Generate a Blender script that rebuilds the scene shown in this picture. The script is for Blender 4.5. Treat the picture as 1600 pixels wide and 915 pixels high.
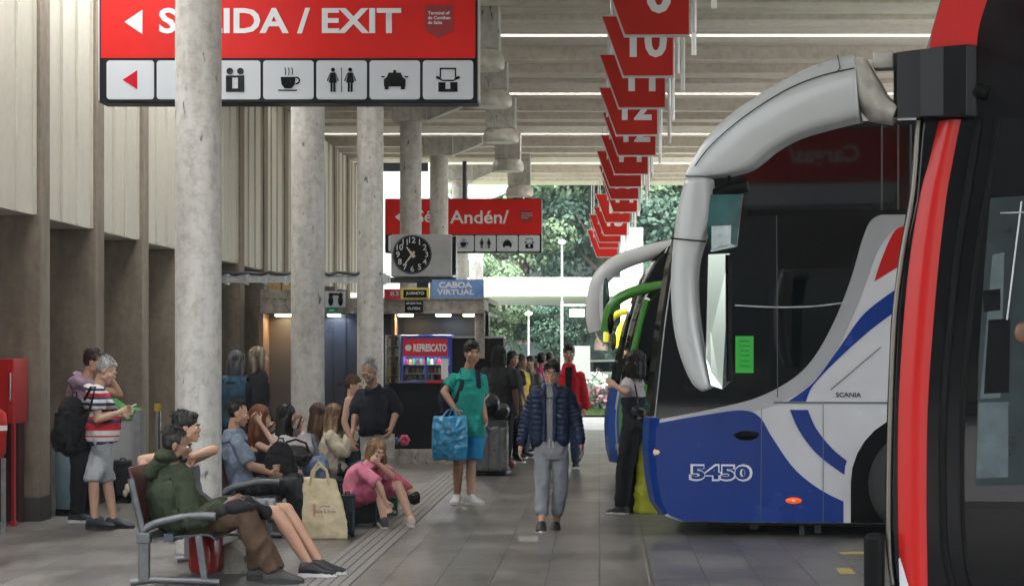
import bpy, bmesh, math, random
from mathutils import Vector, Matrix, noise
R = math.radians
random.seed(7)
for o in list(bpy.data.objects): bpy.data.objects.remove(o)
SC = bpy.context.scene
COL = SC.collection
# ------------------------------------------------------------ camera, sky, sun, exposure
F, VX, VY, EYE = 3300.0, 937.0, 548.0, 1.75
cam = bpy.data.cameras.new('camera'); camo = bpy.data.objects.new('camera', cam); COL.objects.link(camo)
cam.sensor_width = 36; cam.lens = 36 * F / 1600
camo.location = (0, 0, EYE); camo.rotation_euler = (R(90), 0, 0)
cam.shift_x = -(VX - 800) / 1600; cam.shift_y = (VY - 457.5) / 1600
cam.clip_end = 2000; cam.clip_start = 0.1
cam.dof.use_dof = True; cam.dof.focus_distance = 21; cam.dof.aperture_fstop = 8.0
SC.camera = camo
W = bpy.data.worlds.new('World'); SC.world = W; W.use_nodes = True
nt = W.node_tree; nt.nodes.clear()
sky = nt.nodes.new('ShaderNodeTexSky'); sky.sky_type = 'NISHITA'; sky.sun_disc = False
SUN_EL, SUN_AZ = 62, 200      # azimuth measured from +Y towards -X
sky.sun_elevation = R(SUN_EL); sky.sun_rotation = R(-SUN_AZ)
sky.air_density = 1.2; sky.dust_density = 3.5; sky.ozone_density = 1.0
bg = nt.nodes.new('ShaderNodeBackground'); bg.inputs[1].default_value = 0.15
wo = nt.nodes.new('ShaderNodeOutputWorld')
hs = nt.nodes.new('ShaderNodeHueSaturation'); hs.inputs['Saturation'].default_value = .35; nt.links.new(sky.outputs[0], hs.inputs['Color']); nt.links.new(hs.outputs[0], bg.inputs[0]); nt.links.new(bg.outputs[0], wo.inputs[0])
sl = bpy.data.lights.new('sun', 'SUN'); sl.energy = 3.0; sl.angle = R(0.6); sl.color = (1, .95, .87)
so = bpy.data.objects.new('sun', sl); COL.objects.link(so)
sd = Vector((-math.sin(R(SUN_AZ)) * math.cos(R(SUN_EL)), math.cos(R(SUN_AZ)) * math.cos(R(SUN_EL)), math.sin(R(SUN_EL))))
so.rotation_euler = sd.to_track_quat('Z', 'Y').to_euler(); so.location = (0, 0, 40)
SC.view_settings.view_transform = 'Standard'; SC.view_settings.look = 'None'
SC.view_settings.exposure = 2.5; SC.view_settings.gamma = 1; SC.view_settings.use_curve_mapping = False
SC.render.engine = 'CYCLES'
SC.cycles.use_denoising = True
SC.cycles.max_bounces = 8; SC.cycles.diffuse_bounces = 4; SC.cycles.glossy_bounces = 3; SC.cycles.transparent_max_bounces = 8
SC.cycles.sample_clamp_indirect = 8
# ------------------------------------------------------------ helpers
def S(d): return F / d
def P(x, y, d): return Vector(((x - VX) * d / F, d, EYE - (y - VY) * d / F))
def GD(y, z=0): return (EYE - z) * F / (y - VY)     # depth of a point of height z seen at pixel row y
BASE = {}
def thing(name, label, cat, loc=(0, 0, 0), group=None, kind=None):
    o = bpy.data.objects.new(name, None); COL.objects.link(o); o.location = loc; o.empty_display_size = .1
    o['label'] = label; o['category'] = cat
    if group: o['group'] = group
    if kind: o['kind'] = kind
    BASE[o.name] = Vector(loc); return o
def tag(o, label=None, cat=None, group=None, kind=None):
    if label: o['label'] = label
    if cat: o['category'] = cat
    if group: o['group'] = group
    if kind: o['kind'] = kind
    return o
def link(name, me, m, parent=None, loc=None, label=None):
    """links a mesh whose vertices are in world space (or the local frame of an unrotated thing at loc)"""
    o = bpy.data.objects.new(name, me); COL.objects.link(o)
    if m is not None:
        me.materials.clear()
        for k in (m if isinstance(m, (list, tuple)) else [m]): me.materials.append(k)
    if parent is not None:
        b = BASE.get(parent.name, Vector((0, 0, 0)))
        me.transform(Matrix.Translation(-b)); o.parent = parent; BASE[o.name] = b
    elif loc is not None:
        me.transform(Matrix.Translation(-Vector(loc))); o.location = loc; BASE[o.name] = Vector(loc)
    else: BASE[o.name] = Vector((0, 0, 0))
    if label: o['label'] = label
    return o
class MB:
    def __init__(s): s.v = []; s.f = []; s.m = []; s.mi = 0; s.sm = []; s.smooth = False
    def add(s, vs, fs):
        n = len(s.v); s.v += [tuple(v) for v in vs]; s.f += [tuple(i + n for i in f) for f in fs]
        s.m += [s.mi] * len(fs); s.sm += [s.smooth] * len(fs); return s
    def box(s, c, d, rot=None):
        x, y, z = d[0] / 2, d[1] / 2, d[2] / 2; c = Vector(c)
        vs = [Vector((a * x, b * y, e * z)) for e in (-1, 1) for b in (-1, 1) for a in (-1, 1)]
        if rot is not None: vs = [rot @ v for v in vs]
        return s.add([c + v for v in vs], [(0, 2, 3, 1), (4, 5, 7, 6), (0, 1, 5, 4), (2, 6, 7, 3), (0, 4, 6, 2), (1, 3, 7, 5)])
    def mm(s, a, b): return s.box([(a[i] + b[i]) / 2 for i in range(3)], [abs(b[i] - a[i]) for i in range(3)])
    def loft(s, rings, cap=True):
        n = len(rings[0]); vs = [p for r in rings for p in r]; fs = []
        for i in range(len(rings) - 1):
            for j in range(n):
                k = (j + 1) % n; fs.append((i * n + j, i * n + k, (i + 1) * n + k, (i + 1) * n + j))
        if cap: fs.append(tuple(range(n - 1, -1, -1))); fs.append(tuple((len(rings) - 1) * n + j for j in range(n)))
        return s.add(vs, fs)
    def tube(s, pts, rad, n=10, ry=None, cap=True):
        pts = [Vector(p) for p in pts]; rad = rad if isinstance(rad, (list, tuple)) else [rad] * len(pts)
        rings = []; up = None
        for i, p in enumerate(pts):
            t = (pts[min(i + 1, len(pts) - 1)] - pts[max(i - 1, 0)]).normalized()
            if up is None:
                up = Vector((0, 0, 1)) if abs(t.z) < .9 else Vector((0, 1, 0))
            u = (up - t * up.dot(t)).normalized(); up = u; w = t.cross(u)
            q = (ry[i] if isinstance(ry, (list, tuple)) else ry) if ry else rad[i]
            rings.append([p + u * (math.cos(a) * q) + w * (math.sin(a) * rad[i]) for a in [2 * math.pi * k / n for k in range(n)]])
        o = s.smooth; s.smooth = True; s.loft(rings, False); s.smooth = o
        if cap: s.add(rings[0], [tuple(range(n - 1, -1, -1))]); s.add(rings[-1], [tuple(range(n))])
        return s
    def caps(s, a, b, ra, rb, n=10):
        a, b = Vector(a), Vector(b); t = (b - a)
        if t.length < 1e-5: return s.ell(a, (ra, ra, ra))
        t.normalize(); pts = []; rad = []
        for q in (80, 55, 28): pts.append(a - t * ra * math.sin(R(q))); rad.append(ra * math.cos(R(q)))
        pts += [a, b]; rad += [ra, rb]
        for q in (28, 55, 80): pts.append(b + t * rb * math.sin(R(q))); rad.append(rb * math.cos(R(q)))
        return s.tube(pts, rad, n)
    def ell(s, c, r, rot=None, n=12, m=8):
        c = Vector(c); vs = []; fs = []
        for i in range(1, m):
            th = math.pi * i / m
            for j in range(n):
                ph = 2 * math.pi * j / n; vs.append(Vector((math.sin(th) * math.cos(ph) * r[0], math.sin(th) * math.sin(ph) * r[1], math.cos(th) * r[2])))
        vs += [Vector((0, 0, r[2])), Vector((0, 0, -r[2]))]
        for i in range(m - 2):
            for j in range(n): k = (j + 1) % n; fs.append((i * n + j, (i + 1) * n + j, (i + 1) * n + k, i * n + k))
        a, b = len(vs) - 2, len(vs) - 1
        for j in range(n): k = (j + 1) % n; fs.append((a, j, k)); fs.append((b, (m - 2) * n + k, (m - 2) * n + j))
        if rot is not None: vs = [rot @ v for v in vs]
        o = s.smooth; s.smooth = True; s.add([c + v for v in vs], fs); s.smooth = o; return s
    def prism(s, pts, vec):
        """closed planar outline pts (3D) swept by vec"""
        n = len(pts); a = [Vector(p) for p in pts]; b = [p + Vector(vec) for p in a]
        return s.add(a + b, [tuple(range(n)), tuple(range(2 * n - 1, n - 1, -1))] + [(i, n + i, n + (i + 1) % n, (i + 1) % n) for i in range(n)])
    def disc(s, c, r, nrm, th=.01, n=32):
        c = Vector(c); t = Vector(nrm).normalized(); return s.tube([c, c + t * th], [r, r], n)
    def mesh(s, name, fix=True):
        me = bpy.data.meshes.new(name); me.from_pydata(s.v, [], s.f)
        for p, mi, sm in zip(me.polygons, s.m, s.sm): p.material_index = mi; p.use_smooth = sm
        if fix:
            bm = bmesh.new(); bm.from_mesh(me); bmesh.ops.recalc_face_normals(bm, faces=bm.faces); bm.to_mesh(me); bm.free()
        return me
    def build(s, name, m, parent=None, loc=None, label=None, bevel=0, fix=True):
        me = s.mesh(name, fix); o = link(name, me, m, parent, loc, label)
        if bevel:
            b = o.modifiers.new('bevel', 'BEVEL'); b.width = bevel; b.segments = 2; b.limit_method = 'ANGLE'; b.angle_limit = R(40)
        return o
def rotz(a): return Matrix.Rotation(a, 3, 'Z')
def kids(o): return [c for c in bpy.data.objects if c.parent == o]
CH = {}
def copy_tree(o, parent=None):
    c = o.copy(); COL.objects.link(c); c.parent = parent; BASE[c.name] = BASE.get(o.name, Vector((0, 0, 0)))
    for ch in list(o.children): copy_tree(ch, c)
    return c
def text(body, name, m, parent, c, h, right=(1, 0, 0), up=(0, 0, 1), ext=.004, off=0.0, width=None, align='CENTER', spacing=1.0, shear=0):
    cu = bpy.data.curves.new(name, 'FONT'); cu.body = body; cu.size = 1; cu.extrude = 0; cu.offset = off
    cu.align_x = align; cu.align_y = 'CENTER'; cu.space_character = spacing; cu.shear = shear; cu.resolution_u = 3
    t = bpy.data.objects.new('t', cu); COL.objects.link(t)
    dg = bpy.context.evaluated_depsgraph_get(); dg.update()
    me = bpy.data.meshes.new_from_object(t.evaluated_get(dg)); bpy.data.objects.remove(t); bpy.data.curves.remove(cu)
    xs = [v.co.x for v in me.vertices]; ys = [v.co.y for v in me.vertices]
    if not xs: return None
    x0, x1, y0, y1 = min(xs), max(xs), min(ys), max(ys)
    sy = h / (y1 - y0); sx = sy if width is None else width / (x1 - x0)
    r, u = Vector(right).normalized(), Vector(up).normalized(); nrm = r.cross(u); c = Vector(c)
    ox = (x0 + x1) / 2 if align == 'CENTER' else x0
    for v in me.vertices:
        v.co = c + r * ((v.co.x - ox) * sx) + u * ((v.co.y - (y0 + y1) / 2) * sy) + nrm * ext
    bm = bmesh.new(); bm.from_mesh(me)
    bmesh.ops.solidify(bm, geom=bm.faces[:], thickness=-ext * .9) if False else None
    bm.to_mesh(me); bm.free()
    return link(name, me, m, parent)
# ------------------------------------------------------------ materials
MATS = {}
def mat(name, col, rough=.6, metal=0, var=.0, vs=6.0, bump=0, bs=60, col2=None, coat=0, spec=.5, stretch=None, emis=None, trans=0, sub=0, sheen=0, dirt=0):
    if name in MATS: return MATS[name]
    m = bpy.data.materials.new(name); m.use_nodes = True; n = m.node_tree.nodes; l = m.node_tree.links
    b = n['Principled BSDF']; b.inputs['Base Color'].default_value = (*col, 1); b.inputs['Roughness'].default_value = rough
    b.inputs['Metallic'].default_value = metal; b.inputs['Coat Weight'].default_value = coat; b.inputs['Coat Roughness'].default_value = .08
    b.inputs['Specular IOR Level'].default_value = spec; b.inputs['Transmission Weight'].default_value = trans
    if sub: b.inputs['Subsurface Weight'].default_value = sub; b.inputs['Subsurface Radius'].default_value = (.02, .008, .004)
    if sheen: b.inputs['Sheen Weight'].default_value = sheen
    if emis: b.inputs['Emission Color'].default_value = (*emis[0], 1); b.inputs['Emission Strength'].default_value = emis[1]
    tc = n.new('ShaderNodeTexCoord'); mp = n.new('ShaderNodeMapping'); l.new(tc.outputs['Object'], mp.inputs[0])
    if stretch: mp.inputs['Scale'].default_value = stretch
    if var or col2:
        nz = n.new('ShaderNodeTexNoise'); nz.inputs['Scale'].default_value = vs; nz.inputs['Detail'].default_value = 8; nz.inputs['Roughness'].default_value = .62
        l.new(mp.outputs[0], nz.inputs[0]); cr = n.new('ShaderNodeValToRGB'); cr.color_ramp.elements[0].position = .33; cr.color_ramp.elements[1].position = .68
        c2 = col2 or tuple(max(0, c * (1 - var)) for c in col); c1 = col if col2 else tuple(min(1, c * (1 + var)) for c in col)
        cr.color_ramp.elements[0].color = (*c2, 1); cr.color_ramp.elements[1].color = (*c1, 1)
        l.new(nz.outputs[0], cr.inputs[0]); l.new(cr.outputs[0], b.inputs['Base Color'])
        mr = n.new('ShaderNodeMapRange'); mr.inputs[3].default_value = max(0, rough - .1); mr.inputs[4].default_value = min(1, rough + .1)
        l.new(nz.outputs[0], mr.inputs[0]); l.new(mr.outputs[0], b.inputs['Roughness'])
    if bump:
        nb = n.new('ShaderNodeTexNoise'); nb.inputs['Scale'].default_value = bs; nb.inputs['Detail'].default_value = 5
        l.new(mp.outputs[0], nb.inputs[0]); bp = n.new('ShaderNodeBump'); bp.inputs['Strength'].default_value = bump; bp.inputs['Distance'].default_value = .01
        l.new(nb.outputs[0], bp.inputs['Height']); l.new(bp.outputs[0], b.inputs['Normal'])
    MATS[name] = m; return m
def stain_concrete(name, base, dark, streak=(3, 3, .35), spots=True, rough=.85, mul=.75):
    m = bpy.data.materials.new(name); m.use_nodes = True; n = m.node_tree.nodes; l = m.node_tree.links; b = n['Principled BSDF']; b.inputs['Roughness'].default_value = rough
    tc = n.new('ShaderNodeTexCoord'); geo = n.new('ShaderNodeNewGeometry')
    mp = n.new('ShaderNodeMapping'); mp.inputs['Scale'].default_value = streak; l.new(geo.outputs['Position'], mp.inputs[0])
    a = n.new('ShaderNodeTexNoise'); a.inputs['Scale'].default_value = 2.2; a.inputs['Detail'].default_value = 9; a.inputs['Roughness'].default_value = .65; l.new(mp.outputs[0], a.inputs[0])
    c = n.new('ShaderNodeTexNoise'); c.inputs['Scale'].default_value = 9; c.inputs['Detail'].default_value = 10; c.inputs['Roughness'].default_value = .7; l.new(geo.outputs['Position'], c.inputs[0])
    r1 = n.new('ShaderNodeValToRGB'); r1.color_ramp.elements[0].position = .36; r1.color_ramp.elements[1].position = .6
    r1.color_ramp.elements[0].color = (*dark, 1); r1.color_ramp.elements[1].color = (*base, 1); l.new(a.outputs[0], r1.inputs[0])
    r2 = n.new('ShaderNodeValToRGB'); r2.color_ramp.elements[0].position = .38; r2.color_ramp.elements[1].position = .55
    r2.color_ramp.elements[0].color = (.5, .48, .44, 1); r2.color_ramp.elements[1].color = (1, 1, 1, 1); l.new(c.outputs[0], r2.inputs[0])
    mx = n.new('ShaderNodeMix'); mx.data_type = 'RGBA'; mx.blend_type = 'MULTIPLY'; mx.inputs[0].default_value = mul
    l.new(r1.outputs[0], mx.inputs[6]); l.new(r2.outputs[0], mx.inputs[7]); out = mx.outputs[2]
    if spots:
        v = n.new('ShaderNodeTexNoise'); v.inputs['Scale'].default_value = 14; v.inputs['Detail'].default_value = 3
        mp2 = n.new('ShaderNodeMapping'); mp2.inputs['Scale'].default_value = (1, 1, .35); l.new(geo.outputs['Position'], mp2.inputs[0]); l.new(mp2.outputs[0], v.inputs[0])
        r3 = n.new('ShaderNodeValToRGB'); r3.color_ramp.elements[0].position = .27; r3.color_ramp.elements[1].position = .33
        r3.color_ramp.elements[0].color = (.22, .2, .18, 1); r3.color_ramp.elements[1].color = (1, 1, 1, 1); l.new(v.outputs[0], r3.inputs[0])
        m2 = n.new('ShaderNodeMix'); m2.data_type = 'RGBA'; m2.blend_type = 'MULTIPLY'; m2.inputs[0].default_value = .9
        l.new(out, m2.inputs[6]); l.new(r3.outputs[0], m2.inputs[7]); out = m2.outputs[2]
    l.new(out, b.inputs['Base Color'])
    bp = n.new('ShaderNodeBump'); bp.inputs['Strength'].default_value = .35; bp.inputs['Distance'].default_value = .012; l.new(c.outputs[0], bp.inputs['Height']); l.new(bp.outputs[0], b.inputs['Normal'])
    MATS[name] = m; return m
M_COLUMN = stain_concrete('concrete_column', (.54, .53, .495), (.40, .39, .36), streak=(2, 2, .4), mul=.5)
M_FIN = stain_concrete('concrete_fin', (.25, .21, .16), (.15, .12, .09), spots=False, streak=(1.0, 1.0, .25), mul=.35)
M_ROOF = stain_concrete('concrete_roof', (.68, .63, .55), (.54, .49, .42), streak=(.12, 1.2, 1.2), spots=False, mul=.35)
M_CLAD = stain_concrete('painted_cladding', (.50, .475, .405), (.465, .44, .375), streak=(2, 2, .15), spots=False, rough=.55, mul=.15); M_RIB = mat('rib_lit_edge', (.66, .64, .57), .5, var=.06, vs=3)  # rib ridges coloured paler to stand in for their lit edges
M_PLINTH = stain_concrete('concrete_plinth', (.36, .33, .29), (.22, .2, .17))
M_DARKBASE = mat('dark_skirting', (.05, .045, .04), .6, var=.3)
M_WHITE = mat('white_paint', (.78, .78, .77), .35, var=.06, vs=2, coat=.2)
M_BLACK = mat('black_paint', (.004, .004, .005), .14, var=.2, spec=.3)
M_SIGNRED = mat('sign_red', (.62, .008, .005), .45, var=.08, vs=1.2, spec=.25)
M_SIGNWHITE = mat('sign_white', (.52, .56, .60), .45)
M_LETTER = mat('sign_letter', (.68, .70, .72), .4)
M_ALU = mat('brushed_aluminium', (.55, .56, .57), .35, metal=.8, var=.1)
M_STEEL = mat('dark_steel', (.06, .07, .08), .4, metal=.6)
M_GALV = mat('galvanised_steel', (.42, .44, .45), .38, metal=.7, var=.2, vs=12)
M_CHROME = mat('chrome', (.7, .7, .68), .12, metal=1); M_TRIM = mat('dull_trim', (.16, .15, .13), .35, metal=.8)
# ------------------------------------------------------------ floor
def floor_mat():
    m = bpy.data.materials.new('platform_tiles'); m.use_nodes = True; n = m.node_tree.nodes; l = m.node_tree.links; b = n['Principled BSDF']
    geo = n.new('ShaderNodeNewGeometry'); mp = n.new('ShaderNodeMapping'); mp.inputs['Location'].default_value = (.0, .3, 0); l.new(geo.outputs['Position'], mp.inputs[0])
    br = n.new('ShaderNodeTexBrick'); br.offset = 0; br.squash = 1; br.inputs['Scale'].default_value = 1; br.inputs['Brick Width'].default_value = .41; br.inputs['Row Height'].default_value = .82
    br.inputs['Mortar Size'].default_value = .006; br.inputs['Mortar Smooth'].default_value = .3; br.inputs['Bias'].default_value = 0
    br.inputs['Color1'].default_value = (.135, .132, .127, 1); br.inputs['Color2'].default_value = (.175, .172, .166, 1); br.inputs['Mortar'].default_value = (.045, .042, .04, 1)
    l.new(mp.outputs[0], br.inputs[0])
    a = n.new('ShaderNodeTexNoise'); a.inputs['Scale'].default_value = 1.3; a.inputs['Detail'].default_value = 10; a.inputs['Roughness'].default_value = .68
    mp2 = n.new('ShaderNodeMapping'); mp2.inputs['Scale'].default_value = (.9, .5, 1); l.new(geo.outputs['Position'], mp2.inputs[0]); l.new(mp2.outputs[0], a.inputs[0])
    r = n.new('ShaderNodeValToRGB'); r.color_ramp.elements[0].position = .3; r.color_ramp.elements[1].position = .7; r.color_ramp.elements[0].color = (.55, .54, .52, 1); r.color_ramp.elements[1].color = (1.15, 1.13, 1.1, 1)
    l.new(a.outputs[0], r.inputs[0])
    # pale flame marks along each slab
    mp3 = n.new('ShaderNodeMapping'); mp3.inputs['Scale'].default_value = (2.2, 16, 1); l.new(geo.outputs['Position'], mp3.inputs[0])
    c = n.new('ShaderNodeTexNoise'); c.inputs['Scale'].default_value = 1.2; c.inputs['Detail'].default_value = 6; l.new(mp3.outputs[0], c.inputs[0])
    r2 = n.new('ShaderNodeValToRGB'); r2.color_ramp.elements[0].position = .35; r2.color_ramp.elements[1].position = .72; r2.color_ramp.elements[0].color = (.82, .82, .82, 1); r2.color_ramp.elements[1].color = (1.22, 1.2, 1.18, 1); l.new(c.outputs[0], r2.inputs[0])
    x = n.new('ShaderNodeMix'); x.data_type = 'RGBA'; x.blend_type = 'MULTIPLY'; x.inputs[0].default_value = 1; l.new(br.outputs[0], x.inputs[6]); l.new(r.outputs[0], x.inputs[7])
    y = n.new('ShaderNodeMix'); y.data_type = 'RGBA'; y.blend_type = 'MULTIPLY'; y.inputs[0].default_value = 1; l.new(x.outputs[2], y.inputs[6]); l.new(r2.outputs[0], y.inputs[7])
    g_ = n.new('ShaderNodeTexVoronoi'); g_.inputs['Scale'].default_value = 1.7; g_.inputs['Randomness'].default_value = 1; l.new(geo.outputs['Position'], g_.inputs[0])
    gr = n.new('ShaderNodeValToRGB'); gr.color_ramp.elements[0].position = .035; gr.color_ramp.elements[1].position = .05; gr.color_ramp.elements[0].color = (.35, .35, .35, 1); gr.color_ramp.elements[1].color = (1, 1, 1, 1); l.new(g_.outputs['Distance'], gr.inputs[0])
    st_ = n.new('ShaderNodeTexNoise'); st_.inputs['Scale'].default_value = .55; st_.inputs['Detail'].default_value = 9; st_.inputs['Roughness'].default_value = .75; st_.inputs['Distortion'].default_value = .6; l.new(geo.outputs['Position'], st_.inputs[0])
    sr = n.new('ShaderNodeValToRGB'); sr.color_ramp.elements[0].position = .38; sr.color_ramp.elements[1].position = .52; sr.color_ramp.elements[0].color = (.62, .61, .6, 1); sr.color_ramp.elements[1].color = (1, 1, 1, 1); l.new(st_.outputs[0], sr.inputs[0])
    y2 = n.new('ShaderNodeMix'); y2.data_type = 'RGBA'; y2.blend_type = 'MULTIPLY'; y2.inputs[0].default_value = 1; l.new(y.outputs[2], y2.inputs[6]); l.new(gr.outputs[0], y2.inputs[7])
    y = n.new('ShaderNodeMix'); y.data_type = 'RGBA'; y.blend_type = 'MULTIPLY'; y.inputs[0].default_value = 1; l.new(y2.outputs[2], y.inputs[6]); l.new(sr.outputs[0], y.inputs[7])
    l.new(y.outputs[2], b.inputs['Base Color'])
    mr = n.new('ShaderNodeMapRange'); mr.inputs[1].default_value = .3; mr.inputs[2].default_value = .7; mr.inputs[3].default_value = .26; mr.inputs[4].default_value = .5; l.new(a.outputs[0], mr.inputs[0]); l.new(mr.outputs[0], b.inputs['Roughness'])
    bp = n.new('ShaderNodeBump'); bp.inputs['Strength'].default_value = .5; bp.inputs['Distance'].default_value = .004; bp.invert = True; l.new(br.outputs['Fac'], bp.inputs['Height']); l.new(bp.outputs[0], b.inputs['Normal'])
    return m
M_FLOOR = floor_mat()
def sheet(name, x0, x1, y0, y1, z, m, label=None, kind='structure'):
    mb = MB(); mb.add([(x0, y0, z), (x1, y0, z), (x1, y1, z), (x0, y1, z)], [(0, 1, 2, 3)])
    o = mb.build(name, m, fix=False); o['kind'] = kind
    if label: o['label'] = label
    return o
M_GROUND = mat('ground_earth', (.17, .16, .13), .9, var=.25, vs=.4)
sheet('ground', -148, 148, -44, 228, -.03, M_GROUND)
sheet('platform_floor', -14, 30, 9, 47, 0, M_FLOOR)
M_DARKGND = mat('dark_ground', (.05, .05, .05), .85, var=.3, vs=2)
sheet('unseen_dark_ground', -14, 30, -31.9, 9, -.004, M_DARKGND)  # unseen dark ground, added to cut bright floor reflections in the coaches
M_PAVE = mat('pale_paving', (.62, .61, .58), .45, var=.08, vs=3)
sheet('pavement', -30, 40, 47, 56, -.004, M_PAVE)
M_ROAD = mat('asphalt', (.11, .11, .11), .8, var=.2, vs=3, bump=.3, bs=80)
sheet('road', -60, 60, 72, 90, -.008, M_ROAD)
# tactile paving: four narrow grooved bars converging with the walkway
tx0 = -2.25
mb = MB()
for k in range(5):
    x = tx0 + k * .078
    mb.mm((x - .0, 13.0, .000), (x + .064, 41, .006))
tp = mb.build('tactile_paving', mat('tactile_bars', (.17, .163, .15), .5, var=.25), None); tp['kind'] = 'structure'; tp['label'] = 'pale raised guide bars running along the walkway'
mb = MB(); mb.mm((tx0 - .012, 12.99, 0), (tx0 + .388, 41.01, .002)); g = mb.build('tactile_groove', mat('groove_dark', (.075, .07, .065), .7, var=.2)); g['kind'] = 'structure'
# yellow painted marks at the bus bay
M_YEL = mat('yellow_line', (.32, .25, .08), .7, var=.35, vs=8)
def mark(name, pts, m):
    mb = MB(); vs = [P(x, y, GD(y)) + Vector((0, 0, .004)) for x, y in pts]; mb.add(vs, [tuple(range(len(vs)))]); o = mb.build(name, m, fix=False)
    if o.data.polygons[0].normal.z < 0: o.data.flip_normals()
    o['kind'] = 'structure'; return o
mark('floor_marking', [(1305, 887), (1328, 887), (1338, 897), (1313, 897)], M_YEL)
mark('floor_marking', [(1312, 862), (1350, 861), (1353, 866), (1316, 867)], M_YEL)
mb = MB(); vs = [P(x, y, GD(y)) + Vector((0, 0, .004)) for x, y in [(996, 822), (998, 822), (1017, 912), (1014, 912)]]; mb.add(vs, [(3, 2, 1, 0)]); o = mb.build('floor_line', mat('faded_yellow', (.2, .185, .11), .7, var=.3, vs=20), fix=False); o['kind'] = 'structure'
# pale replaced slab near the walker
mark('floor_patch', [(812, 838), (842, 838), (841, 846), (809, 846)], mat('pale_slab', (.30, .29, .27), .5, var=.1))

# ------------------------------------------------------------ roof
PITCH = 6.9; RZ = 6.29; SLIT0 = 30.3
roof = thing('canopy_roof', 'ribbed concrete canopy roof with thin daylight slits over the platform', 'roof', (0, 30, RZ))
def slab(y0, y1, z0, z1, x0, x1, th=.14):
    mb = MB(); mb.add([(x0, y0, z0), (x1, y0, z0), (x1, y1, z1), (x0, y1, z1), (x0, y0, z0 + th), (x1, y0, z0 + th), (x1, y1, z1 + th), (x0, y1, z1 + th)],
        [(0, 3, 2, 1), (4, 5, 6, 7), (0, 1, 5, 4), (1, 2, 6, 5), (2, 3, 7, 6), (3, 0, 4, 7)])
    return mb.build('roof_slab', M_ROOF, roof)
for k in range(-4, 4):
    y = SLIT0 + k * PITCH
    xl = -7.4 if 30 < y < 50 else -4.1
    slab(y + .26, y + 1.15, RZ + .00, RZ + .05, xl, 8.6)
    slab(y + 1.15, y + 2.3, RZ + .13, RZ + .16, xl, 8.6)
    slab(y + 2.3, y + 2.55, RZ - .05, RZ - .05, xl, 8.6, .3)
    slab(y + 2.55, y + 4.05, RZ + .10, RZ + .12, xl, 8.6)
    slab(y + 4.05, y + 4.3, RZ - .02, RZ - .02, xl, 8.6, .3)
    slab(y + 4.3, y + 5.7, RZ + .12, RZ + .09, xl, 8.6)
    slab(y + 5.7, y + PITCH, RZ + .02, RZ + .0, xl, 8.6, .10)
M_SKYL = mat('skylight_sheet', (.8, .8, .8), .5)
_n = M_SKYL.node_tree; _t = _n.nodes.new('ShaderNodeBsdfTranslucent'); _t.inputs[0].default_value = (.85, .85, .85, 1); _n.links.new(_t.outputs[0], _n.nodes['Material Output'].inputs[0])
mb = MB(); mb.mm((-7.4, 9.6, RZ + .1), (-4.1, 30.3, RZ + .11)); mb.build('daylight_sheet', M_SKYL, roof)  # unseen side sheet, added to spread soft light over the left wall
for k in range(-4, 5):
    y = SLIT0 + k * PITCH; mb = MB(); mb.mm((-7.4 if 30 < y < 50 else -4.1, y - .35, RZ + .17), (8.6, y + .65, RZ + .18)); mb.build('daylight_sheet', M_SKYL, roof)
mb = MB(); mb.mm((-7.4, SLIT0 + 3 * PITCH + .05, RZ - .2), (-4.15, SLIT0 + 3 * PITCH + .2, RZ + .1)); mb.build('gutter', M_STEEL, roof)

# ------------------------------------------------------------ columns
def column(d, label, x=-3.5):
    t = thing('concrete_column', label, 'column', (x, d, 0), 'row of round concrete columns')
    mb = MB(); mb.tube([(x, d, 0), (x, d, 5.98)], .2, 48, cap=False)
    mb.build('shaft', M_COLUMN, t)
    mb = MB(); mb.mm((x - .32, d - .32, 5.98), (x + .32, d + .32, 6.52)); mb.build('capital', M_COLUMN, t, bevel=.015)
    mb = MB(); mb.add([(x + .32, d - .16, 6.5), (x + .32, d + .16, 6.5), (x + .32, d - .16, 6.0), (x + .32, d + .16, 6.0), (x + .95, d - .16, 6.5), (x + .95, d + .16, 6.5), (x + .95, d - .16, 6.26), (x + .95, d + .16, 6.26)],
        [(0, 1, 3, 2), (4, 6, 7, 5), (0, 4, 5, 1), (2, 3, 7, 6), (0, 2, 6, 4), (1, 5, 7, 3)]); mb.build('bracket', M_COLUMN, t)
    return t
CL = ['round stained column nearest the camera crossing the SALIDA sign', 'round pale column behind the seated women, second from the camera', 'round pale column beside the bearded man in black shirt',
      'slim round column rising behind the round clock', 'round column just right of the clock, crossing the second red sign', 'far round column seen behind the white lettering of the second sign', 'farthest round column at the kiosk corner']
for i, lb in enumerate(CL): column(18.42 + PITCH * i, lb)
mb = MB()
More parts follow.
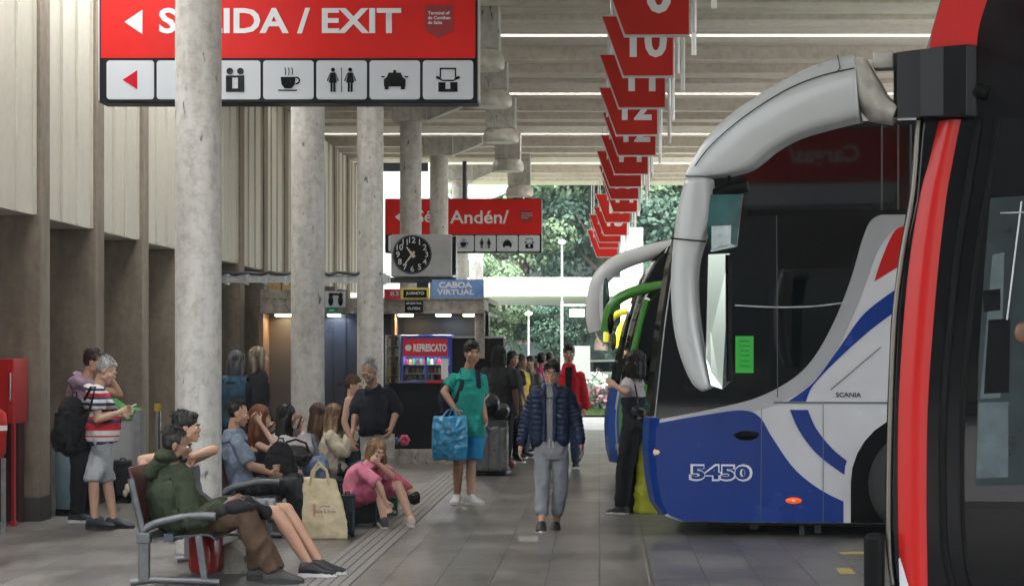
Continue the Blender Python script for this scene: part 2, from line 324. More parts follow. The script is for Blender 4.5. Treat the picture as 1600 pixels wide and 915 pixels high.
# ------------------------------------------------------------ left wall
wall = thing('ribbed_wall', 'long concrete wall of tall brown fins and hanging pale ribbed cladding', 'wall', (-6, 35, 0))
WX = -5.75; p0 = 21.7; wp = 2.42
for k in range(-3, 12):
    y = p0 + wp * k
    mb = MB(); mb.mm((-7.3, y, .24), (WX, y + .40, 6.2)); mb.build('concrete_fin', M_FIN, wall, bevel=.012)
    mb = MB(); mb.mm((-7.3, y - .006, 0), (WX + .006, y + .406, .24)); mb.build('skirting', M_DARKBASE, wall)
    # hanging ribbed hood between this fin and the next
    a, b = y + .42, y + wp - .01; x = WX - .06
    mb = MB(); n = 3; w = (b - a) / n
    mb.mm((-6.7, a, 3.14), (x - .05, b, 6.2))
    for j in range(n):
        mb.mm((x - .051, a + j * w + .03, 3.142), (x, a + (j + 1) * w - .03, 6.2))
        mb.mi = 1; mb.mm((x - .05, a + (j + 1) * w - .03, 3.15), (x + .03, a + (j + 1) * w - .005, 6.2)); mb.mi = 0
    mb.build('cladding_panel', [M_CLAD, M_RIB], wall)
    # recessed lower panel
    mb = MB(); mb.mm((-6.75, a, 2.35), (-6.35, b, 3.12)); mb.build('lower_panel', M_CLAD, wall)
    mb = MB(); mb.mm((-7.0, a, 0), (-6.6, b, 2.35)); mb.build('wall_base', M_FIN, wall)
mb = MB(); mb.mm((-7.6, 12, 0), (-7.3, 50, 6.2)); mb.build('back_wall', M_FIN, wall)

# ------------------------------------------------------------ hanging lamps
def lamp(d, x, z, label):
    t = thing('hanging_lamp', label, 'lamp', (x, d, z), 'round industrial lamps under the roof')
    mb = MB(); mb.mm((x - .27, d - .27, z + .25), (x + .27, d + .27, RZ + .1)); mb.build('housing', M_COLUMN, t, bevel=.02)
    mb = MB(); mb.smooth = True; mb.tube([(x, d, z), (x, d, z + .03), (x, d, z + .12), (x, d, z + .19), (x, d, z + .26)], [.30, .33, .335, .31, .26], 24); mb.build('reflector', mat('lamp_enamel', (.52, .5, .44), .4, var=.25, vs=9), t)
for d, x, z, lb in [(28.6, -1.62, 5.0 + .55, 'round lamp nearest, beside the big exit sign corner'), (33.4, -1.72, 5.6, 'round lamp second from the exit sign'), (38.6, -1.80, 5.55, 'round lamp in the middle of its receding row'),
                (44.2, -1.92, 5.5, 'round lamp fourth along the receding row'), (50.0, -1.9, 5.4, 'farthest round lamp, in front of the trees')]: lamp(d, x, z, lb)

# ------------------------------------------------------------ big hanging signs
def picto(mb, kind, c, h):
    """black pictogram in the XZ plane, c centre, h height"""
    y = c[1]; X = lambda a: c[0] + a * h; Z = lambda b: c[2] + b * h
    def poly(pts): mb.prism([(X(a), y, Z(b)) for a, b in pts], (0, -.006, 0))
    def rect(a0, b0, a1, b1): poly([(a0, b0), (a1, b0), (a1, b1), (a0, b1)])
    def circ(a, b, r, n=18): poly([(a + r * math.cos(2 * math.pi * i / n), b + r * math.sin(2 * math.pi * i / n)) for i in range(n)])
    def ring(a, b, r, t, a0=0, a1=360, n=18):
        for i in range(n):
            p, q = R(a0 + (a1 - a0) * i / n), R(a0 + (a1 - a0) * (i + 1) / n)
            poly([(a + r * math.cos(p), b + r * math.sin(p)), (a + r * math.cos(q), b + r * math.sin(q)), (a + (r - t) * math.cos(q), b + (r - t) * math.sin(q)), (a + (r - t) * math.cos(p), b + (r - t) * math.sin(p))])
    if kind == 'info':
        circ(-.22, .36, .14); circ(.22, .36, .14); rect(-.38, -.5, -.12, .18); rect(.12, -.5, .38, .18); rect(-.12, -.5, .12, -.36); rect(-.12, .1, .12, .18)
    elif kind == 'cup':
        poly([(-.32, .12), (.3, .12), (.27, -.2), (.12, -.36), (-.15, -.36), (-.28, -.2)]); ring(.33, -.03, .16, .06, -100, 100); rect(-.42, -.46, .36, -.41)
        for a in (-.14, 0, .14): poly([(a, .2), (a + .03, .2), (a + .05, .34), (a + .02, .5), (a - .01, .5), (a + .02, .34)])
    elif kind == 'wc':
        for a in (-.36, .36):
            circ(a, .42, .085); poly([(a - .1, .3), (a + .1, .3), (a + .16, -.12), (a - .16, -.12)]); rect(a - .1, -.5, a - .02, -.12); rect(a + .02, -.5, a + .1, -.12)
            poly([(a - .1, .3), (a - .13, .26), (a - .25, -.04), (a - .21, -.06)]); poly([(a + .1, .3), (a + .13, .26), (a + .25, -.04), (a + .21, -.06)])
        rect(-.01, -.5, .01, .5)
    elif kind == 'taxi':
        poly([(-.45, .02), (-.34, .1), (-.25, .3), (.25, .3), (.34, .1), (.45, .02), (.45, -.28), (-.45, -.28)]); rect(-.42, -.4, -.26, -.27); rect(.26, -.4, .42, -.27); rect(-.06, .3, .06, .4)
        rect(-.56, .1, -.42, .15); rect(.42, .1, .56, .15)
    elif kind == 'bus':
        for a0, b0, a1, b1 in [(-.34, .44, .34, .5), (-.34, .1, -.29, .5), (.29, .1, .34, .5), (-.22, -.06, .22, 0)]: rect(a0, b0, a1, b1)
        poly([(-.34, .12), (-.48, .16), (-.5, .06), (-.38, .02), (-.22, -.06), (-.24, .0)]); poly([(.34, .12), (.48, .16), (.5, .06), (.38, .02), (.22, -.06), (.24, .0)])
        rect(-.4, -.5, -.1, -.1); rect(.1, -.5, .4, -.1); rect(-.1, -.5, .1, -.38)
def big_sign(d, x0, x1, y1, texts, label, posts, depth=.34, npic=7):
    s = S(d); h = 1.3; X0, X1 = (x0 - VX) / s, (x1 - VX) / s; z0 = EYE - (y1 - VY) / s; z1 = z0 + h; wd = X1 - X0
    t = thing('hanging_sign', label, 'sign', ((X0 + X1) / 2, d, z0), 'red hanging direction signs')
    mb = MB(); mb.mm((X0, d, z0), (X1, d + depth, z1)); mb.build('sign_box', mat('sign_frame', (.008, .009, .013), .4, spec=.2), t, bevel=.008)
    mb = MB(); mb.mm((X1 + .002, d + .02, z0 + .03), (X1 + .012, d + depth - .02, z1 - .03)); mb.build('side_panel', M_ALU, t); mb = MB(); mb.mm((X0 - .012, d + .02, z0 + .03), (X0 - .002, d + depth - .02, z1 - .03)); mb.build('side_panel', M_ALU, t)
    zr = z0 + .445
    mb = MB(); mb.mm((X0 + .02, d - .012, zr), (X1 - .02, d - .001, z1 - .02)); mb.build('red_panel', M_SIGNRED, t)
    text_c = (zr + z1) / 2 + .02
    cw = (wd - .06) / npic; kinds = ['arrow', 'small', 'info', 'cup', 'wc', 'taxi', 'bus']
    for i in range(npic):
        xa = X0 + .03 + i * cw; mb = MB(); r = .03; a0, a1, b0, b1 = xa + .016, xa + cw - .012, z0 + .035, zr - .025
        if i == 0: a0 += .03
        pts = []
        for cx, cz, st in ((a1 - r, b1 - r, 0), (a0 + r, b1 - r, 90), (a0 + r, b0 + r, 180), (a1 - r, b0 + r, 270)):
            for q in range(0, 91, 30): pts.append((cx + r * math.cos(R(st + q)), d - .012, cz + r * math.sin(R(st + q))))
        mb.prism(pts, (0, .011, 0)); pn = mb.build('pictogram_panel', M_SIGNWHITE, t)
        c = ((a0 + a1) / 2, d - .013, (b0 + b1) / 2); mb = MB(); hh = (b1 - b0)
        if kinds[i] == 'arrow': mb.prism([(c[0] - .075, c[1], c[2]), (c[0] + .07, c[1], c[2] + .095), (c[0] + .07, c[1], c[2] - .095)], (0, -.006, 0)); mb.build('pictogram', mat('arrow_red', (.5, .004, .02), .5, spec=.15), pn)
        elif kinds[i] == 'small': mb.prism([(c[0] - .02, c[1], c[2]), (c[0] + .07, c[1], c[2] + .05), (c[0] + .07, c[1], c[2] - .05)], (0, -.006, 0)); mb.box((c[0] + .12, c[1] - .003, c[2]), (.12, .006, .04)); mb.build('pictogram', M_BLACK, pn)
        else: picto(mb, kinds[i], c, hh * .62); mb.build('pictogram', M_BLACK, pn)
    for (px, pz) in posts:
        X = (px - VX) / s; mb = MB(); mb.tube([(X, d + depth / 2, z1 - .02), (X, d + depth / 2, RZ + .1)], .055, 14); mb.build('post', M_STEEL, t)
    return t, s, X0, X1, z0, z1, zr
d1 = 21.0
t1, s1, X0, X1, z0, z1, zr = big_sign(d1, 155, 746, 161, None, 'large red SALIDA / EXIT sign with white arrow and seven pictograms', [(230, 0), (660, 0)])
zt = EYE - (35 - VY) / s1; py = lambda y: EYE - (y - VY) / s1; pxx = lambda x: (x - VX) / s1
mb = MB(); mb.prism([(pxx(195), d1 - .013, py(35)), (pxx(223), d1 - .013, py(16)), (pxx(223), d1 - .013, py(54))], (0, -.006, 0)); mb.build('arrow', M_LETTER, t1)
text('SALIDA / EXIT', 'lettering', M_LETTER, t1, (pxx(438), d1 - .013, py(33)), 40 / s1, width=378 / s1, ext=.006, off=.026)
mb = MB(); mb.prism([(pxx(664), d1 - .013, py(9)), (pxx(708), d1 - .013, py(9)), (pxx(708), d1 - .013, py(48)), (pxx(686), d1 - .013, py(61)), (pxx(664), d1 - .013, py(48))], (0, -.005, 0)); bd = mb.build('badge', mat('badge_maroon', (.26, .012, .02), .4), t1)
for i, w in enumerate(['Terminal of', 'de Cuntiban', 'de Salta']): text(w, 'badge_lettering', M_LETTER, bd, (pxx(669), d1 - .019, py(21 + 7.5 * i)), 5.2 / s1, ext=.004, align='LEFT', off=.015)
d2 = 50.5
t2, s2, X0, X1, z0, z1, zr = big_sign(d2, 602, 846, 395, None, 'distant red hanging sign reading Andén with coffee, toilet and taxi pictograms', [(725, 0), (805, 0)])
py = lambda y: EYE - (y - VY) / s2; pxx = lambda x: (x - VX) / s2
mb = MB(); mb.prism([(pxx(617), d2 - .013, py(339)), (pxx(630), d2 - .013, py(329)), (pxx(630), d2 - .013, py(349))], (0, -.006, 0)); mb.build('arrow', M_LETTER, t2)
text('Sé', 'lettering', M_LETTER, t2, (pxx(663), d2 - .013, py(338)), 19 / s2, ext=.006, off=.015)
text('Andén/', 'lettering', M_LETTER, t2, (pxx(749), d2 - .013, py(339)), 21 / s2, width=92 / s2, ext=.006, off=.015)
mb = MB(); mb.prism([(pxx(813), d2 - .013, py(328)), (pxx(831), d2 - .013, py(328)), (pxx(831), d2 - .013, py(345)), (pxx(822), d2 - .013, py(350)), (pxx(813), d2 - .013, py(345))], (0, -.005, 0)); bd = mb.build('badge', MATS['badge_maroon'], t2)
for i, w in enumerate(['Terminal of', 'de Cuntiban', 'de Salta']): text(w, 'badge_lettering', M_LETTER, bd, (pxx(815), d2 - .019, py(333 + 3.6 * i)), 2.4 / s2, ext=.004, align='LEFT')

# sign hanging behind the viewpoint, facing the coaches (seen mirrored in the coach glass)
t = thing('hanging_sign', 'red hanging sign reading Cargas facing the coaches from behind the viewpoint', 'sign', (-.2, 4, 4.3), 'red hanging direction signs')
mb = MB(); mb.mm((-1.5, 3.8, 4.2), (1.3, 4, 5.5)); mb.build('sign_box', MATS['sign_frame'], t, bevel=.008)
mb = MB(); mb.mm((-1.48, 4.001, 4.6), (1.28, 4.012, 5.48)); mb.build('red_panel', M_SIGNRED, t); mb = MB(); mb.mm((-1.48, 4.001, 4.22), (1.28, 4.012, 4.58)); mb.build('pictogram_panel', M_SIGNWHITE, t)
text('Cargas/', 'lettering', M_LETTER, t, (-.1, 4.014, 5.03), .38, right=(-1, 0, 0), ext=.006, off=.02)
for x in (-1.1, .9): mb = MB(); mb.tube([(x, 3.9, 5.48), (x, 3.9, RZ + .1)], .05, 10); mb.build('post', M_STEEL, t)
# ------------------------------------------------------------ bay number signs
M_BAYRED = mat('bay_sign_red', (.46, .012, .006), .45, var=.1, vs=2, spec=.25)
BAY = [(57, 975, 1078, '0', None), (121, 973, 1053, '10', None), (170, 966, 1040, '11', None), (212, 962, 1028, '12', None), (244, 965, 1025, '12', None), (273, 960, 1013, '14', None), (293, 952, 1002, '17', None),
       (312, 954, 998, '13', None), (332, 958, 996, '14', None), (348, 946, 985, '18', None), (368, 943, 980, '15', 55.6), (379, 936, 970, '15', 56.3), (388, 936, 967, '16', 57.0), (402, 932, 965, '16', 57.7)]
BL = ['nearest red bay sign, its round digit cut off by the picture top', 'red bay sign numbered 10', 'red bay sign numbered 11', 'nearer of the two red bay signs numbered 12', 'farther of the two red bay signs numbered 12', 'red bay sign numbered 14 just below the second 12',
      'red bay sign whose number 17 is almost hidden by the one before', 'red bay sign numbered 13 low against the roof edge', 'far red bay sign numbered 14 against the trees', 'far red bay sign numbered 18 against the trees', 'far red bay sign numbered 15 with the whole number showing',
      'tiny red bay sign third from the bottom of the row', 'tiny red bay sign second from the bottom of the row', 'tiny red bay sign lowest and farthest of the row']
for (yb, xl, xr, num, dd), lb in zip(BAY, BL):
    d = dd or 3.33 * F / (VY - yb); s = S(d); zb = EYE - (yb - VY) / s; a, b = (xl - VX) / s, (xr - VX) / s; hh = .76
    t = thing('bay_sign', lb, 'sign', ((a + b) / 2, d, zb), 'red bay number signs')
    fl = .27
    mb = MB(); mb.prism([(a, d, zb), (b, d, zb), (b, d, zb + hh), (a - fl, d, zb + hh)], (0, .09, 0)); mb.build('sign_edge', M_ALU, t)
    mb = MB(); mb.prism([(a + .012, d - .004, zb + .02), (b - .012, d - .004, zb + .02), (b - .012, d - .004, zb + hh - .02), (a - fl + .02, d - .004, zb + hh - .02)], (0, .0035, 0)); mb.build('sign_face', M_BAYRED, t)
    cx = (a + b) / 2 + (.0 if len(num) > 1 else .02)
    text(num, 'number', M_LETTER, t, (cx, d - .006, zb + .45), .42, ext=.003, off=.03)
    mb = MB(); mb.tube([(b + .05, d + .05, zb + .05), (b + .05, d + .05, RZ + .05)], .022, 8); mb.build('hanger', M_ALU, t); mb = MB(); mb.tube([(a - fl * .5, d + .12, zb + .3), (a - fl * .5, d + .12, RZ + .05)], .012, 8); mb.build('hanger', M_ALU, t)
    mb = MB(); mb.tube([(b + .19, d - 1.2, zb + .1), (b + .19, d - 1.2, RZ + .05)], .03, 10); mb.build('drop_tube', M_WHITE, t)

# ------------------------------------------------------------ clock
dc = 36.2; s = S(dc); px = lambda x: (x - VX) / s; pz = lambda y: EYE - (y - VY) / s
t = thing('platform_clock', 'grey square platform clock with round black dial above the kiosks', 'clock', (px(660), dc, pz(432)))
mb = MB(); mb.mm((px(611), dc, pz(432)), (px(706), dc + .5, pz(366))); mb.build('clock_case', mat('case_grey', (.44, .45, .45), .5, var=.12, vs=4), t, bevel=.02)
mb = MB(); mb.mm((px(706), dc + .06, pz(429)), (px(712), dc + .44, pz(369))); mb.build('case_side', M_BLACK, t)
cx, cz = px(644.5), pz(397.5); r = 29.5 / s
mb = MB(); mb.disc((cx, dc - .001, cz), r, (0, -1, 0), .03, 48); mb.build('dial', mat('dial_black', (.005, .005, .005), .5, spec=.2), t)
mb = MB()
mb.smooth = True
mb.loft([[(cx + rr * math.cos(2 * math.pi * i / 48), yy, cz + rr * math.sin(2 * math.pi * i / 48)) for i in range(48)] for rr, yy in ((r * 1.0, dc - .001), (r * 1.03, dc - .04), (r * .97, dc - .045), (r * .95, dc - .03))], False)
mb.build('bezel', M_STEEL, t)
for i in range(12):
    a = R(90 - 30 * (i or 12)); text(str(i or 12), 'numeral', M_LETTER, t, (cx + r * .76 * math.cos(a), dc - .033, cz + r * .76 * math.sin(a)), .10, ext=.003, off=.01)
for ln, ang, w in ((.5, 322, .03), (.78, 218, .02)):
    a = R(90 - ang); u = Vector((math.cos(a), 0, math.sin(a))); v = Vector((-u.z, 0, u.x)); c = Vector((cx, dc - .042, cz))
    mb = MB(); mb.prism([c - u * .06 + v * w, c + u * ln * r + v * w * .3, c + u * ln * r - v * w * .3, c - u * .06 - v * w], (0, -.006, 0)); mb.build('clock_hand', mat('hand_cream', (.7, .62, .5), .4), t)
mb = MB(); mb.mm((px(650), dc + .15, 2.6), (px(668), dc + .35, pz(431))); mb.mm((px(575), dc + .1, pz(441)), (px(712), dc + .4, pz(433))); mb.build('support', M_STEEL, t)
# ------------------------------------------------------------ kiosk row
dk = 32.75; sk = S(dk); kx = lambda x: (x - VX) / sk; kz = lambda y: EYE - (y - VY) / sk
def kbox(mb, x0, y0, x1, y1, a, b): return mb.mm((kx(x0), dk + a, kz(y1)), (kx(x1), dk + b, kz(y0)))
kiosk = thing('kiosk_row', 'dark kiosk row with concrete fascia, warm downlights and black counter', 'kiosk', (kx(590), dk, 0))
M_SHUT = mat('dark_shutter', (.05, .042, .036), .35, var=.15, vs=2); M_SHUTB = mat('blue_black_shutter', (.03, .034, .05), .3, var=.15, vs=2)
M_FASC = stain_concrete('kiosk_fascia', (.36, .33, .29), (.25, .23, .2)); M_WARM = mat('warm_lamp', (.9, .8, .6), .5, emis=((1, .78, .45), 4)); M_COOL = mat('cool_lamp', (.9, .9, .9), .5, emis=((.8, .92, 1), 4))
mb = MB(); kbox(mb, 408, 468, 757, 490, -.1, 1.2); mb.mm((kx(408), dk - .1, kz(468)), (kx(492), dk + 1.0, kz(453))); kbox(mb, 742, 489, 757, 560, .0, 1.2); mb.build('fascia', M_FASC, kiosk, bevel=.01)
mb = MB(); kbox(mb, 408, 485, 757, 490, .0, 4.2); mb.build('kiosk_ceiling', M_SHUT, kiosk)
mb = MB(); kbox(mb, 408, 462, 757, 470, 1.2, 4.3); mb.build('kiosk_roof', M_FASC, kiosk)
mb = MB(); kbox(mb, 410, 490, 470, 726, .55, .62); mb.build('brown_shutter', M_SHUT, kiosk)
mb = MB(); kbox(mb, 470, 490, 612, 726, .5, .56); [kbox(mb, x, 490, x + 1.5, 726, .47, .5) for x in (513, 533, 553, 573)]; mb.build('blue_shutter', M_SHUTB, kiosk)
mb = MB(); kbox(mb, 404, 478, 412, 726, -.05, .6); mb.build('jamb', mat('warm_wood', (.16, .10, .06), .5, var=.3, vs=10, stretch=(4, 4, .4)), kiosk)
mb = MB(); kbox(mb, 612, 490, 757, 726, 1.5, 1.6); kbox(mb, 612, 490, 616, 600, .6, 1.5); kbox(mb, 752, 490, 757, 600, .2, 1.5); mb.build('back_panel', M_SHUTB, kiosk)
mb = MB(); kbox(mb, 608, 600, 786, 701, .0, .08); kbox(mb, 608, 598, 712, 602, -.04, 1.2); mb.build('counter', mat('counter_black', (.005, .006, .009), .45, var=.3, vs=3, spec=.25), kiosk)
mb = MB(); kbox(mb, 560, 701, 786, 727, -.06, 1.4); mb.build('plinth', M_PLINTH, kiosk, bevel=.02)
mb = MB(); kbox(mb, 704, 527, 786, 606, .09, .9); kbox(mb, 700, 606, 786, 701, .09, 1.2); mb.build('black_booth', mat('booth_black', (.007, .007, .008), .5, var=.3, vs=3, spec=.25), kiosk)
mb = MB(); kbox(mb, 704, 525, 787, 528, .05, .95); mb.build('booth_edge', M_GALV, kiosk)
def lampk(x0, x1, warm, e):
    mb = MB(); kbox(mb, x0, 490.2, x1, 493.5, .12, .34); mb.build('downlight', M_WARM if warm else M_COOL, kiosk)
    L = bpy.data.lights.new('downlight_glow', 'AREA'); L.energy = e; L.size = .35; L.size_y = .15; L.shape = 'RECTANGLE'; L.color = (1, .72, .42) if warm else (.75, .88, 1)
    o = bpy.data.objects.new('downlight_glow', L); COL.objects.link(o); o.parent = kiosk; o.location = Vector(((kx(x0) + kx(x1)) / 2, dk + .25, kz(496))) - BASE[kiosk.name]
lampk(428, 452, True, 1.8); lampk(510, 528, False, 1.2); lampk(621, 643, True, 2); lampk(680, 702, False, 2); lampk(723, 739, True, 1)
mb = MB(); kbox(mb, 610, 490, 616, 700, .1, .5); mb.build('jamb', MATS['warm_wood'], kiosk)
def board(name, label, x0, y0, x1, y1, m, a=-.16, th=.05, loc=True):
    t = thing(name, label, 'sign', (kx((x0 + x1) / 2), dk + a, kz(y1)), 'small shop signs over the kiosks')
    mb = MB(); kbox(mb, x0, y0, x1, y1, a, a + th); mb.build('board', m, t); return t
M_SB = mat('sign_blue', (.05, .15, .42), .4, var=.35, vs=3, col2=(.22, .36, .6)); M_SY = mat('sign_yellow', (.6, .48, .05), .4)
t = board('shop_sign', 'blue shop sign with white words CABOA VIRTUAL', 676, 437, 757, 466, M_SB)
text('CABOA', 'lettering', M_LETTER, t, (kx(713), dk - .165, kz(445.5)), 9.5 / sk, width=52 / sk, ext=.004, off=.04); text('VIRTUAL', 'lettering', M_LETTER, t, (kx(713), dk - .165, kz(456.5)), 8.5 / sk, width=58 / sk, ext=.004, off=.03)
t = board('shop_sign', 'small yellow-framed black sign left of the blue CABOA sign', 628, 450, 672, 467, M_SY)
mb = MB(); kbox(mb, 632, 453, 668, 465, -.172, -.162); mb.build('panel', M_BLACK, t); text('JUANITO', 'lettering', M_LETTER, t, (kx(650), dk - .175, kz(459)), 6 / sk, width=28 / sk, ext=.004)
t = board('shop_sign', 'small red shop sign beside the clock support', 602, 452, 627, 468, mat('shop_red', (.5, .02, .04), .4)); text('83', 'lettering', M_LETTER, t, (kx(618), dk - .165, kz(459)), 7 / sk, width=13 / sk, ext=.004)
t = board('shop_sign', 'little black notice hung on the fascia under the yellow framed sign', 634, 470, 662, 488, M_BLACK); text('ARGENTINA', 'lettering', M_LETTER, t, (kx(648), dk - .165, kz(474)), 3.5 / sk, width=24 / sk, ext=.004); text('CUYEN', 'lettering', M_LETTER, t, (kx(648), dk - .165, kz(482)), 4 / sk, width=19 / sk, ext=.004)
t = board('shop_sign', 'white sign with two dark figures between the second and third columns', 510, 455, 541, 480, mat('board_white', (.55, .58, .62), .5))
mb = MB()
for cx in (519, 534):
    mb.ell((kx(cx), dk - .17, kz(461)), (.035, .01, .035)); mb.ell((kx(cx), dk - .17, kz(470)), (.04, .01, .08)); mb.box((kx((cx + 526.5) / 2), dk - .17, kz(460)), (.09, .01, .03))
mb.build('figures', M_BLACK, t)
t = board('exit_plate', 'small green plate over the blue shutter', 512, 481, 529, 489, mat('plate_green', (.01, .22, .13), .4)); mb = MB(); kbox(mb, 517, 484, 524, 486, -.168, -.161); mb.build('lettering', M_LETTER, t)
# steel rail from wall to column row with bundled cables
t = thing('cable_tray', 'grey steel cable tray running from the ribbed wall to the columns', 'rail', (-4.6, 32.2, 2.85))
mb = MB(); mb.mm((-5.8, 32.15, 2.79), (-3.2, 32.3, 2.90)); [mb.mm((-5.7 + i * .3, 32.12, 2.76), (-5.66 + i * .3, 32.33, 2.93)) for i in range(9)]; mb.build('tray', M_GALV, t)
mb = MB(); mb.tube([(-5.8 + i * .13, 32.1 + .02 * math.sin(i * 1.7), 2.93 + .02 * math.sin(i * 2.3)) for i in range(20)], .022, 8); mb.build('cables', M_STEEL, t)
# wooden things above the brown shutter
t = thing('wooden_crate', 'brown wooden crates stored on the roof of the brown kiosk', 'crate', (kx(440), dk + .5, kz(453)))
mb = MB(); kbox(mb, 415, 434, 434, 453, .3, .8); kbox(mb, 436, 430, 452, 453, .3, .8); kbox(mb, 454, 437, 474, 453, .3, .8); mb.build('crate_boards', mat('crate_wood', (.30, .19, .07), .6, var=.4, vs=12), t)
# drink fridges
M_FBL = mat('fridge_blue', (.05, .09, .40), .3, coat=.4); M_RED = mat('fridge_red', (.55, .012, .02), .3, coat=.4)
M_FGL = mat('fridge_glass', (.95, .97, 1), .0, spec=.3, trans=1)
t = thing('drinks_fridge', 'double fridge with blue frame, red lettered header and stocked shelves', 'fridge', (kx(665), dk + .1, kz(600)))
mb = MB(); kbox(mb, 626, 523, 706, 527, .02, .7); kbox(mb, 626, 596, 706, 600, .02, .7); kbox(mb, 626, 527, 629.5, 596, .02, .7); kbox(mb, 702, 527, 706, 596, .02, .7); kbox(mb, 663, 556, 667, 596, .02, .1); kbox(mb, 629, 527, 703, 597, .6, .7); mb.build('cabinet', M_FBL, t, bevel=.008)
mb = MB(); kbox(mb, 630, 529, 699, 556, .0, .12); mb.build('header', M_RED, t); text('REFRESCATO', 'lettering', M_LETTER, t, (kx(672), dk - .008, kz(543)), 12 / sk, width=52 / sk, ext=.004, off=.04); mb = MB(); mb.disc((kx(638), dk - .002, kz(543)), .05, (0, -1, 0), .006); mb.build('logo_disc', M_LETTER, t)
mb = MB(); kbox(mb, 666, 594, 706, 600, -.03, .02); mb.build('red_trim', M_RED, t)
mb = MB(); [kbox(mb, 630, y, 701, y + 1, .15, .6) for y in (569, 583, 594)]; mb.build('shelf', M_WHITE, t)
L = bpy.data.lights.new('fridge_light', 'AREA'); L.energy = 1.0; L.size = .7; L.shape = 'RECTANGLE'; L.size_y = .15; o = bpy.data.objects.new('fridge_light', L); COL.objects.link(o); o.parent = t; o.location = Vector((kx(665), dk + .3, kz(558))) - BASE[t.name]
cols = [mat('can_' + n, c, .3) for n, c in (('red', (.5, .02, .02)), ('amber', (.5, .3, .03)), ('green', (.05, .25, .08)), ('white', (.6, .6, .6)), ('brown', (.1, .05, .03)), ('olive', (.2, .2, .05)))]
for row, y in enumerate((569, 583, 594)):
    for i in range(12):
        x = 633 + i * 5.7 + random.uniform(-.5, .5); mb = MB(); h = random.uniform(.075, .1); z = kz(y)
        mb.smooth = True; mb.tube([(kx(x), dk + .28, z), (kx(x), dk + .28, z + h * .7), (kx(x), dk + .28, z + h)], [.021, .021, .01], 10); mb.build('bottle', cols[(i * 7 + row * 3 + i // 3) % 6], t)
mb = MB(); kbox(mb, 689, 560, 700, 592, .04, .05); mb.build('price_sheet', mat('paper', (.7, .7, .68), .7), t)
mb = MB(); kbox(mb, 630, 557, 663, 595, .06, .068); kbox(mb, 667, 557, 701, 595, .06, .068); mb.build('glass_door', M_FGL, t)
t = thing('snack_display', 'tall glass snack display with yellow packets left of the blue fridge', 'display', (kx(615), dk + .1, kz(600)))
mb = MB(); kbox(mb, 601, 523, 603, 600, .1, .5); kbox(mb, 622, 523, 624, 600, .1, .5); [kbox(mb, 602, y, 623, y + 1, .1, .5) for y in (523, 540, 556, 572, 586, 599)]; mb.build('frame', M_ALU, t)
cy = [mat('packet_yellow', (.6, .42, .03), .4), mat('packet_green', (.12, .3, .1), .4), mat('packet_white', (.6, .6, .55), .4), mat('packet_blue', (.08, .12, .35), .4)]
for r_, y in enumerate((540, 556, 572, 586, 599)):
    for i in range(4): mb = MB(); x = 604.5 + i * 4.6; kbox(mb, x, y - random.uniform(9, 13), x + 4, y, .15, .3); mb.build('packet', cy[random.choice([0, 0, 0, 1, 2, 3]) if r_ > 1 else random.choice([1, 2, 3, 2])], t, bevel=.008)
mb = MB(); kbox(mb, 601.5, 523, 623.5, 600, .09, .096); mb.build('glass_front', M_FGL, t)
# ------------------------------------------------------------ left: red cabinets, bins
def at(x, y): return P(x, y, GD(y))
M_CABRED = mat('cabinet_red', (.42, .008, .012), .35, var=.12, coat=.3)
d = 21.1; s = S(d); X = lambda x: (x - VX) / s; Z = lambda y: EYE - (y - VY) / s
t = thing('fire_cabinet', 'tall red steel cabinet standing against the first concrete fin', 'cabinet', (X(5), d, 0))
mb = MB(); mb.mm((X(-30), d, Z(662)), (X(22), d + .5, Z(560))); mb.build('cabinet', M_CABRED, t, bevel=.01)
mb = MB(); mb.mm((X(-30), d - .008, Z(655)), (X(14), d - .001, Z(568))); mb.build('door', M_CABRED, t); mb = MB(); mb.tube([(X(17), d - .03, Z(582)), (X(17), d - .03, Z(625))], .014, 8); mb.build('handle', M_CHROME, t)
for x in (17, -24): mb = MB(); mb.mm((X(x), d + .02, 0), (X(x + 4.5), d + .08, Z(660))); mb.mm((X(x) - .012, d + .0, 0), (X(x + 4.5) + .012, d + .1, .05)); mb.build('leg', M_CABRED, t)
mb = MB(); mb.mm((X(-22), d + .3, .02), (X(16), d + .5, Z(662))); mb.build('inner_panel', mat('cab_dark', (.05, .012, .012), .6), t)
d = GD(830); s = S(d)
t = thing('litter_bin', 'red rounded litter bin on a grey post at the left picture edge', 'bin', (X(-10), d, 0))
mb = MB(); mb.smooth = True; mb.tube([(X(-14), d, Z(716)), (X(-14), d, Z(708)), (X(-14), d, Z(660)), (X(-14), d, Z(645)), (X(-14), d, Z(638))], [.10, .14, .15, .14, .08], 24); mb.build('bucket', M_CABRED, t)
mb = MB(); mb.mm((X(3), d - .03, .0), (X(8), d + .03, Z(715))); mb.build('post', M_GALV, t)
mb = MB(); mb.smooth = True; mb.tube([(X(-14), d, Z(672)), (X(-14), d, Z(664))], [.153, .153], 24, cap=False); mb.build('label_band', M_WHITE, t)
# barrel bin
d = 22.6; s = S(d)
t = thing('barrel_bin', 'blue-grey barrel bin behind the man in striped shirt', 'bin', (X(112), d, 0))
mb = MB(); mb.smooth = True; mb.tube([(X(112), d, .06), (X(112), d, .1), (X(112), d, .45), (X(112), d, .78), (X(112), d, .8)], [.17, .185, .195, .19, .17], 28); mb.build('barrel', mat('barrel_blue', (.11, .17, .2), .4, var=.15), t)
mb = MB(); mb.tube([(X(112), d, 0), (X(112), d, .07)], [.19, .19], 28); mb.build('base', M_BLACK, t); mb = MB(); mb.box((X(88), d - .1, .4), (.05, .05, .8)); mb.build('post', M_GALV, t)
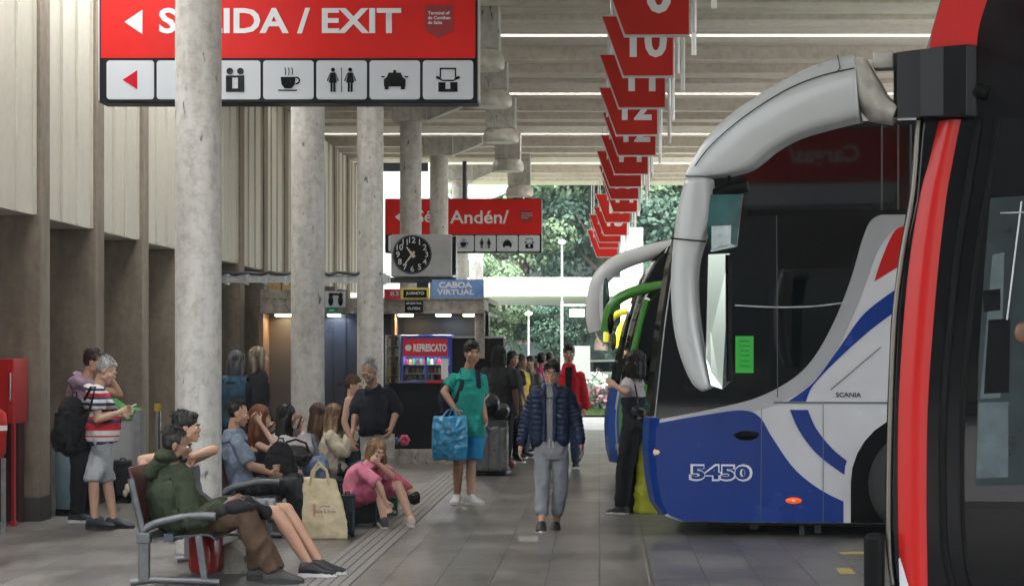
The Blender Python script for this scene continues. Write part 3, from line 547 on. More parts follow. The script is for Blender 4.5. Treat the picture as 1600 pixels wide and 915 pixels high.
# recycling unit
d = 24.75; s = S(d)
t = thing('recycling_bin', 'square grey recycling bin with a bright green flap lid', 'bin', (X(195), d, 0))
mb = MB(); mb.mm((X(152), d, .1), (X(214), d + .5, Z(655))); mb.build('bin_body', mat('bin_grey', (.36, .37, .37), .45, var=.1), t, bevel=.015)
mb = MB(); mb.mm((X(206), d - .01, .1), (X(219), d + .3, Z(640))); mb.build('corner_post', M_GALV, t); mb = MB(); mb.mm((X(152), d + .02, 0), (X(216), d + .48, .1)); mb.build('base', M_BLACK, t)
mb = MB(); mb.prism([(X(170), d - .02, Z(655)), (X(205), d - .02, Z(655)), (X(214), d - .02, Z(640)), (X(186), d - .02, Z(634)), (X(170), d - .02, Z(622))], (0, .4, 0)); mb.build('green_lid', mat('lid_green', (.02, .22, .03), .4), t, bevel=.01)
t = thing('ashtray_post', 'slim steel post with a yellow cap beside the grey recycling bin', 'post', (X(238), d + .3, 0))
mb = MB(); mb.tube([(X(238), d + .3, 0), (X(238), d + .3, Z(643))], .035, 16); mb.build('post', M_CHROME, t); mb = MB(); mb.tube([(X(238), d + .3, Z(643)), (X(238), d + .3, Z(631))], .042, 16); mb.build('cap', mat('cap_yellow', (.45, .28, .03), .45), t)
# ------------------------------------------------------------ buses
M_BWHITE = mat('bus_white', (.52, .53, .55), .25, var=.06, vs=1.5, coat=.2); M_BBLUE = mat('bus_blue', (.0, .028, .20), .25, var=.12, vs=1.5, coat=.15, spec=.35)
M_BRED = mat('bus_red', (.42, .006, .004), .3, coat=.1, spec=.3); M_BSILV = mat('bus_silver', (.36, .37, .38), .3, metal=.4, coat=.4)
M_GLASS = mat('tinted_glass', (.002, .0025, .003), .03, spec=.8); M_GLASS2 = mat('tinted_glass_brown', (.005, .0045, .0045), .12, spec=.3)
M_RUB = mat('black_rubber', (.004, .004, .004), .55, spec=.1); M_TYRE = mat('tyre', (.02, .02, .021), .75, bump=.3, bs=40)
M_ARM = mat('arm_grey', (.30, .31, .30), .3, var=.05, vs=3, coat=.3); M_ARMW = mat('arm_white', (.8, .81, .82), .3, coat=.3); M_TEAL = mat('teal_glass', (.015, .06, .06), .08, spec=.6, coat=.2, var=.5, vs=4)
M_MIRR = mat('mirror_glass', (.75, .82, .82), .06, metal=1); M_LAMPO = mat('lamp_orange', (.75, .07, .005), .3, emis=((1, .12, .01), .08)); M_LAMPA = mat('lamp_clear', (.5, .38, .25), .15, emis=((1, .65, .3), .05))
M_UNDER = mat('chassis_black', (.012, .012, .012), .8)
def bus_body(name, sil, parent, m, width=2.6, bulge=(0, -.05, -.12, -.17, -.19, -.17, -.12, -.05, 0), inset=.06, nose_x=1.6):
    """sil = closed side outline (x forward edge small, z) in the local frame; lofted across y with a curved nose"""
    n = len(bulge); zc = sum(p[1] for p in sil) / len(sil); rings = []
    ys = [0, .05, .25, .75, 1.3, 1.85, 2.35, 2.55, 2.6]
    for i, y in enumerate(ys):
        e = inset if i in (0, n - 1) else (inset * .15 if i in (1, n - 2) else 0); r = []
        for x, z in sil:
            w = max(0, min(1, (nose_x - x) / nose_x)); zz = z - math.copysign(min(e, abs(z - zc)), z - zc) if i in (0, n - 1) else z
            xx = x + (e if x < nose_x else 0) + bulge[i] * w * w
            r.append((xx, y * width / 2.6, zz))
        rings.append(r)
    mb = MB(); mb.loft(rings); return mb.build(name, m, parent, bevel=.01)
def wheel(parent, x, z, r, y=.12, out=-1):
    mb = MB(); mb.smooth = True
    prof = [(r * .62, -.13), (r * .9, -.15), (r * .985, -.11), (r, -.05), (r, .05), (r * .985, .11), (r * .9, .15), (r * .62, .13)]
    mb.loft([[(x + q * math.cos(2 * math.pi * k / 40), y + w, z + q * math.sin(2 * math.pi * k / 40)) for k in range(40)] for q, w in prof], False); w = mb.build('wheel', M_TYRE, parent)
    mb = MB(); mb.tube([(x, y - .07, z), (x, y - .03, z)], [r * .6, r * .62], 32); mb.tube([(x, y - .12, z), (x, y - .07, z)], [r * .2, r * .26], 24); mb.build('rim', M_GALV, w)
    mb = MB(); [mb.tube([(x + r * .4 * math.cos(k * math.pi / 5), y - .09, z + r * .4 * math.sin(k * math.pi / 5)), (x + r * .4 * math.cos(k * math.pi / 5), y - .07, z + r * .4 * math.sin(k * math.pi / 5))], .018, 8) for k in range(10)]; mb.build('wheel_nuts', M_CHROME, w)
# ===== the blue and white coach 5450
DB = 20.0; SB = S(DB); bx = lambda x: (x - 1012) / SB; bz = lambda y: EYE - (y - VY) / SB
YAW = R(7)
bus = thing('coach', 'white and blue double-height coach numbered 5450 with dark curved side glass', 'bus', (0, 0, 0), 'coaches nose-in at the platform')
sil = [(1060, 815), (1035, 806), (1022, 785), (1015, 745), (1012, 705), (1013, 665), (1019, 610), (1030, 510), (1044, 415), (1060, 345), (1085, 290), (1125, 242), (1180, 208), (1270, 191), (1420, 187), (3300, 187), (3320, 230), (3325, 815)]
sil = [(bx(x), bz(y)) for x, y in sil]
archx, archr = bx(1430), 0.62
wz = .52
body = bus_body('body', sil, bus, M_BWHITE)
def side(name, pts, m, y=-.004, th=.003, parent=None, smooth=None):
    pp = [(bx(a), y, bz(b)) for a, b in pts]; mb = MB(); mb.prism(pp, (0, th, 0)); return mb.build(name, m, parent or bus)
def curve(pts, n=8):
    out = []
    for i in range(len(pts) - 1):
        p0, p1, p2, p3 = [Vector(pts[max(0, min(len(pts) - 1, k))]) for k in (i - 1, i, i + 1, i + 2)]
        for j in range(n):
            t = j / n; out.append(tuple(.5 * ((2 * p1) + (p2 - p0) * t + (2 * p0 - 5 * p1 + 4 * p2 - p3) * t * t + (3 * p1 - p0 - 3 * p2 + p3) * t ** 3)))
    out.append(tuple(pts[-1])); return out
edge = curve([(1415, 336), (1378, 336), (1352, 345), (1338, 372), (1318, 440), (1292, 505), (1262, 558), (1228, 592), (1175, 620), (1110, 637), (1022, 654)])
front = curve([(1016, 650), (1021, 610), (1032, 510), (1047, 415), (1062, 345), (1087, 292), (1127, 245), (1182, 211), (1272, 194)], 4)
side('side_glass', edge + front + [(1700, 191), (2500, 191), (2500, 336), (1600, 336)], M_GLASS, y=-.008, th=.006)
sb2 = curve([(1415, 356), (1392, 358), (1375, 372), (1358, 400), (1338, 455), (1315, 510), (1285, 568), (1250, 605), (1195, 634), (1130, 650), (1050, 663)])
silver = side('silver_band', edge[:-6] + [(1045, 655)] + list(reversed(sb2)) + [(1600, 356), (1600, 337)], M_BSILV, y=-.005)
bl = curve([(1022, 660), (1090, 648), (1150, 640), (1178, 650), (1198, 682), (1232, 730), (1272, 762), (1312, 782)])
side('blue_panel', bl + [(1312, 813), (1060, 813), (1038, 804), (1026, 784), (1019, 745), (1016, 705), (1017, 670)], M_BBLUE, y=-.006)
a1_ = curve([(1225, 639), (1240, 672), (1268, 708), (1313, 742)]); a2_ = curve([(1319, 722), (1290, 698), (1266, 668), (1253, 639)])
side('blue_arc', a1_ + a2_, M_BBLUE, y=-.006)
a1_ = curve([(1223, 626), (1262, 596), (1300, 545), (1340, 490), (1395, 448)]); a2_ = curve([(1395, 482), (1350, 515), (1300, 560), (1262, 600), (1250, 626)])
side('blue_stripe', a1_ + a2_, M_BBLUE, y=-.0065)
side('red_stripe', curve([(1355, 441), (1368, 402), (1385, 365), (1402, 355)]) + [(1600, 355), (1600, 400), (1402, 412)], M_BRED, y=-.0065)
side('upper_blind', [(1205, 338), (1345, 338), (1318, 420), (1205, 421)], M_GLASS2, y=-.010, th=.002)
side('deck_bar', [(1160, 330), (1410, 330), (1410, 338), (1160, 339)], M_RUB, y=-.012)
for x in (1365, 1390, 1409): side('window_post', [(x, 200), (x + 3, 200), (x + 3, 331), (x, 331)], mat('post_grey', (.05, .052, .055), .3), y=-.012)
side('window_divider', [(1204, 338), (1205.5, 338), (1207, 620), (1205.5, 620)], M_STEEL, y=-.011)
side('window_rail', curve([(1140, 476), (1200, 479), (1260, 478), (1312, 472)]) + list(reversed(curve([(1140, 478), (1200, 481), (1260, 480), (1312, 474)]))), M_GALV, y=-.011)
for nm, pts in (('panel_line', [(1181, 637), (1182, 637), (1180.5, 813), (1179.5, 813)]), ('panel_line', [(1200, 626.5), (1420, 626.5), (1420, 629), (1200, 629)]), ('panel_line', [(1276, 630), (1277, 630), (1277, 812), (1276, 812)]), ('panel_line', [(1288, 607), (1365, 541), (1365.7, 542), (1289, 608)])): side(nm, pts, mat('line_grey', (.10, .11, .13), .5), y=-.008)
mb = MB(); mb.smooth = True; mb.tube([(bx(1139), -.02, bz(678.5)), (bx(1148), -.045, bz(678)), (bx(1165), -.05, bz(678)), (bx(1176), -.03, bz(677.5))], [.01, .022, .026, .02], 10); mb.ell((bx(1158), -.012, bz(679)), (.11, .012, .045)); mb.build('door_handle', M_RUB, bus)
mb = MB(); mb.smooth = True; mb.ell((bx(1231), -.01, bz(779.5)), (.078, .018, .032)); o = mb.build('marker_lamp', M_LAMPO, bus)
mb = MB(); mb.ell((bx(1231), -.022, bz(779.5)), (.02, .01, .014)); mb.build('bulb', M_LAMPA, o)
side('green_sticker', [(1141, 525), (1169, 525), (1169, 582), (1141, 582)], mat('sticker_green', (.02, .42, .04), .5), y=-.014)
for i, (y, wd) in enumerate([(532, 16), (540, 18), (547, 14), (555, 17), (563, 15), (571, 16)]):
    text(['Salta', 'Jujuy', 'Oran', 'Tartagal', 'Guemes', 'Metan'][i], 'sticker_lettering', mat('ink_green', (.01, .10, .02), .6), bus, (bx(1155), -.016, bz(y)), 4.5 / SB, width=wd / SB, ext=.002)
text('5450', 'number_outline', M_LETTER, bus, (bx(1118), -.009, bz(737)), 27 / SB, width=99 / SB, ext=.003, off=.075)
text('5450', 'number_fill', M_BBLUE, bus, (bx(1118), -.013, bz(737)), 21 / SB, width=91 / SB, ext=.003, off=.03)
text('SCANIA', 'maker_lettering', M_STEEL, bus, (bx(1315.5), -.009, bz(615.5)), 7.5 / SB, width=39 / SB, ext=.004, off=.03)
# wheel arch and wheel
arch = [(bx(1430) - .66 * math.cos(R(a)) * 1.02, .52 + .66 * math.sin(R(a))) for a in range(0, 181, 12)]
mb = MB(); mb.prism([(arch[0][0], -.012, bz(813))] + [(x, -.012, z) for x, z in arch] + [(arch[-1][0], -.012, bz(813))], (0, .006, 0)); mb.build('wheel_arch', M_RUB, bus)
mb = MB(); arc2 = [(bx(1430) - .74 * math.cos(R(a)), .52 + .74 * math.sin(R(a))) for a in range(0, 181, 12)]
mb.prism([(arc2[0][0], -.01, bz(813))] + [(x, -.01, z) for x, z in arc2] + [(arc2[-1][0], -.01, bz(813)), (arch[-1][0], -.01, bz(813))] + [(x, -.01, z) for x, z in reversed(arch)] + [(arch[0][0], -.01, bz(813))], (0, .004, 0)); mb.build('arch_trim', M_BWHITE, bus)
wheel(bus, bx(1430), .51, .51, y=.0); wheel(bus, bx(1430) + 6.3, .51, .51, y=.0)
mb = MB(); mb.mm((.5, .15, .10), (bx(3300), 2.45, .5)); mb.build('chassis', M_UNDER, bus)
mb = MB(); mb.mm((bx(1238), .3, .0), (bx(1246), .5, .25)); mb.mm((bx(1262), .3, .02), (bx(1272), .5, .25)); mb.mm((bx(1160), .4, .04), (bx(1172), .7, .2)); mb.build('air_line', M_STEEL, bus)
# windscreen wraps the front above the bumper
ws = [(x, z) for x, z in sil if bz(652) < z < bz(200) and x < 2.2]
ws = [(bx(a), bz(b)) for a, b in [(1014, 650), (1019, 610), (1030, 510), (1044, 415), (1060, 345), (1085, 290), (1125, 242), (1180, 208)]]
bul = (0, -.05, -.12, -.17, -.19, -.17, -.12, -.05, 0); ys = [0, .05, .25, .75, 1.3, 1.85, 2.35, 2.55, 2.6]; rings = []
mb = MB(); mb.smooth = True
rows = []
for i, y in enumerate(ys):
    e = .06 if i in (0, 8) else (.009 if i in (1, 7) else 0)
    rows.append([(x + e + bul[i] * max(0, (1.6 - x) / 1.6) ** 2 - .012, y if i else .0, z) for x, z in ws])
for i in range(len(rows) - 1):
    n = len(ws); mb.add(rows[i] + rows[i + 1], [(j, j + 1, n + j + 1, n + j) for j in range(n - 1)])
mb.build('windscreen', M_GLASS, bus)
rows = []
mb = MB(); wb = [(bx(a), bz(b)) for a, b in [(1060, 815), (1035, 806), (1022, 785), (1015, 745), (1012, 705), (1013, 665), (1014, 652)]]
for i, y in enumerate(ys):
    e = .06 if i in (0, 8) else (.009 if i in (1, 7) else 0)
    rows.append([(x + e + bul[i] * max(0, (1.6 - x) / 1.6) ** 2 - .008, y, z - (.0 if z > .3 else -e)) for x, z in wb])
for i in range(len(rows) - 1):
    n = len(wb); mb.add(rows[i] + rows[i + 1], [(j, j + 1, n + j + 1, n + j) for j in range(n - 1)])
mb.smooth = True; mb.build('front_bumper', M_BBLUE, bus)
for yy in (.10, 2.3): mb = MB(); mb.smooth = True; mb.ell((bx(1014) + .03, yy, bz(706)), (.06, .12, .055)); mb.build('headlight', M_LAMPA, bus)
mb = MB(); mb.tube([(bx(1046), .02, bz(400)), (bx(1031), .0, bz(505)), (bx(1020), .01, bz(605)), (bx(1015), .02, bz(650))], .008, 6); mb.build('screen_seal', M_GALV, bus)
bus.location = ((1012 - VX) / SB + .05, DB, 0); bus.rotation_euler = (0, 0, -YAW)
# ===== mirror arm builder: list of (x, z) px centre points with radii, in a bus local frame
def arm(parent, name, pts, rad, m, y, ry=None, n=16):
    mb = MB(); mb.smooth = True; mb.tube([(a, y if not isinstance(y, (list, tuple)) else y[i], b) for i, (a, b) in enumerate(pts)], rad, n, ry=ry); return mb.build(name, m, parent)
# ===== simpler coaches further along
def coach(label, d, xnose, sil_px, m_body, m_bump, yaw, L=11, bz_line=640, group='coaches nose-in at the platform', cat='bus', name='coach', top_split=None):
    s = S(d); fx = lambda x: (x - xnose) / s; fz = lambda y: EYE - (y - VY) / s
    t = thing(name, label, cat, (0, 0, 0), group)
    sl_ = [(fx(x), fz(y)) for x, y in sil_px]; zt = sl_[-1][1]; zb = sl_[0][1]
    full = sl_ + [(L * .5, zt + .01), (L, zt), (L + .05, zt - .3), (L + .05, zb)]
    bus_body('body', full, t, m_body)
    n = len(sl_)
    def wrap(nm, a, b, m, off):
        ws = sl_[a:b]; rows = []; mb = MB(); mb.smooth = True
        for i, y in enumerate(ys):
            e = .06 if i in (0, 8) else (.009 if i in (1, 7) else 0)
            rows.append([(x + e + bul[i] * max(0, (1.6 - x) / 1.6) ** 2 - off, y, z) for x, z in ws])
        for i in range(len(rows) - 1):
            k = len(ws); mb.add(rows[i] + rows[i + 1], [(j, j + 1, k + j + 1, k + j) for j in range(k - 1)])
        return mb.build(nm, m, t)
    zs = fz(bz_line); k = next(i for i, (x, z) in enumerate(sl_) if z >= zs - 1e-6)
    wrap('windscreen', k, n, M_GLASS, .012); wrap('front_bumper', 0, k + 1, m_bump, .008)
    # side glass and lower side paint
    mb = MB(); mb.prism([(x + .07, -.006, z) for x, z in sl_[k:n]] + [(L - .4, -.006, zt - .12), (L - .4, -.006, zs)], (0, .004, 0)); mb.build('side_glass', M_GLASS, t)
    mb = MB(); mb.prism([(x + .07, -.006, z + .05) for x, z in sl_[:k + 1]] + [(3.2, -.006, zs), (2.4, -.006, zb + .05)], (0, .004, 0)); mb.build('side_paint', m_bump, t)
    wheel(t, 2.6, .48, .48, y=.0); wheel(t, L - 3, .48, .48, y=.0)
    mb = MB(); mb.mm((.6, .2, .12), (L - .2, 2.4, .5)); mb.build('chassis', M_UNDER, t)
    for yy in (.2, 2.2): mb = MB(); mb.smooth = True; mb.ell((sl_[1][0] + .0, yy, .75), (.07, .14, .06)); mb.build('headlight', M_LAMPA, t)
    t.location = ((xnose - VX) / s, d, 0); t.rotation_euler = (0, 0, -yaw)
    return t, fx, fz
# second coach: white looping mirror arms, blue nose
tc, fx, fz = coach('blue-nosed coach with white looping mirror arm behind the 5450 coach', 28.6, 955,
    [(975, 724), (962, 722), (957, 700), (955, 665), (956, 645), (963, 600), (971, 560), (981, 510), (1001, 442), (1022, 406), (1045, 385), (1085, 372), (1150, 366)], M_BWHITE, mat('nose_blue', (.03, .10, .40), .25, coat=.7), R(7), bz_line=641)
mb = MB(); mb.mm((fx(962), -.012, fz(700)), (fx(985), -.004, fz(693))); mb.build('side_stripe', M_BWHITE, tc)
ap = [(fx(a), fz(b)) for a, b in curve([(1075, 382), (1040, 387), (1000, 396), (966, 408), (943, 424), (930, 444), (925, 470), (924, 500), (928, 516)], 4)]
nn = len(ap); rr = [.10 + .045 * math.sin(math.pi * i / nn) for i in range(nn)]; arm(tc, 'mirror_arm', ap, rr, M_ARMW, .3, ry=[.12 - .02 * abs(i - nn / 2) / nn for i in range(nn)])
mb = MB(); mb.smooth = True; mb.ell((fx(940), .22, fz(470)), (.07, .07, .36)); mm_ = mb.build('mirror', M_ARMW, tc); mb = MB(); mb.smooth = True; mb.ell((fx(944), .19, fz(470)), (.05, .06, .33)); mb.build('mirror_glass', M_TEAL, mm_)
mb = MB(); mb.tube([(fx(975), -.02, fz(560)), (fx(985), -.02, fz(510)), (fx(1004), -.02, fz(444)), (fx(1024), -.02, fz(408))], .018, 6); mb.build('screen_seal', M_GALV, tc)
# green minibus squeezed between
M_GREEN = mat('bus_green', (.045, .26, .012), .28, coat=.6); M_YELLOW = mat('bus_yellow', (.62, .52, .02), .3, coat=.5)
tg, fx, fz = coach('low green minibus whose mirror arm loops below the white one', 25.6, 980,
    [(1000, 728), (985, 722), (981, 690), (980, 650), (983, 600), (988, 545), (998, 500), (1008, 470), (1022, 455), (1045, 446), (1100, 440)], M_GREEN, M_GREEN, R(7), L=6.5, bz_line=600, cat='minibus', name='minibus', group=None)
ap = [(fx(a), fz(b)) for a, b in curve([(1040, 446), (1010, 450), (985, 456), (962, 468), (950, 484), (946, 505), (944, 518)], 4)]
arm(tg, 'mirror_arm', ap, [.065] * len(ap), M_GREEN, .15); mb = MB(); mb.smooth = True; mb.ell((fx(951), .15, fz(503)), (.045, .08, .15)); mb.build('mirror', M_BLACK, tg)
mb = MB(); mb.tube([(fx(1010), -.03, fz(468)), (fx(1000), -.03, fz(505)), (fx(990), -.03, fz(548))], .035, 8); mb.build('pillar', M_GREEN, tg)
# yellow-armed coach far along
ty, fx, fz = coach('far coach with small yellow mirror arms beside the green one', 60, 966,
    [(973, 638), (967, 634), (966, 610), (967, 590), (972, 560), (979, 525), (988, 495), (1000, 475), (1020, 466), (1060, 462)], M_BWHITE, mat('nose_blue', (.03, .10, .40), .25), R(7), bz_line=590)
for j, (dx_, dy_) in enumerate(((0, 0), (5, 9))):
    ap = [(fx(a + dx_), fz(b + dy_)) for a, b in curve([(993, 484), (976, 486), (961, 491), (951, 502), (946, 518), (945, 534)], 4)]
    arm(ty, 'mirror_arm', ap, [.09] * len(ap), M_YELLOW, .3 + 1.9 * j)
mb = MB(); mb.smooth = True; mb.ell((fx(956), .3, fz(532)), (.10, .12, .28)); mb.build('mirror', M_BLACK, ty)
# ===== red and black coach close to the camera
DR = 12.2; SR = S(DR); rx = lambda x: (x - 1380) / SR; rz = lambda y: EYE - (y - VY) / SR
red = thing('coach', 'red and black coach nose at the right edge with a big jointed white mirror arm', 'bus', (0, 0, 0), 'coaches nose-in at the platform')
sil = [(1400, 935), (1388, 915), (1381, 860), (1380, 770), (1383, 636), (1389, 500), (1401, 400), (1418, 300), (1427, 195), (1440, 90), (1466, 0), (1490, -60), (1560, -110), (1700, -135), (4300, -135), (4400, -80), (4400, 935)]
sil = [(rx(x), rz(y)) for x, y in sil]
bus_body('body', sil, red, M_BLACK, bulge=(0, -.0, -.0, -.0, 0, 0, 0, 0, 0), inset=.05)
def rp(name, pts, m, y=-.006, th=.005, par=None): mb = MB(); mb.prism([(rx(a), y, rz(b)) for a, b in pts], (0, th, 0)); return mb.build(name, m, par or red)
L1 = curve([(1466, 192), (1452, 250), (1437, 307), (1422, 400), (1412, 500), (1404, 636), (1403, 770), (1405, 864), (1412, 925)]); L2 = curve([(1449, 925), (1448, 864), (1447, 770), (1449, 636), (1458, 500), (1467, 400), (1478, 307), (1488, 250), (1500, 190)])
mb = MB(); nL = len(L1); L2r = list(reversed(L2))
# the red pillar as a gently convex strip
for k in range(nL - 1):
    q = []
    for i in (k, k + 1):
        a, b = Vector(L1[i]), Vector(L2r[i]); q.append([(rx(a.x + (b.x - a.x) * w), -.008 - .035 * math.sin(math.pi * w), rz(a.y + (b.y - a.y) * w)) for w in (0, .2, .4, .6, .8, 1)])
    mb.smooth = True; mb.add(q[0] + q[1], [(j, j + 1, 6 + j + 1, 6 + j) for j in range(5)])
mb.build('red_pillar', M_BRED, red)
rp('upper_red_panel', curve([(1450, 84), (1458, 45), (1470, 5), (1490, -55)], 4) + curve([(1560, -60), (1540, 5), (1528, 45), (1524, 76)], 4), M_BRED, y=-.012, th=.01)
mb = MB(); mb.smooth = True; c_ = curve([(1431, 190), (1423, 300), (1406, 400), (1394, 500), (1388, 636), (1385, 770), (1386, 860), (1392, 912)]); mb.tube([(rx(a) + .012, -.012, rz(b)) for a, b in c_], .014, 10); mb.build('edge_strip', M_TRIM, red)
for off, rr_ in ((22, .022), (52, .014)):
    mb = MB(); mb.smooth = True; c_ = curve([(1505, 190), (1490, 290), (1474, 390), (1462, 500), (1451, 640), (1450, 790), (1455, 870), (1470, 930)]); mb.tube([(rx(a + off), -.012, rz(b)) for a, b in c_], rr_, 8); mb.build('door_seal', M_RUB, red)
gl = [(1555, 190), (1700, 190), (1700, 780), (1500, 780), (1505, 690), (1510, 560), (1530, 380), (1545, 260)]
rp('door_glass', gl, M_GLASS, y=-.010, th=.008)
# cab interior seen in the door glass, as its own panels
M_CAB = mat('cab_grey', (.055, .08, .085), .4, var=.3, vs=6); M_CAB2 = mat('cab_teal', (.006, .016, .018), .3, var=.4, vs=5)
rp('lower_door', [(1500, 790), (1700, 790), (1700, 925), (1490, 925)], M_GLASS2, y=-.010, th=.008)
rp('cab_window', [(1545, 312), (1660, 306), (1660, 752), (1522, 756), (1527, 560), (1536, 420)], M_CAB2, y=-.013, th=.002)
rp('cab_panel', [(1527, 628), (1572, 626), (1572, 742), (1523, 745)], M_CAB, y=-.016, th=.002); rp('cab_panel', [(1548, 400), (1566, 396), (1560, 620), (1529, 622)], M_CAB, y=-.016, th=.002)
rp('cab_seat', [(1542, 500), (1575, 498), (1573, 612), (1535, 614)], M_RUB, y=-.018, th=.002); rp('cab_seat', [(1533, 455), (1560, 452), (1560, 485), (1535, 488)], M_RUB, y=-.018, th=.002)
mb = MB(); mb.tube([(rx(1592), -.02, rz(318)), (rx(1582), -.02, rz(400)), (rx(1570), -.02, rz(500))], .006, 6); mb.tube([(rx(1560), -.02, rz(336)), (rx(1640), -.02, rz(334))], .006, 6); mb.build('grab_rail', M_GALV, red)
mb = MB(); mb.ell((rx(1594), -.02, rz(520)), (.05, .012, .06)); mb.build('steering_hub', M_LAMPA and mat('hub_brown', (.12, .06, .03), .4), red)
rp('lower_chevron', [(1405, 870), (1407, 870), (1424, 925), (1407, 925)], M_BWHITE, y=-.05, th=.03)
# clamp round the pillar
mb = MB(); mb.smooth = True
rings = []
for a, y in ((1398, .05), (1398, -.10), (1404, -.14), (1440, -.15), (1475, -.17), (1510, -.15), (1524, -.08), (1526, .02)):
    top = 88 + (a - 1398) * -.08; bot = 188; rings.append([(rx(a), y, rz(top)), (rx(a), y, rz(bot)), (rx(a), y + .08, rz(bot)), (rx(a), y + .08, rz(top))])
mb.smooth = False; mb.loft(rings); mb.build('mirror_clamp', mat('clamp_black', (.003, .003, .004), .25, spec=.2), red, bevel=.01)
mb = MB(); mb.smooth = True; mb.tube([(rx(1520), -.05, rz(144)), (rx(1540), -.05, rz(150))], .04, 10); mb.build('pivot', M_RUB, red)
# arm: lofted box-like section from the clamp, arcing forward then hanging down
topl = curve([(1340, 86), (1290, 98), (1240, 118), (1190, 145), (1140, 178), (1105, 212), (1082, 248), (1070, 272)], 6)
botl = curve([(1346, 190), (1300, 200), (1250, 214), (1215, 232), (1190, 252), (1170, 264), (1140, 271), (1112, 273)], 6)
rings = []
for i, (a, b) in enumerate(zip(topl, botl)):
    a, b = Vector(a), Vector(b); t_ = i / (len(topl) - 1); hw = .17 - .04 * t_; r = []
    for k in range(16):
        an = 2 * math.pi * k / 16; cu, sv = math.cos(an), math.sin(an); cu = math.copysign(abs(cu) ** .38, cu); sv = math.copysign(abs(sv) ** .38, sv)
        p = (a + b) / 2 + (a - b) / 2 * cu; r.append((rx(p.x), -.02 + hw * sv, rz(p.y)))
    rings.append(r)
mb = MB(); mb.smooth = True; mb.loft(rings); ma = mb.build('mirror_arm', M_ARM, red)
q_ = curve([(1340, 112), (1290, 122), (1240, 140), (1190, 168), (1145, 200), (1110, 232), (1090, 258)], 4); mb = MB(); mb.tube([(rx(a), -.192 + .0010 * i, rz(b)) for i, (a, b) in enumerate(q_)], .0035, 6); mb.build('arm_seam', M_RUB, ma)
mb = MB(); mb.tube([(rx(1314), -.196, rz(92)), (rx(1318), -.198, rz(112)), (rx(1312), -.196, rz(118))], .0035, 6); mb.build('arm_joint', M_RUB, ma)
rings = []
lf = curve([(1070, 276), (1058, 320), (1050, 375), (1046, 440), (1050, 510), (1062, 560), (1080, 600), (1096, 612)], 3)
rt = curve([(1112, 276), (1113, 300), (1108, 350), (1092, 400), (1088, 450), (1093, 510), (1102, 560), (1112, 605)], 3)
for i, (a, b) in enumerate(zip(lf, rt)):
    a, b = Vector(a), Vector(b); t_ = i / (len(lf) - 1); hw = .15 - .05 * t_; r = []
    for k in range(16):
        an = 2 * math.pi * k / 16; cu, sv = math.cos(an), math.sin(an); cu = math.copysign(abs(cu) ** .7, cu); sv = math.copysign(abs(sv) ** .7, sv)
        p = (a + b) / 2 + (a - b) / 2 * cu; r.append((rx(p.x), -.02 + hw * sv, rz(p.y)))
    rings.append(r)
mb = MB(); mb.smooth = True; mb.loft(rings); hs = mb.build('mirror_housing', M_ARM, red)
mb = MB(); mb.tube([(rx(1052), -.18, rz(371)), (rx(1108), -.18, rz(377))], .005, 6); mb.build('housing_seam', M_RUB, hs)
mb = MB(); mb.smooth = True; mb.tube([(rx(1342), -.02, rz(96)), (rx(1352), -.02, rz(140)), (rx(1375), -.02, rz(172)), (rx(1400), -.02, rz(182))], [.05, .10, .09, .06], 12, ry=.17); mb.mm((rx(1366), -.1, rz(110)), (rx(1398), .05, rz(84))); mb.mm((rx(1374), -.1, rz(186)), (rx(1400), .05, rz(165))); mb.build('arm_hinge', mat('hinge_grey', (.27, .255, .22), .5, var=.3, vs=10), red, bevel=.01)
mb = MB(); mb.smooth = True; mb.tube([(rx(1112), -.02, rz(300)), (rx(1140), -.02, rz(292)), (rx(1168), -.02, rz(288))], [.03, .045, .035], 10); mb.tube([(rx(1138), -.02, rz(290)), (rx(1138), -.02, rz(268))], .012, 6); mb.build('mirror_bracket', M_RUB, red)
mb = MB(); mb.prism([(rx(1112), -.1, rz(302)), (rx(1160), -.02, rz(300)), (rx(1150), -.02, rz(383)), (rx(1112), -.1, rz(392)), (rx(1106), -.1, rz(360))], (0, .02, 0)); mb.build('wide_mirror', M_TEAL, red)
mb = MB(); mb.prism([(rx(1114), -.125, rz(352)), (rx(1143), -.07, rz(350)), (rx(1142), -.07, rz(380)), (rx(1114), -.125, rz(388))], (0, .01, 0)); mb.build('mirror_glass', mat('mirror_reflection_pale', (.26, .32, .32), .25, var=.4, vs=8), red)  # pale mottled colour stands in for the reflected scene
mb = MB(); mb.prism([(rx(1108), -.10, rz(396)), (rx(1139), -.03, rz(394)), (rx(1140), -.03, rz(596)), (rx(1128), -.05, rz(608)), (rx(1112), -.10, rz(602)), (rx(1104), -.1, rz(560))], (0, .012, 0)); mg = mb.build('mirror_glass', mat('mirror_silver', (.36, .44, .43), .05, metal=1), red)
mb = MB(); mb.tube([(rx(1140), -.05, rz(396)), (rx(1141), -.05, rz(596))], .012, 6); mb.build('mirror_rim', M_RUB, red)
# black flap at the bumper corner
mb = MB(); mb.mm((rx(1352), -.12, rz(940)), (rx(1382), .05, rz(832))); mb.build('corner_flap', M_RUB, red, bevel=.03)
wheel(red, 3.0, .5, .5, y=0); mb = MB(); mb.mm((.3, .15, .02), (9, 2.4, .5)); mb.build('chassis', M_UNDER, red)
red.location = ((1380 - VX) / SR, DR, 0); red.rotation_euler = (0, 0, -R(12))
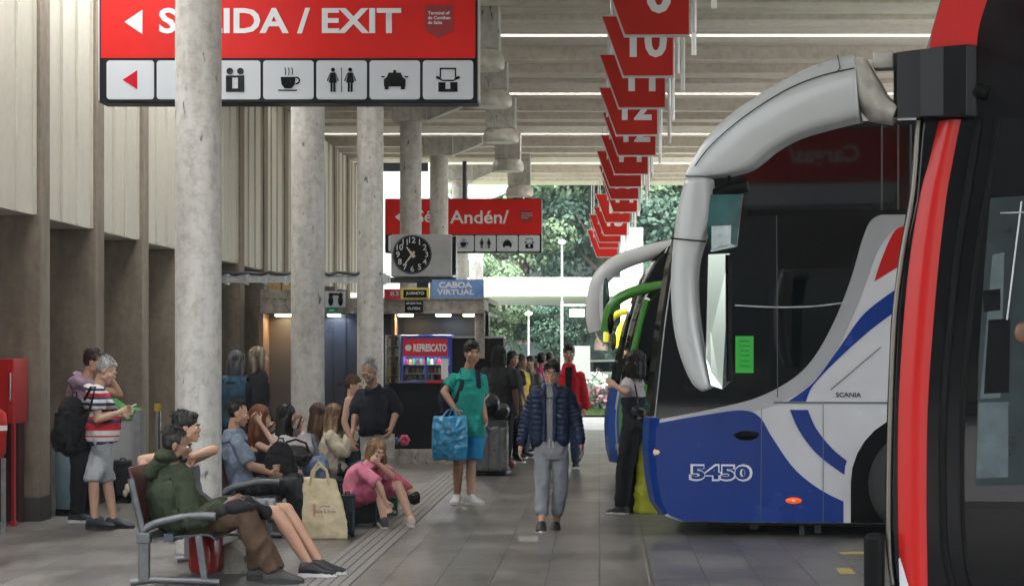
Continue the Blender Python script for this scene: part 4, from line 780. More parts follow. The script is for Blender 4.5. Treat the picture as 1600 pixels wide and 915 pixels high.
# ------------------------------------------------------------ background
def leaf_mat(name, c, trans=.35):
    m = bpy.data.materials.new(name); m.use_nodes = True; n = m.node_tree.nodes; l = m.node_tree.links; b = n['Principled BSDF']; b.inputs['Roughness'].default_value = .6; b.inputs['Specular IOR Level'].default_value = .25
    oi = n.new('ShaderNodeNewGeometry'); nz = n.new('ShaderNodeTexNoise'); nz.inputs['Scale'].default_value = .5; nz.inputs['Detail'].default_value = 4; l.new(oi.outputs['Position'], nz.inputs[0])
    r = n.new('ShaderNodeValToRGB'); r.color_ramp.elements[0].position = .35; r.color_ramp.elements[1].position = .65; r.color_ramp.elements[0].color = (*[x * .6 for x in c], 1); r.color_ramp.elements[1].color = (c[0] * 1.12, c[1] * 1.2, c[2] * 1.15, 1)
    l.new(nz.outputs[0], r.inputs[0]); l.new(r.outputs[0], b.inputs['Base Color'])
    t = n.new('ShaderNodeBsdfTranslucent'); l.new(r.outputs[0], t.inputs[0]); mx = n.new('ShaderNodeMixShader'); mx.inputs[0].default_value = trans
    l.new(b.outputs[0], mx.inputs[1]); l.new(t.outputs[0], mx.inputs[2]); l.new(mx.outputs[0], n['Material Output'].inputs[0]); return m
LM = [leaf_mat('leaves_mid', (.095, .16, .11)), leaf_mat('leaves_pale', (.14, .205, .12)), leaf_mat('leaves_dark', (.075, .135, .10))]
M_BARK = mat('bark', (.12, .09, .07), .9, var=.3, vs=4)
def crown_mesh(seed, r=3.6, h=7.5, nl=46, per=420, leaf=.125):
    rnd = random.Random(seed); vs = []; fs = []
    for c in range(nl):
        th = rnd.uniform(0, 6.283); u = rnd.uniform(-1, 1); q = rnd.uniform(.45, 1.0)
        cc = Vector((math.cos(th) * math.sqrt(1 - u * u) * r * q, math.sin(th) * math.sqrt(1 - u * u) * r * q, u * h * .5 * q)); cr = rnd.uniform(.8, 1.7) * r / 3.6
        for k in range(per):
            v = Vector((rnd.gauss(0, 1), rnd.gauss(0, 1), rnd.gauss(0, 1))).normalized(); p = cc + Vector((v.x, v.y, v.z * .75)) * cr * rnd.uniform(.7, 1.05)
            nrm = (v + Vector((rnd.uniform(-.7, .7), rnd.uniform(-.7, .7), rnd.uniform(-.4, .9)))).normalized(); a = nrm.orthogonal().normalized(); b = nrm.cross(a); sz = leaf * rnd.uniform(.6, 1.5); an = rnd.uniform(0, 6.28)
            a, b = a * math.cos(an) + b * math.sin(an), b * math.cos(an) - a * math.sin(an)
            i = len(vs); vs += [p - a * sz, p + b * sz * .6, p + a * sz, p - b * sz * .6]; fs.append((i, i + 1, i + 2, i + 3))
    me = bpy.data.meshes.new('crown'); me.from_pydata([tuple(v) for v in vs], [], fs); return me
def trunk_mesh(seed, h):
    rnd = random.Random(seed); mb = MB(); mb.tube([(0, 0, 0), (.1, 0, h * .4), (.05, .1, h * .75), (0, 0, h * 1.3)], [.34, .26, .2, .08], 10)
    for k in range(6):
        a = rnd.uniform(0, 6.28); z = h * rnd.uniform(.6, 1.05); mb.tube([(0, 0, z), (math.cos(a) * .9, math.sin(a) * .9, z + .9), (math.cos(a) * 2.1, math.sin(a) * 2.1, z + 2.1)], [.13, .09, .04], 7)
    return mb.mesh('trunk')
CM = [crown_mesh(i + 1) for i in range(4)]
for _c in CM: _c.materials.append(LM[0]); TM = [trunk_mesh(i + 1, 4.5) for i in range(3)]
def tree(x, y, z, sc, k, lm, label, name='tree', group='trees beyond the terminal', hz=1.0):
    t = thing(name, label, 'tree', (x, y, z), group)
    c = bpy.data.objects.new('crown', CM[k % 4].copy() if False else CM[k % 4]); COL.objects.link(c); c.parent = t; c.location = (0, 0, 7.4 * sc); c.scale = (sc, sc, sc * hz); c.rotation_euler = (0, 0, k * 1.3)
    c.material_slots[0].link = 'OBJECT'; c.material_slots[0].material = lm
    w = bpy.data.objects.new('trunk', TM[k % 3]); COL.objects.link(w); w.parent = t; w.scale = (sc, sc, sc)
    if not TM[k % 3].materials: TM[k % 3].materials.append(M_BARK)
# slope behind the road carries the wood
mb = MB(); nx, ny = 40, 14; vs = []; fs = []
for j in range(ny + 1):
    for i in range(nx + 1):
        x = -120 + 240 * i / nx; y = 92 + 130 * j / ny; z = 30 * (1 - math.exp(-j / 6)) + 1.2 * math.sin(i * .7 + j); fl = min(1, max(0, (x + .0582 * y) / 8)); vs.append((x, y, (z * fl - .1) if j else -1.2))
for j in range(ny):
    for i in range(nx): a = j * (nx + 1) + i; fs.append((a, a + 1, a + nx + 2, a + nx + 1))
mb.add(vs, fs); o = mb.build('hill', mat('hill_green', (.022, .04, .03), .95, var=.6, vs=1.5, bump=1, bs=3), fix=False); o['kind'] = 'structure'
def hillz(y): j = max(0, (y - 92) / 130 * 14); return 30 * (1 - math.exp(-j / 6))
rows = [(89, -4.2, 2.3, 8, .5), (96, -3.3, 3.2, 8, .95), (106, -3.6, 3.6, 8, 1.15), (119, -4, 4.2, 7, 1.25), (134, -4.5, 4.6, 8, 1.3), (150, -5, 5.2, 7, 1.35)]
tk = 0; rt_ = random.Random(3)
words = ['low front row beyond the white canopy', 'nearest row at the foot of the slope', 'second row up the slope', 'middle row of the wooded slope', 'fourth row of the wooded slope', 'top row of the wooded slope']
for ri, (y, x0, dx, n, sc) in enumerate(rows):
    for i in range(n):
        x = x0 + dx * i + rt_.uniform(-1, 1); yy = y + rt_.uniform(-3, 3); lm = LM[rt_.choice([0, 0, 1, 2])]
        tree(x, yy, hillz(yy) - .4, sc * rt_.uniform(.85, 1.15), tk, lm, 'broad green tree in the %s, number %d from the left' % (words[ri], i + 1) if False else ['pale', 'bushy', 'dark', 'tall', 'rounded', 'leafy', 'loose', 'dense'][i] + ' green tree in the ' + words[ri], hz=rt_.uniform(.85, 1.15)); tk += 1
# white canopy fascia and pillar of the next building
t = thing('far_canopy', 'long white canopy edge crossing in front of the wooded slope', 'canopy', (0, 75, 0))
def bxy(x, d): return (x - VX) * d / F
def bzy(y, d): return EYE - (y - VY) * d / F
M_FARW = mat('far_white', (.82, .82, .80), .5)
mb = MB(); mb.mm((bxy(700, 75), 70, bzy(468, 75)), (14, 84, bzy(441, 75))); mb.build('fascia', M_FARW, t)
for x in (984,): mb = MB(); mb.mm((bxy(968, 74), 69.2, 0), (bxy(1000, 74), 69.9, bzy(368, 74))); mb.build('pillar', M_FARW, t)
# lamp posts and sign
def post_lamp(x, yb, d, label):
    t = thing('street_lamp', label, 'lamp', (bxy(x, d), d, 0), 'thin street lamps beyond the terminal')
    mb = MB(); mb.tube([(bxy(x, d), d, 0), (bxy(x, d), d, bzy(yb, d))], .035, 8); mb.build('pole', M_GALV, t)
    mb = MB(); mb.smooth = True; mb.ell((bxy(x, d), d, bzy(yb - 3, d)), (.13, .13, .08)); mb.build('lamp_head', M_WHITE, t)
post_lamp(826, 493, 68, 'thin street lamp with round head seen left of the walking man')
post_lamp(878, 381, 68.5, 'taller street lamp whose pale head stands above the white canopy')
t = thing('direction_post', 'tall pale post carrying a small white plate beyond the platform', 'sign', (bxy(878, 66), 66, 0))
mb = MB(); mb.tube([(bxy(878, 66), 66, 0), (bxy(878, 66), 66, bzy(470, 66))], .045, 8); mb.tube([(bxy(878, 66), 66, bzy(477, 66)), (bxy(914, 66), 66, bzy(477, 66))], .03, 8); mb.build('pole', M_ALU, t)
mb = MB(); mb.mm((bxy(890, 66), 65.9, bzy(495, 66)), (bxy(913, 66), 65.96, bzy(483, 66))); mb.build('plate', M_WHITE, t); text('MISSI', 'lettering', mat('ink_green', (.01, .1, .02), .6), t, (bxy(901.5, 66), 65.89, bzy(489, 66)), 6 / 50, width=18 / 50, ext=.005)
t = thing('white_panel', 'plain white free-standing panel behind the man in red', 'panel', (bxy(905, 60), 60, 0))
mb = MB(); mb.mm((bxy(890, 60), 60, bzy(592, 60)), (bxy(922, 60), 60.1, bzy(540, 60))); mb.build('panel', M_WHITE, t); mb = MB(); mb.mm((bxy(892, 60), 60.02, 0), (bxy(895, 60), 60.08, bzy(590, 60))); mb.mm((bxy(918, 60), 60.02, 0), (bxy(921, 60), 60.08, bzy(590, 60))); mb.build('leg', M_ALU, t)
# grass strip and flowering bushes
o = sheet('grass_verge', -30, 30, 56, 72, .05, mat('grass_green', (.09, .15, .03), .9, var=.4, vs=6)); 
rg = random.Random(5); mb = MB()
for i in range(9000):
    x = rg.uniform(-6, 6); y = rg.uniform(56, 62); h = rg.uniform(.05, .12); a = rg.uniform(0, 3.14); dx, dy = .012 * math.cos(a), .012 * math.sin(a); mb.add([(x - dx, y - dy, .05), (x + dx, y + dy, .05), (x + rg.uniform(-.03, .03), y, .05 + h)], [(0, 1, 2)])
o = mb.build('grass', mat('grass_blades', (.10, .17, .035), .8), fix=False); tag(o, 'short bright green grass along the far kerb', 'grass', kind='stuff')
M_PINK = mat('petal_pink', (.65, .30, .38), .6); M_WHP = mat('petal_white', (.75, .72, .7), .6)
def bush(x, y, r, lm, label, flower=None, n=900, seed=0):
    rnd = random.Random(seed); t = thing('flowering_bush' if flower else 'bush', label, 'bush', (x, y, 0), 'bushes at the end of the platform')
    def cloud(n, sz, rr):
        vs = []; fs = []
        for k in range(n):
            v = Vector((rnd.gauss(0, 1), rnd.gauss(0, 1), abs(rnd.gauss(0, 1)))).normalized(); p = Vector((x, y, .1)) + Vector((v.x * r, v.y * r, v.z * r * 1.1)) * rnd.uniform(*rr); a = Vector((rnd.gauss(0, 1), rnd.gauss(0, 1), rnd.gauss(0, 1))).normalized(); b = a.orthogonal().normalized()
            s_ = sz * rnd.uniform(.6, 1.4); i = len(vs); vs += [p - a * s_, p + b * s_ * .6, p + a * s_, p - b * s_ * .6]; fs.append((i, i + 1, i + 2, i + 3))
        m_ = MB(); m_.add(vs, fs); return m_
    cloud(n, .07, (.4, 1.0)).build('foliage', lm, t, fix=False)
    if flower: cloud(n // 4, .07, (.85, 1.08)).build('blossom', flower, t, fix=False)
bush(bxy(932, 60), 60.5, .55, LM[1], 'pink flowering bush beside the man in red', M_PINK, seed=1); bush(bxy(955, 61), 61.5, .62, LM[0], 'white flowering bush right of the pink one', M_WHP, seed=2); bush(bxy(905, 63), 62.5, .6, LM[2], 'low dark bush partly behind the man in red', seed=3)
bush(bxy(960, 66), 66, .85, LM[1], 'taller pale bush below the parked cars', seed=4); bush(bxy(925, 68), 67.5, .9, LM[0], 'mid green bush under the parked cars', M_WHP, seed=5); bush(bxy(985, 64), 64, .8, LM[1], 'bush at the far coach side', M_PINK, seed=6)
# parked cars far away
def car(x, y, m, label):
    t = thing('parked_car', label, 'car', (x, y, 0), 'cars parked beyond the bushes')
    prof = [(-2.1, .35), (-2.15, .7), (-1.9, .92), (-1.2, 1.0), (-.7, 1.42), (.6, 1.45), (1.3, 1.02), (2.0, .9), (2.15, .65), (2.1, .35)]
    mb = MB(); mb.loft([[(x + a * .98, y - .85, b) for a, b in prof], [(x + a, y - .7, b + .0) for a, b in prof], [(x + a, y + .7, b) for a, b in prof], [(x + a * .98, y + .85, b) for a, b in prof]]); mb.build('body', m, t, bevel=.05)
    mb = MB(); mb.prism([(x - 1.1, y - .86, 1.0), (x - .65, y - .86, 1.36), (x + .55, y - .86, 1.38), (x + 1.1, y - .86, 1.02)], (0, .01, 0)); mb.build('window', M_GLASS, t)
    for dx in (-1.35, 1.35): mb = MB(); mb.tube([(x + dx, y - .88, .32), (x + dx, y - .68, .32)], .32, 20); mb.build('wheel', M_TYRE, t)
car(bxy(945, 76), 76, mat('car_silver', (.5, .53, .56), .25, metal=.3, coat=.6), 'silver parked car beyond the flowering bushes'); car(bxy(1010, 80), 80, mat('car_blue', (.2, .28, .4), .25, coat=.6), 'pale blue parked car half behind the coaches'); car(bxy(830, 78), 78, mat('car_white', (.7, .7, .7), .25, coat=.6), 'white parked car behind the waiting group')

# unseen dark hall, added so the coaches mirror it instead of bright sky
t = thing('dark_backdrop_hall', 'added dark hall behind the viewpoint, keeping bright sky out of the coach reflections', 'building', (3, -32, 0))
mb = MB(); mb.mm((-16, -40, 0), (26, -32, 14)); mb.build('wall', mat('backdrop_dark', (.035, .03, .026), .8, var=.3, vs=2), t)
for i in range(10): mb = MB(); mb.mm((-14 + i * 4, -32.08, .4), (-11 + i * 4, -31.99, 4.2)); mb.build('window', M_GLASS, t)

HAZE = .0004
mb = MB(); mb.mm((-150, -46, -1.2), (150, 230, 62)); hz = mb.build('haze', None); hz['kind'] = 'stuff'; hz['label'] = 'pale bluish daylight haze between the platform and the wooded slope'
hm_ = bpy.data.materials.new('haze'); hm_.use_nodes = True; hn = hm_.node_tree; hn.nodes.clear(); ho = hn.nodes.new('ShaderNodeOutputMaterial'); hv = hn.nodes.new('ShaderNodeVolumePrincipled')
hv.inputs['Color'].default_value = (.72, .88, .92, 1); hv.inputs['Density'].default_value = HAZE; hv.inputs['Anisotropy'].default_value = .3; hn.links.new(hv.outputs[0], ho.inputs['Volume']); hz.data.materials.append(hm_)
# ------------------------------------------------------------ people
def skin(name, c): return mat('skin_' + name, c, .5, var=.06, vs=14, sub=.12, bump=.05, bs=120)
V = Vector
SK1 = skin('tan', (.42, .24, .16)); SK2 = skin('light', (.55, .34, .25)); SK3 = skin('brown', (.30, .165, .105)); SK4 = skin('deep', (.20, .11, .07))
def cloth(name, c, var=.1, rough=.85, bump=.25, bs=45, **k): return mat('cloth_' + name, c, rough, var=var, vs=9, bump=bump, bs=bs, spec=.25, **k)
def hairm(name, c, c2=None):
    return mat('hair_' + name, c, .45, vs=26, col2=c2 or tuple(x * .45 for x in c), bump=.6, bs=60, stretch=(1, 1, .12), spec=.4)
H_BLK = hairm('black', (.012, .010, .009)); H_DKB = hairm('dark_brown', (.035, .02, .012)); H_RED = hairm('auburn', (.20, .065, .022)); H_GREY = hairm('grey', (.42, .41, .40), (.16, .155, .15))
H_BLD = hairm('dark_blond', (.36, .23, .12), (.08, .05, .03)); H_ASH = hairm('ash', (.25, .2, .16), (.05, .04, .035)); H_BRN = hairm('brown', (.12, .06, .03))
M_EYE = mat('eye_white', (.7, .68, .65), .2); M_IRIS = mat('iris_dark', (.02, .012, .008), .1); M_LIPS = mat('lips', (.38, .14, .12), .45); M_BROW = mat('brow', (.02, .014, .01), .8)
M_SOLEW = mat('sole_white', (.62, .62, .60), .6); M_SOLEB = mat('sole_black', (.02, .02, .02), .7)
def remesh(mb, vox, smooth=2, name='body', amp=0, freq=8, st=(1, 1, 1), seed=0, fac=.5):
    me = mb.mesh(name, False); o = bpy.data.objects.new('tmp', me); COL.objects.link(o)
    r = o.modifiers.new('r', 'REMESH'); r.mode = 'VOXEL'; r.voxel_size = vox; r.use_smooth_shade = True
    if smooth: s = o.modifiers.new('s', 'SMOOTH'); s.factor = fac; s.iterations = smooth
    dg = bpy.context.evaluated_depsgraph_get(); dg.update(); m2 = bpy.data.meshes.new_from_object(o.evaluated_get(dg)); bpy.data.objects.remove(o); bpy.data.meshes.remove(me); m2.name = name
    if amp:
        off = Vector((seed * 3.7, seed * 1.3, seed))
        nr = [v.normal.copy() for v in m2.vertices]
        for v, n in zip(m2.vertices, nr):
            q = Vector((v.co.x * freq * st[0], v.co.y * freq * st[1], v.co.z * freq * st[2])) + off
            v.co += n * (amp * (1 - 2 * abs(noise.noise(q))) + amp * .5 * noise.noise(q * 2.3))
    for p in m2.polygons: p.use_smooth = True
    return m2
def frame(fwd, up):
    f = Vector(fwd).normalized(); u = Vector(up); u = (u - f * u.dot(f)).normalized(); s = f.cross(u)   # s = the person's right
    return Matrix((s, f, u)).transposed()       # columns: right, forward, up
def lerp(a, b, t): return a + (b - a) * t
def hand(mb, W, hd, pn, side, k, curl=25, L=1.0):
    """palm, four bent fingers, side thumb. hd hand direction, pn palm normal, side = direction towards the thumb"""
    hd = hd.normalized(); pn = (pn - hd * pn.dot(hd)).normalized(); sd = hd.cross(pn).normalized()
    if sd.dot(side) < 0: sd = -sd
    M = Matrix((sd, pn, hd)).transposed()
    mb.ell(W + hd * .045 * k, (.040 * k, .017 * k, .056 * k), M); mb.caps(W - hd * .02 * k, W + hd * .03 * k, .024 * k, .026 * k)
    for i, ln in enumerate((.070, .080, .074, .058)):
        b = W + hd * .080 * k + sd * (.030 - .0205 * i) * k; sp = sd * (.12 - .085 * i); a1, a2 = R(curl), R(curl * 2.3)
        d1 = (hd * math.cos(a1) + pn * math.sin(a1) + sp).normalized(); d2 = (hd * math.cos(a2) + pn * math.sin(a2) + sp * .6).normalized()
        m = b + d1 * ln * .55 * k; mb.caps(b - d1 * .012, m, .0092 * k, .0086 * k, 8); mb.caps(m, m + d2 * ln * .45 * k, .0086 * k, .0072 * k, 8)
    b = W + hd * .028 * k + sd * .028 * k; m = b + (sd * .75 + hd * .65 + pn * .25).normalized() * .042 * k; mb.caps(b, m, .0135 * k, .0105 * k, 8); mb.caps(m, m + (hd * .9 + sd * .2 + pn * .35).normalized() * .032 * k, .0105 * k, .0082 * k, 8)
def head_prims(mb, C, M, k, fem=False, jaw=1.0):
    f = lambda a, b, c: C + M @ (Vector((a, b, c)) * k); e = lambda p, r: mb.ell(f(*p), [q * k for q in r], M, 16, 12)
    e((0, -.012, .035), (.076, .095, .083)); e((0, .028, -.022), (.064 * jaw, .068, .078)); e((0, .045, -.075), (.043 * jaw, .045, .038)); e((0, .070, -.100), (.022 * jaw, .022, .017))
    e((0, .090, .022), (.050, .012, .010)); mb.caps(f(0, .088, .012), f(0, .106, -.022), .009 * k, .0125 * k, 8); e((0, .100, -.030), (.0175, .012, .008))
    for s in (-1, 1): e((s * .040, .068, -.022), (.022, .022, .020)); e((s * .077, -.004, -.008), (.010, .019, .031)); e((s * .055 * jaw, .012, -.062), (.016, .03, .028))
    e((0, .092, -.060), (.022, .011, .006)); e((0, .090, -.071), (.019, .011, .006))
def face(t, C, M, k, brow=None, glasses=False):
    f = lambda a, b, c: C + M @ (Vector((a, b, c)) * k)
    mb = MB()
    for s in (-1, 1): mb.ell(f(s * .0305, .083, .004), [q * k for q in (.0145, .011, .0085)], M, 12, 8)
    e = mb.build('eyes', M_EYE, t); mb = MB()
    for s in (-1, 1): mb.ell(f(s * .0305, .0905, .004), [q * k for q in (.0075, .005, .0075)], M, 10, 8)
    mb.build('iris', M_IRIS, e); mb = MB()
    for s in (-1, 1): mb.caps(f(s * .014, .098, .022), f(s * .034, .097, .029), .0045 * k, .0045 * k, 6); mb.caps(f(s * .034, .097, .029), f(s * .052, .086, .023), .0045 * k, .003 * k, 6)
    mb.build('eyebrows', brow or M_BROW, t); mb = MB(); mb.ell(f(0, .0985, -.0595), [q * k for q in (.021, .007, .0045)], M, 12, 6); mb.ell(f(0, .0970, -.0705), [q * k for q in (.0185, .007, .0052)], M, 12, 6); mb.build('lips', M_LIPS, t)
    if glasses:
        mb = MB()
        for s in (-1, 1): c = f(s * .034, .108, .004); mb.tube([c + M @ (Vector((.024 * math.cos(a), 0, .019 * math.sin(a))) * k) for a in [R(q * 30) for q in range(13)]], .0022, 6); mb.tube([f(s * .058, .106, .008), f(s * .079, .0, .006)], .0022, 6)
        mb.tube([f(-.011, .11, .008), f(.011, .11, .008)], .0022, 6); mb.build('glasses', M_STEEL, t)
def hair(t, style, m, C, M, k, J, vox, seed=0):
    f = lambda a, b, c: C + M @ (Vector((a, b, c)) * k); mb = MB(); E = lambda p, r: mb.ell(f(*p), [q * k for q in r], M, 18, 12)
    dn = Vector((0, 0, -1))
    if style == 'short': E((0, -.024, .047), (.081, .097, .087)); E((0, -.048, .012), (.078, .066, .066)); E((0, .036, .092), (.05, .038, .024))
    elif style == 'crop': E((0, -.025, .044), (.0795, .094, .084)); E((0, -.046, .010), (.0775, .064, .062))
    elif style == 'thick': E((0, -.022, .051), (.085, .101, .092)); E((0, -.048, .010), (.080, .070, .072)); E((.008, .046, .098), (.054, .044, .030)); E((-.025, .058, .088), (.032, .026, .018))
    elif style == 'cap': E((0, -.015, .055), (.086, .100, .078)); E((0, .085, .05), (.06, .06, .012))
    elif style in ('long', 'bob', 'pony'):
        E((0, -.022, .049), (.084, .100, .089)); E((0, -.050, .0), (.083, .070, .088))
        for s in (-1, 1):
            mb.caps(f(s * .070, .022, .075), f(s * .084, .0, -.06), .020 * k, .028 * k)
        if style == 'bob':
            for s in (-1, 1): mb.caps(f(s * .08, -.005, -.04), f(s * .078, -.01, -.135), .032 * k, .026 * k)
            for q in (-.05, 0, .05): mb.caps(f(q, -.075, -.02), f(q * 1.2, -.075, -.14), .045 * k, .034 * k)
        if style == 'long':
            for q, ln in ((-.078, .30), (-.045, .36), (0, .38), (.045, .36), (.078, .30)):
                a = f(q, -.065 if abs(q) < .07 else -.02, -.05); b = a + dn * ln * k * .5 + (M @ Vector((q * .25, -.02, 0))) * k; c = b + dn * ln * k * .5
                mb.caps(a, b, .042 * k, .045 * k); mb.caps(b, c, .045 * k, .018 * k)
        if style == 'pony': E((0, -.115, .04), (.03, .035, .035)); mb.caps(f(0, -.13, .03), f(0, -.15, -.16), .032 * k, .016 * k)
    me = remesh(mb, max(.006, vox * .8), 1, 'hair', amp=.005 * k, freq=16, st=(2.2, 2.2, .5), seed=seed)
    if vox < .0125:   # loose locks laid over the mass
        rn = random.Random(seed + 99); lk = MB(); lk.v = [tuple(v.co) for v in me.vertices]; lk.f = [tuple(p.vertices) for p in me.polygons]; lk.m = [0] * len(lk.f); lk.sm = [True] * len(lk.f)
        lng = style in ('long', 'bob', 'pony'); L = {'long': .40, 'bob': .20, 'pony': .12}.get(style, .035)
        for i in range(130 if lng else 150):
            az = rn.uniform(-2.5, 2.5) if lng else rn.uniform(-3.14, 3.14); el = rn.uniform(.15, 1.4) if lng else rn.uniform(.25, 1.45)
            sx, sy, sz = math.sin(az) * math.cos(el), -math.cos(az) * math.cos(el), math.sin(el)
            if sy > .25 and sz < .55: continue
            r_ = {'crop': .985}.get(style, 1.01); p = V((sx * .084 * r_, sy * .100 * r_ - .022, sz * .092 * r_ + .049)); pts = [f(*p)]
            if lng:
                q = V((sx, sy, 0)); q = q.normalized() if q.length > .01 else V((0, -1, 0)); e = V((q.x * .09, q.y * .098 - .02, -.01 + rn.uniform(-.02, .02))); pts += [f(*((p + e) / 2 + V((q.x, q.y, .6)) * .018)), f(*e)]
                n_ = max(2, int(L / .07)); 
                for j in range(1, n_ + 1): pts.append(f(e.x * 1.02 + rn.uniform(-.012, .012), e.y * 1.02 + rn.uniform(-.012, .012), e.z) + dn * (L * rn.uniform(.75, 1.05) * j / n_) * k)
            else:
                d_ = V((rn.uniform(-.5, .5), -.6 + rn.uniform(-.5, .5), rn.uniform(-.3, .5))); pts += [f(*(p + d_ * L * .5)), f(*(p + d_ * L))]
            rr = (.0065 if lng else .006) * k; lk.tube(pts, [rr * (1 - .75 * j / (len(pts) - 1)) for j in range(len(pts))], 5, cap=False)
        me = lk.mesh('hair', False)
    return link('hair', me, m, t)
def shoe(t, A, toe, k, m, sole, high=False):
    """A ankle centre (about .085 above the sole), toe horizontal-ish direction (may pitch)"""
    fw = Vector(toe).normalized(); up = Vector((0, 0, 1)) if abs(fw.z) < .85 else Vector((-fw.x, -fw.y, 0)) ; M = frame(fw, up); f = lambda a, b, c: A + M @ (Vector((a, b, c)) * k)
    def ring(y, w, z0, z1, n=14): return [f(w * math.cos(a), y, (z0 + z1) / 2 + (z1 - z0) / 2 * math.sin(a)) for a in [2 * math.pi * i / n for i in range(n)]]
    mb = MB(); mb.loft([ring(-.085, .026, -.07, -.02), ring(-.070, .040, -.076, .025), ring(-.02, .046, -.076, .042), ring(.03, .047, -.076, .032), ring(.08, .052, -.076, .004), ring(.13, .055, -.076, -.016), ring(.170, .046, -.076, -.028), ring(.196, .026, -.070, -.040)])
    s = link('shoe', remesh(mb, .006, 1, 'shoe'), m, t)
    mb = MB(); out = [(-.030, -.08), (-.038, -.05), (-.036, .03), (-.050, .10), (-.048, .15), (-.030, .19), (0, .202), (.030, .19), (.048, .15), (.050, .10), (.036, .03), (.038, -.05), (.030, -.08), (0, -.09)]
    mb.prism([f(a, b, -.085) for a, b in out], M @ Vector((0, 0, .034 * k))); mb.build('sole', sole, s)
    mb = MB()
    for i in range(4): mb.caps(f(-.018, .035 + i * .02, .006 - i * .009), f(.018, .040 + i * .02, .006 - i * .009), .003, .003, 6)
    mb.build('laces', M_SOLEW if sole is M_SOLEW else M_SOLEB, s)
TW = [(-.12, .150, .100), (0, .160, .114), (.12, .152, .106), (.3, .136, .096), (.5, .144, .106), (.7, .158, .114), (.85, .160, .102), (.97, .132, .084), (1.08, .085, .062), (1.16, .052, .052)]
def torso(mb, J, k, inf=0, t0=-.12, t1=1.2, wm=1, dm=1, bel=0, n=20):
    pel, sh = (J['hiL'] + J['hiR']) / 2, (J['shL'] + J['shR']) / 2; mid = J.get('mid', (pel + sh) / 2)
    rl, ru = (J['hiR'] - J['hiL']).normalized(), (J['shR'] - J['shL']).normalized(); rings = []
    L = (sh - pel).length; kz = L / .50
    for t, w, d in TW:
        if t < t0 - 1e-6 or t > t1 + 1e-6: continue
        if t < 0: p = pel + (pel - mid).normalized() * (-t) * L
        elif t <= 1: p = pel * (1 - t) ** 2 + (mid * 2 - (pel + sh) / 2) * 2 * t * (1 - t) + sh * t * t
        else: p = sh + (J['nk'] - sh) * min(1.2, (t - 1) / .16)
        q = min(1, max(0, t)); tan = ((mid - pel) * (1 - q) + (sh - mid) * q).normalized() if t <= 1 else (J['nk'] - sh).normalized(); r = (rl * (1 - q) + ru * q).normalized(); r = (r - tan * r.dot(tan)).normalized(); fw = tan.cross(r) * -1
        ww, dd = w * k * wm + inf, d * k * dm + inf
        bump = bel * k * math.exp(-((t - .28) / .22) ** 2)
        fdir = J['fwd'] - tan * J['fwd'].dot(tan); fdir = fdir.normalized() if fdir.length > .1 else fw
        ring = []
        for i in range(n):
            a = 2 * math.pi * i / n; c, s_ = math.cos(a), math.sin(a); ring.append(p + r * math.copysign(abs(c) ** .85, c) * ww + fdir * (math.copysign(abs(s_) ** .9, s_) * dd + (bump if s_ > 0 else 0) * max(0, s_)))
        rings.append(ring)
    mb.loft(rings)
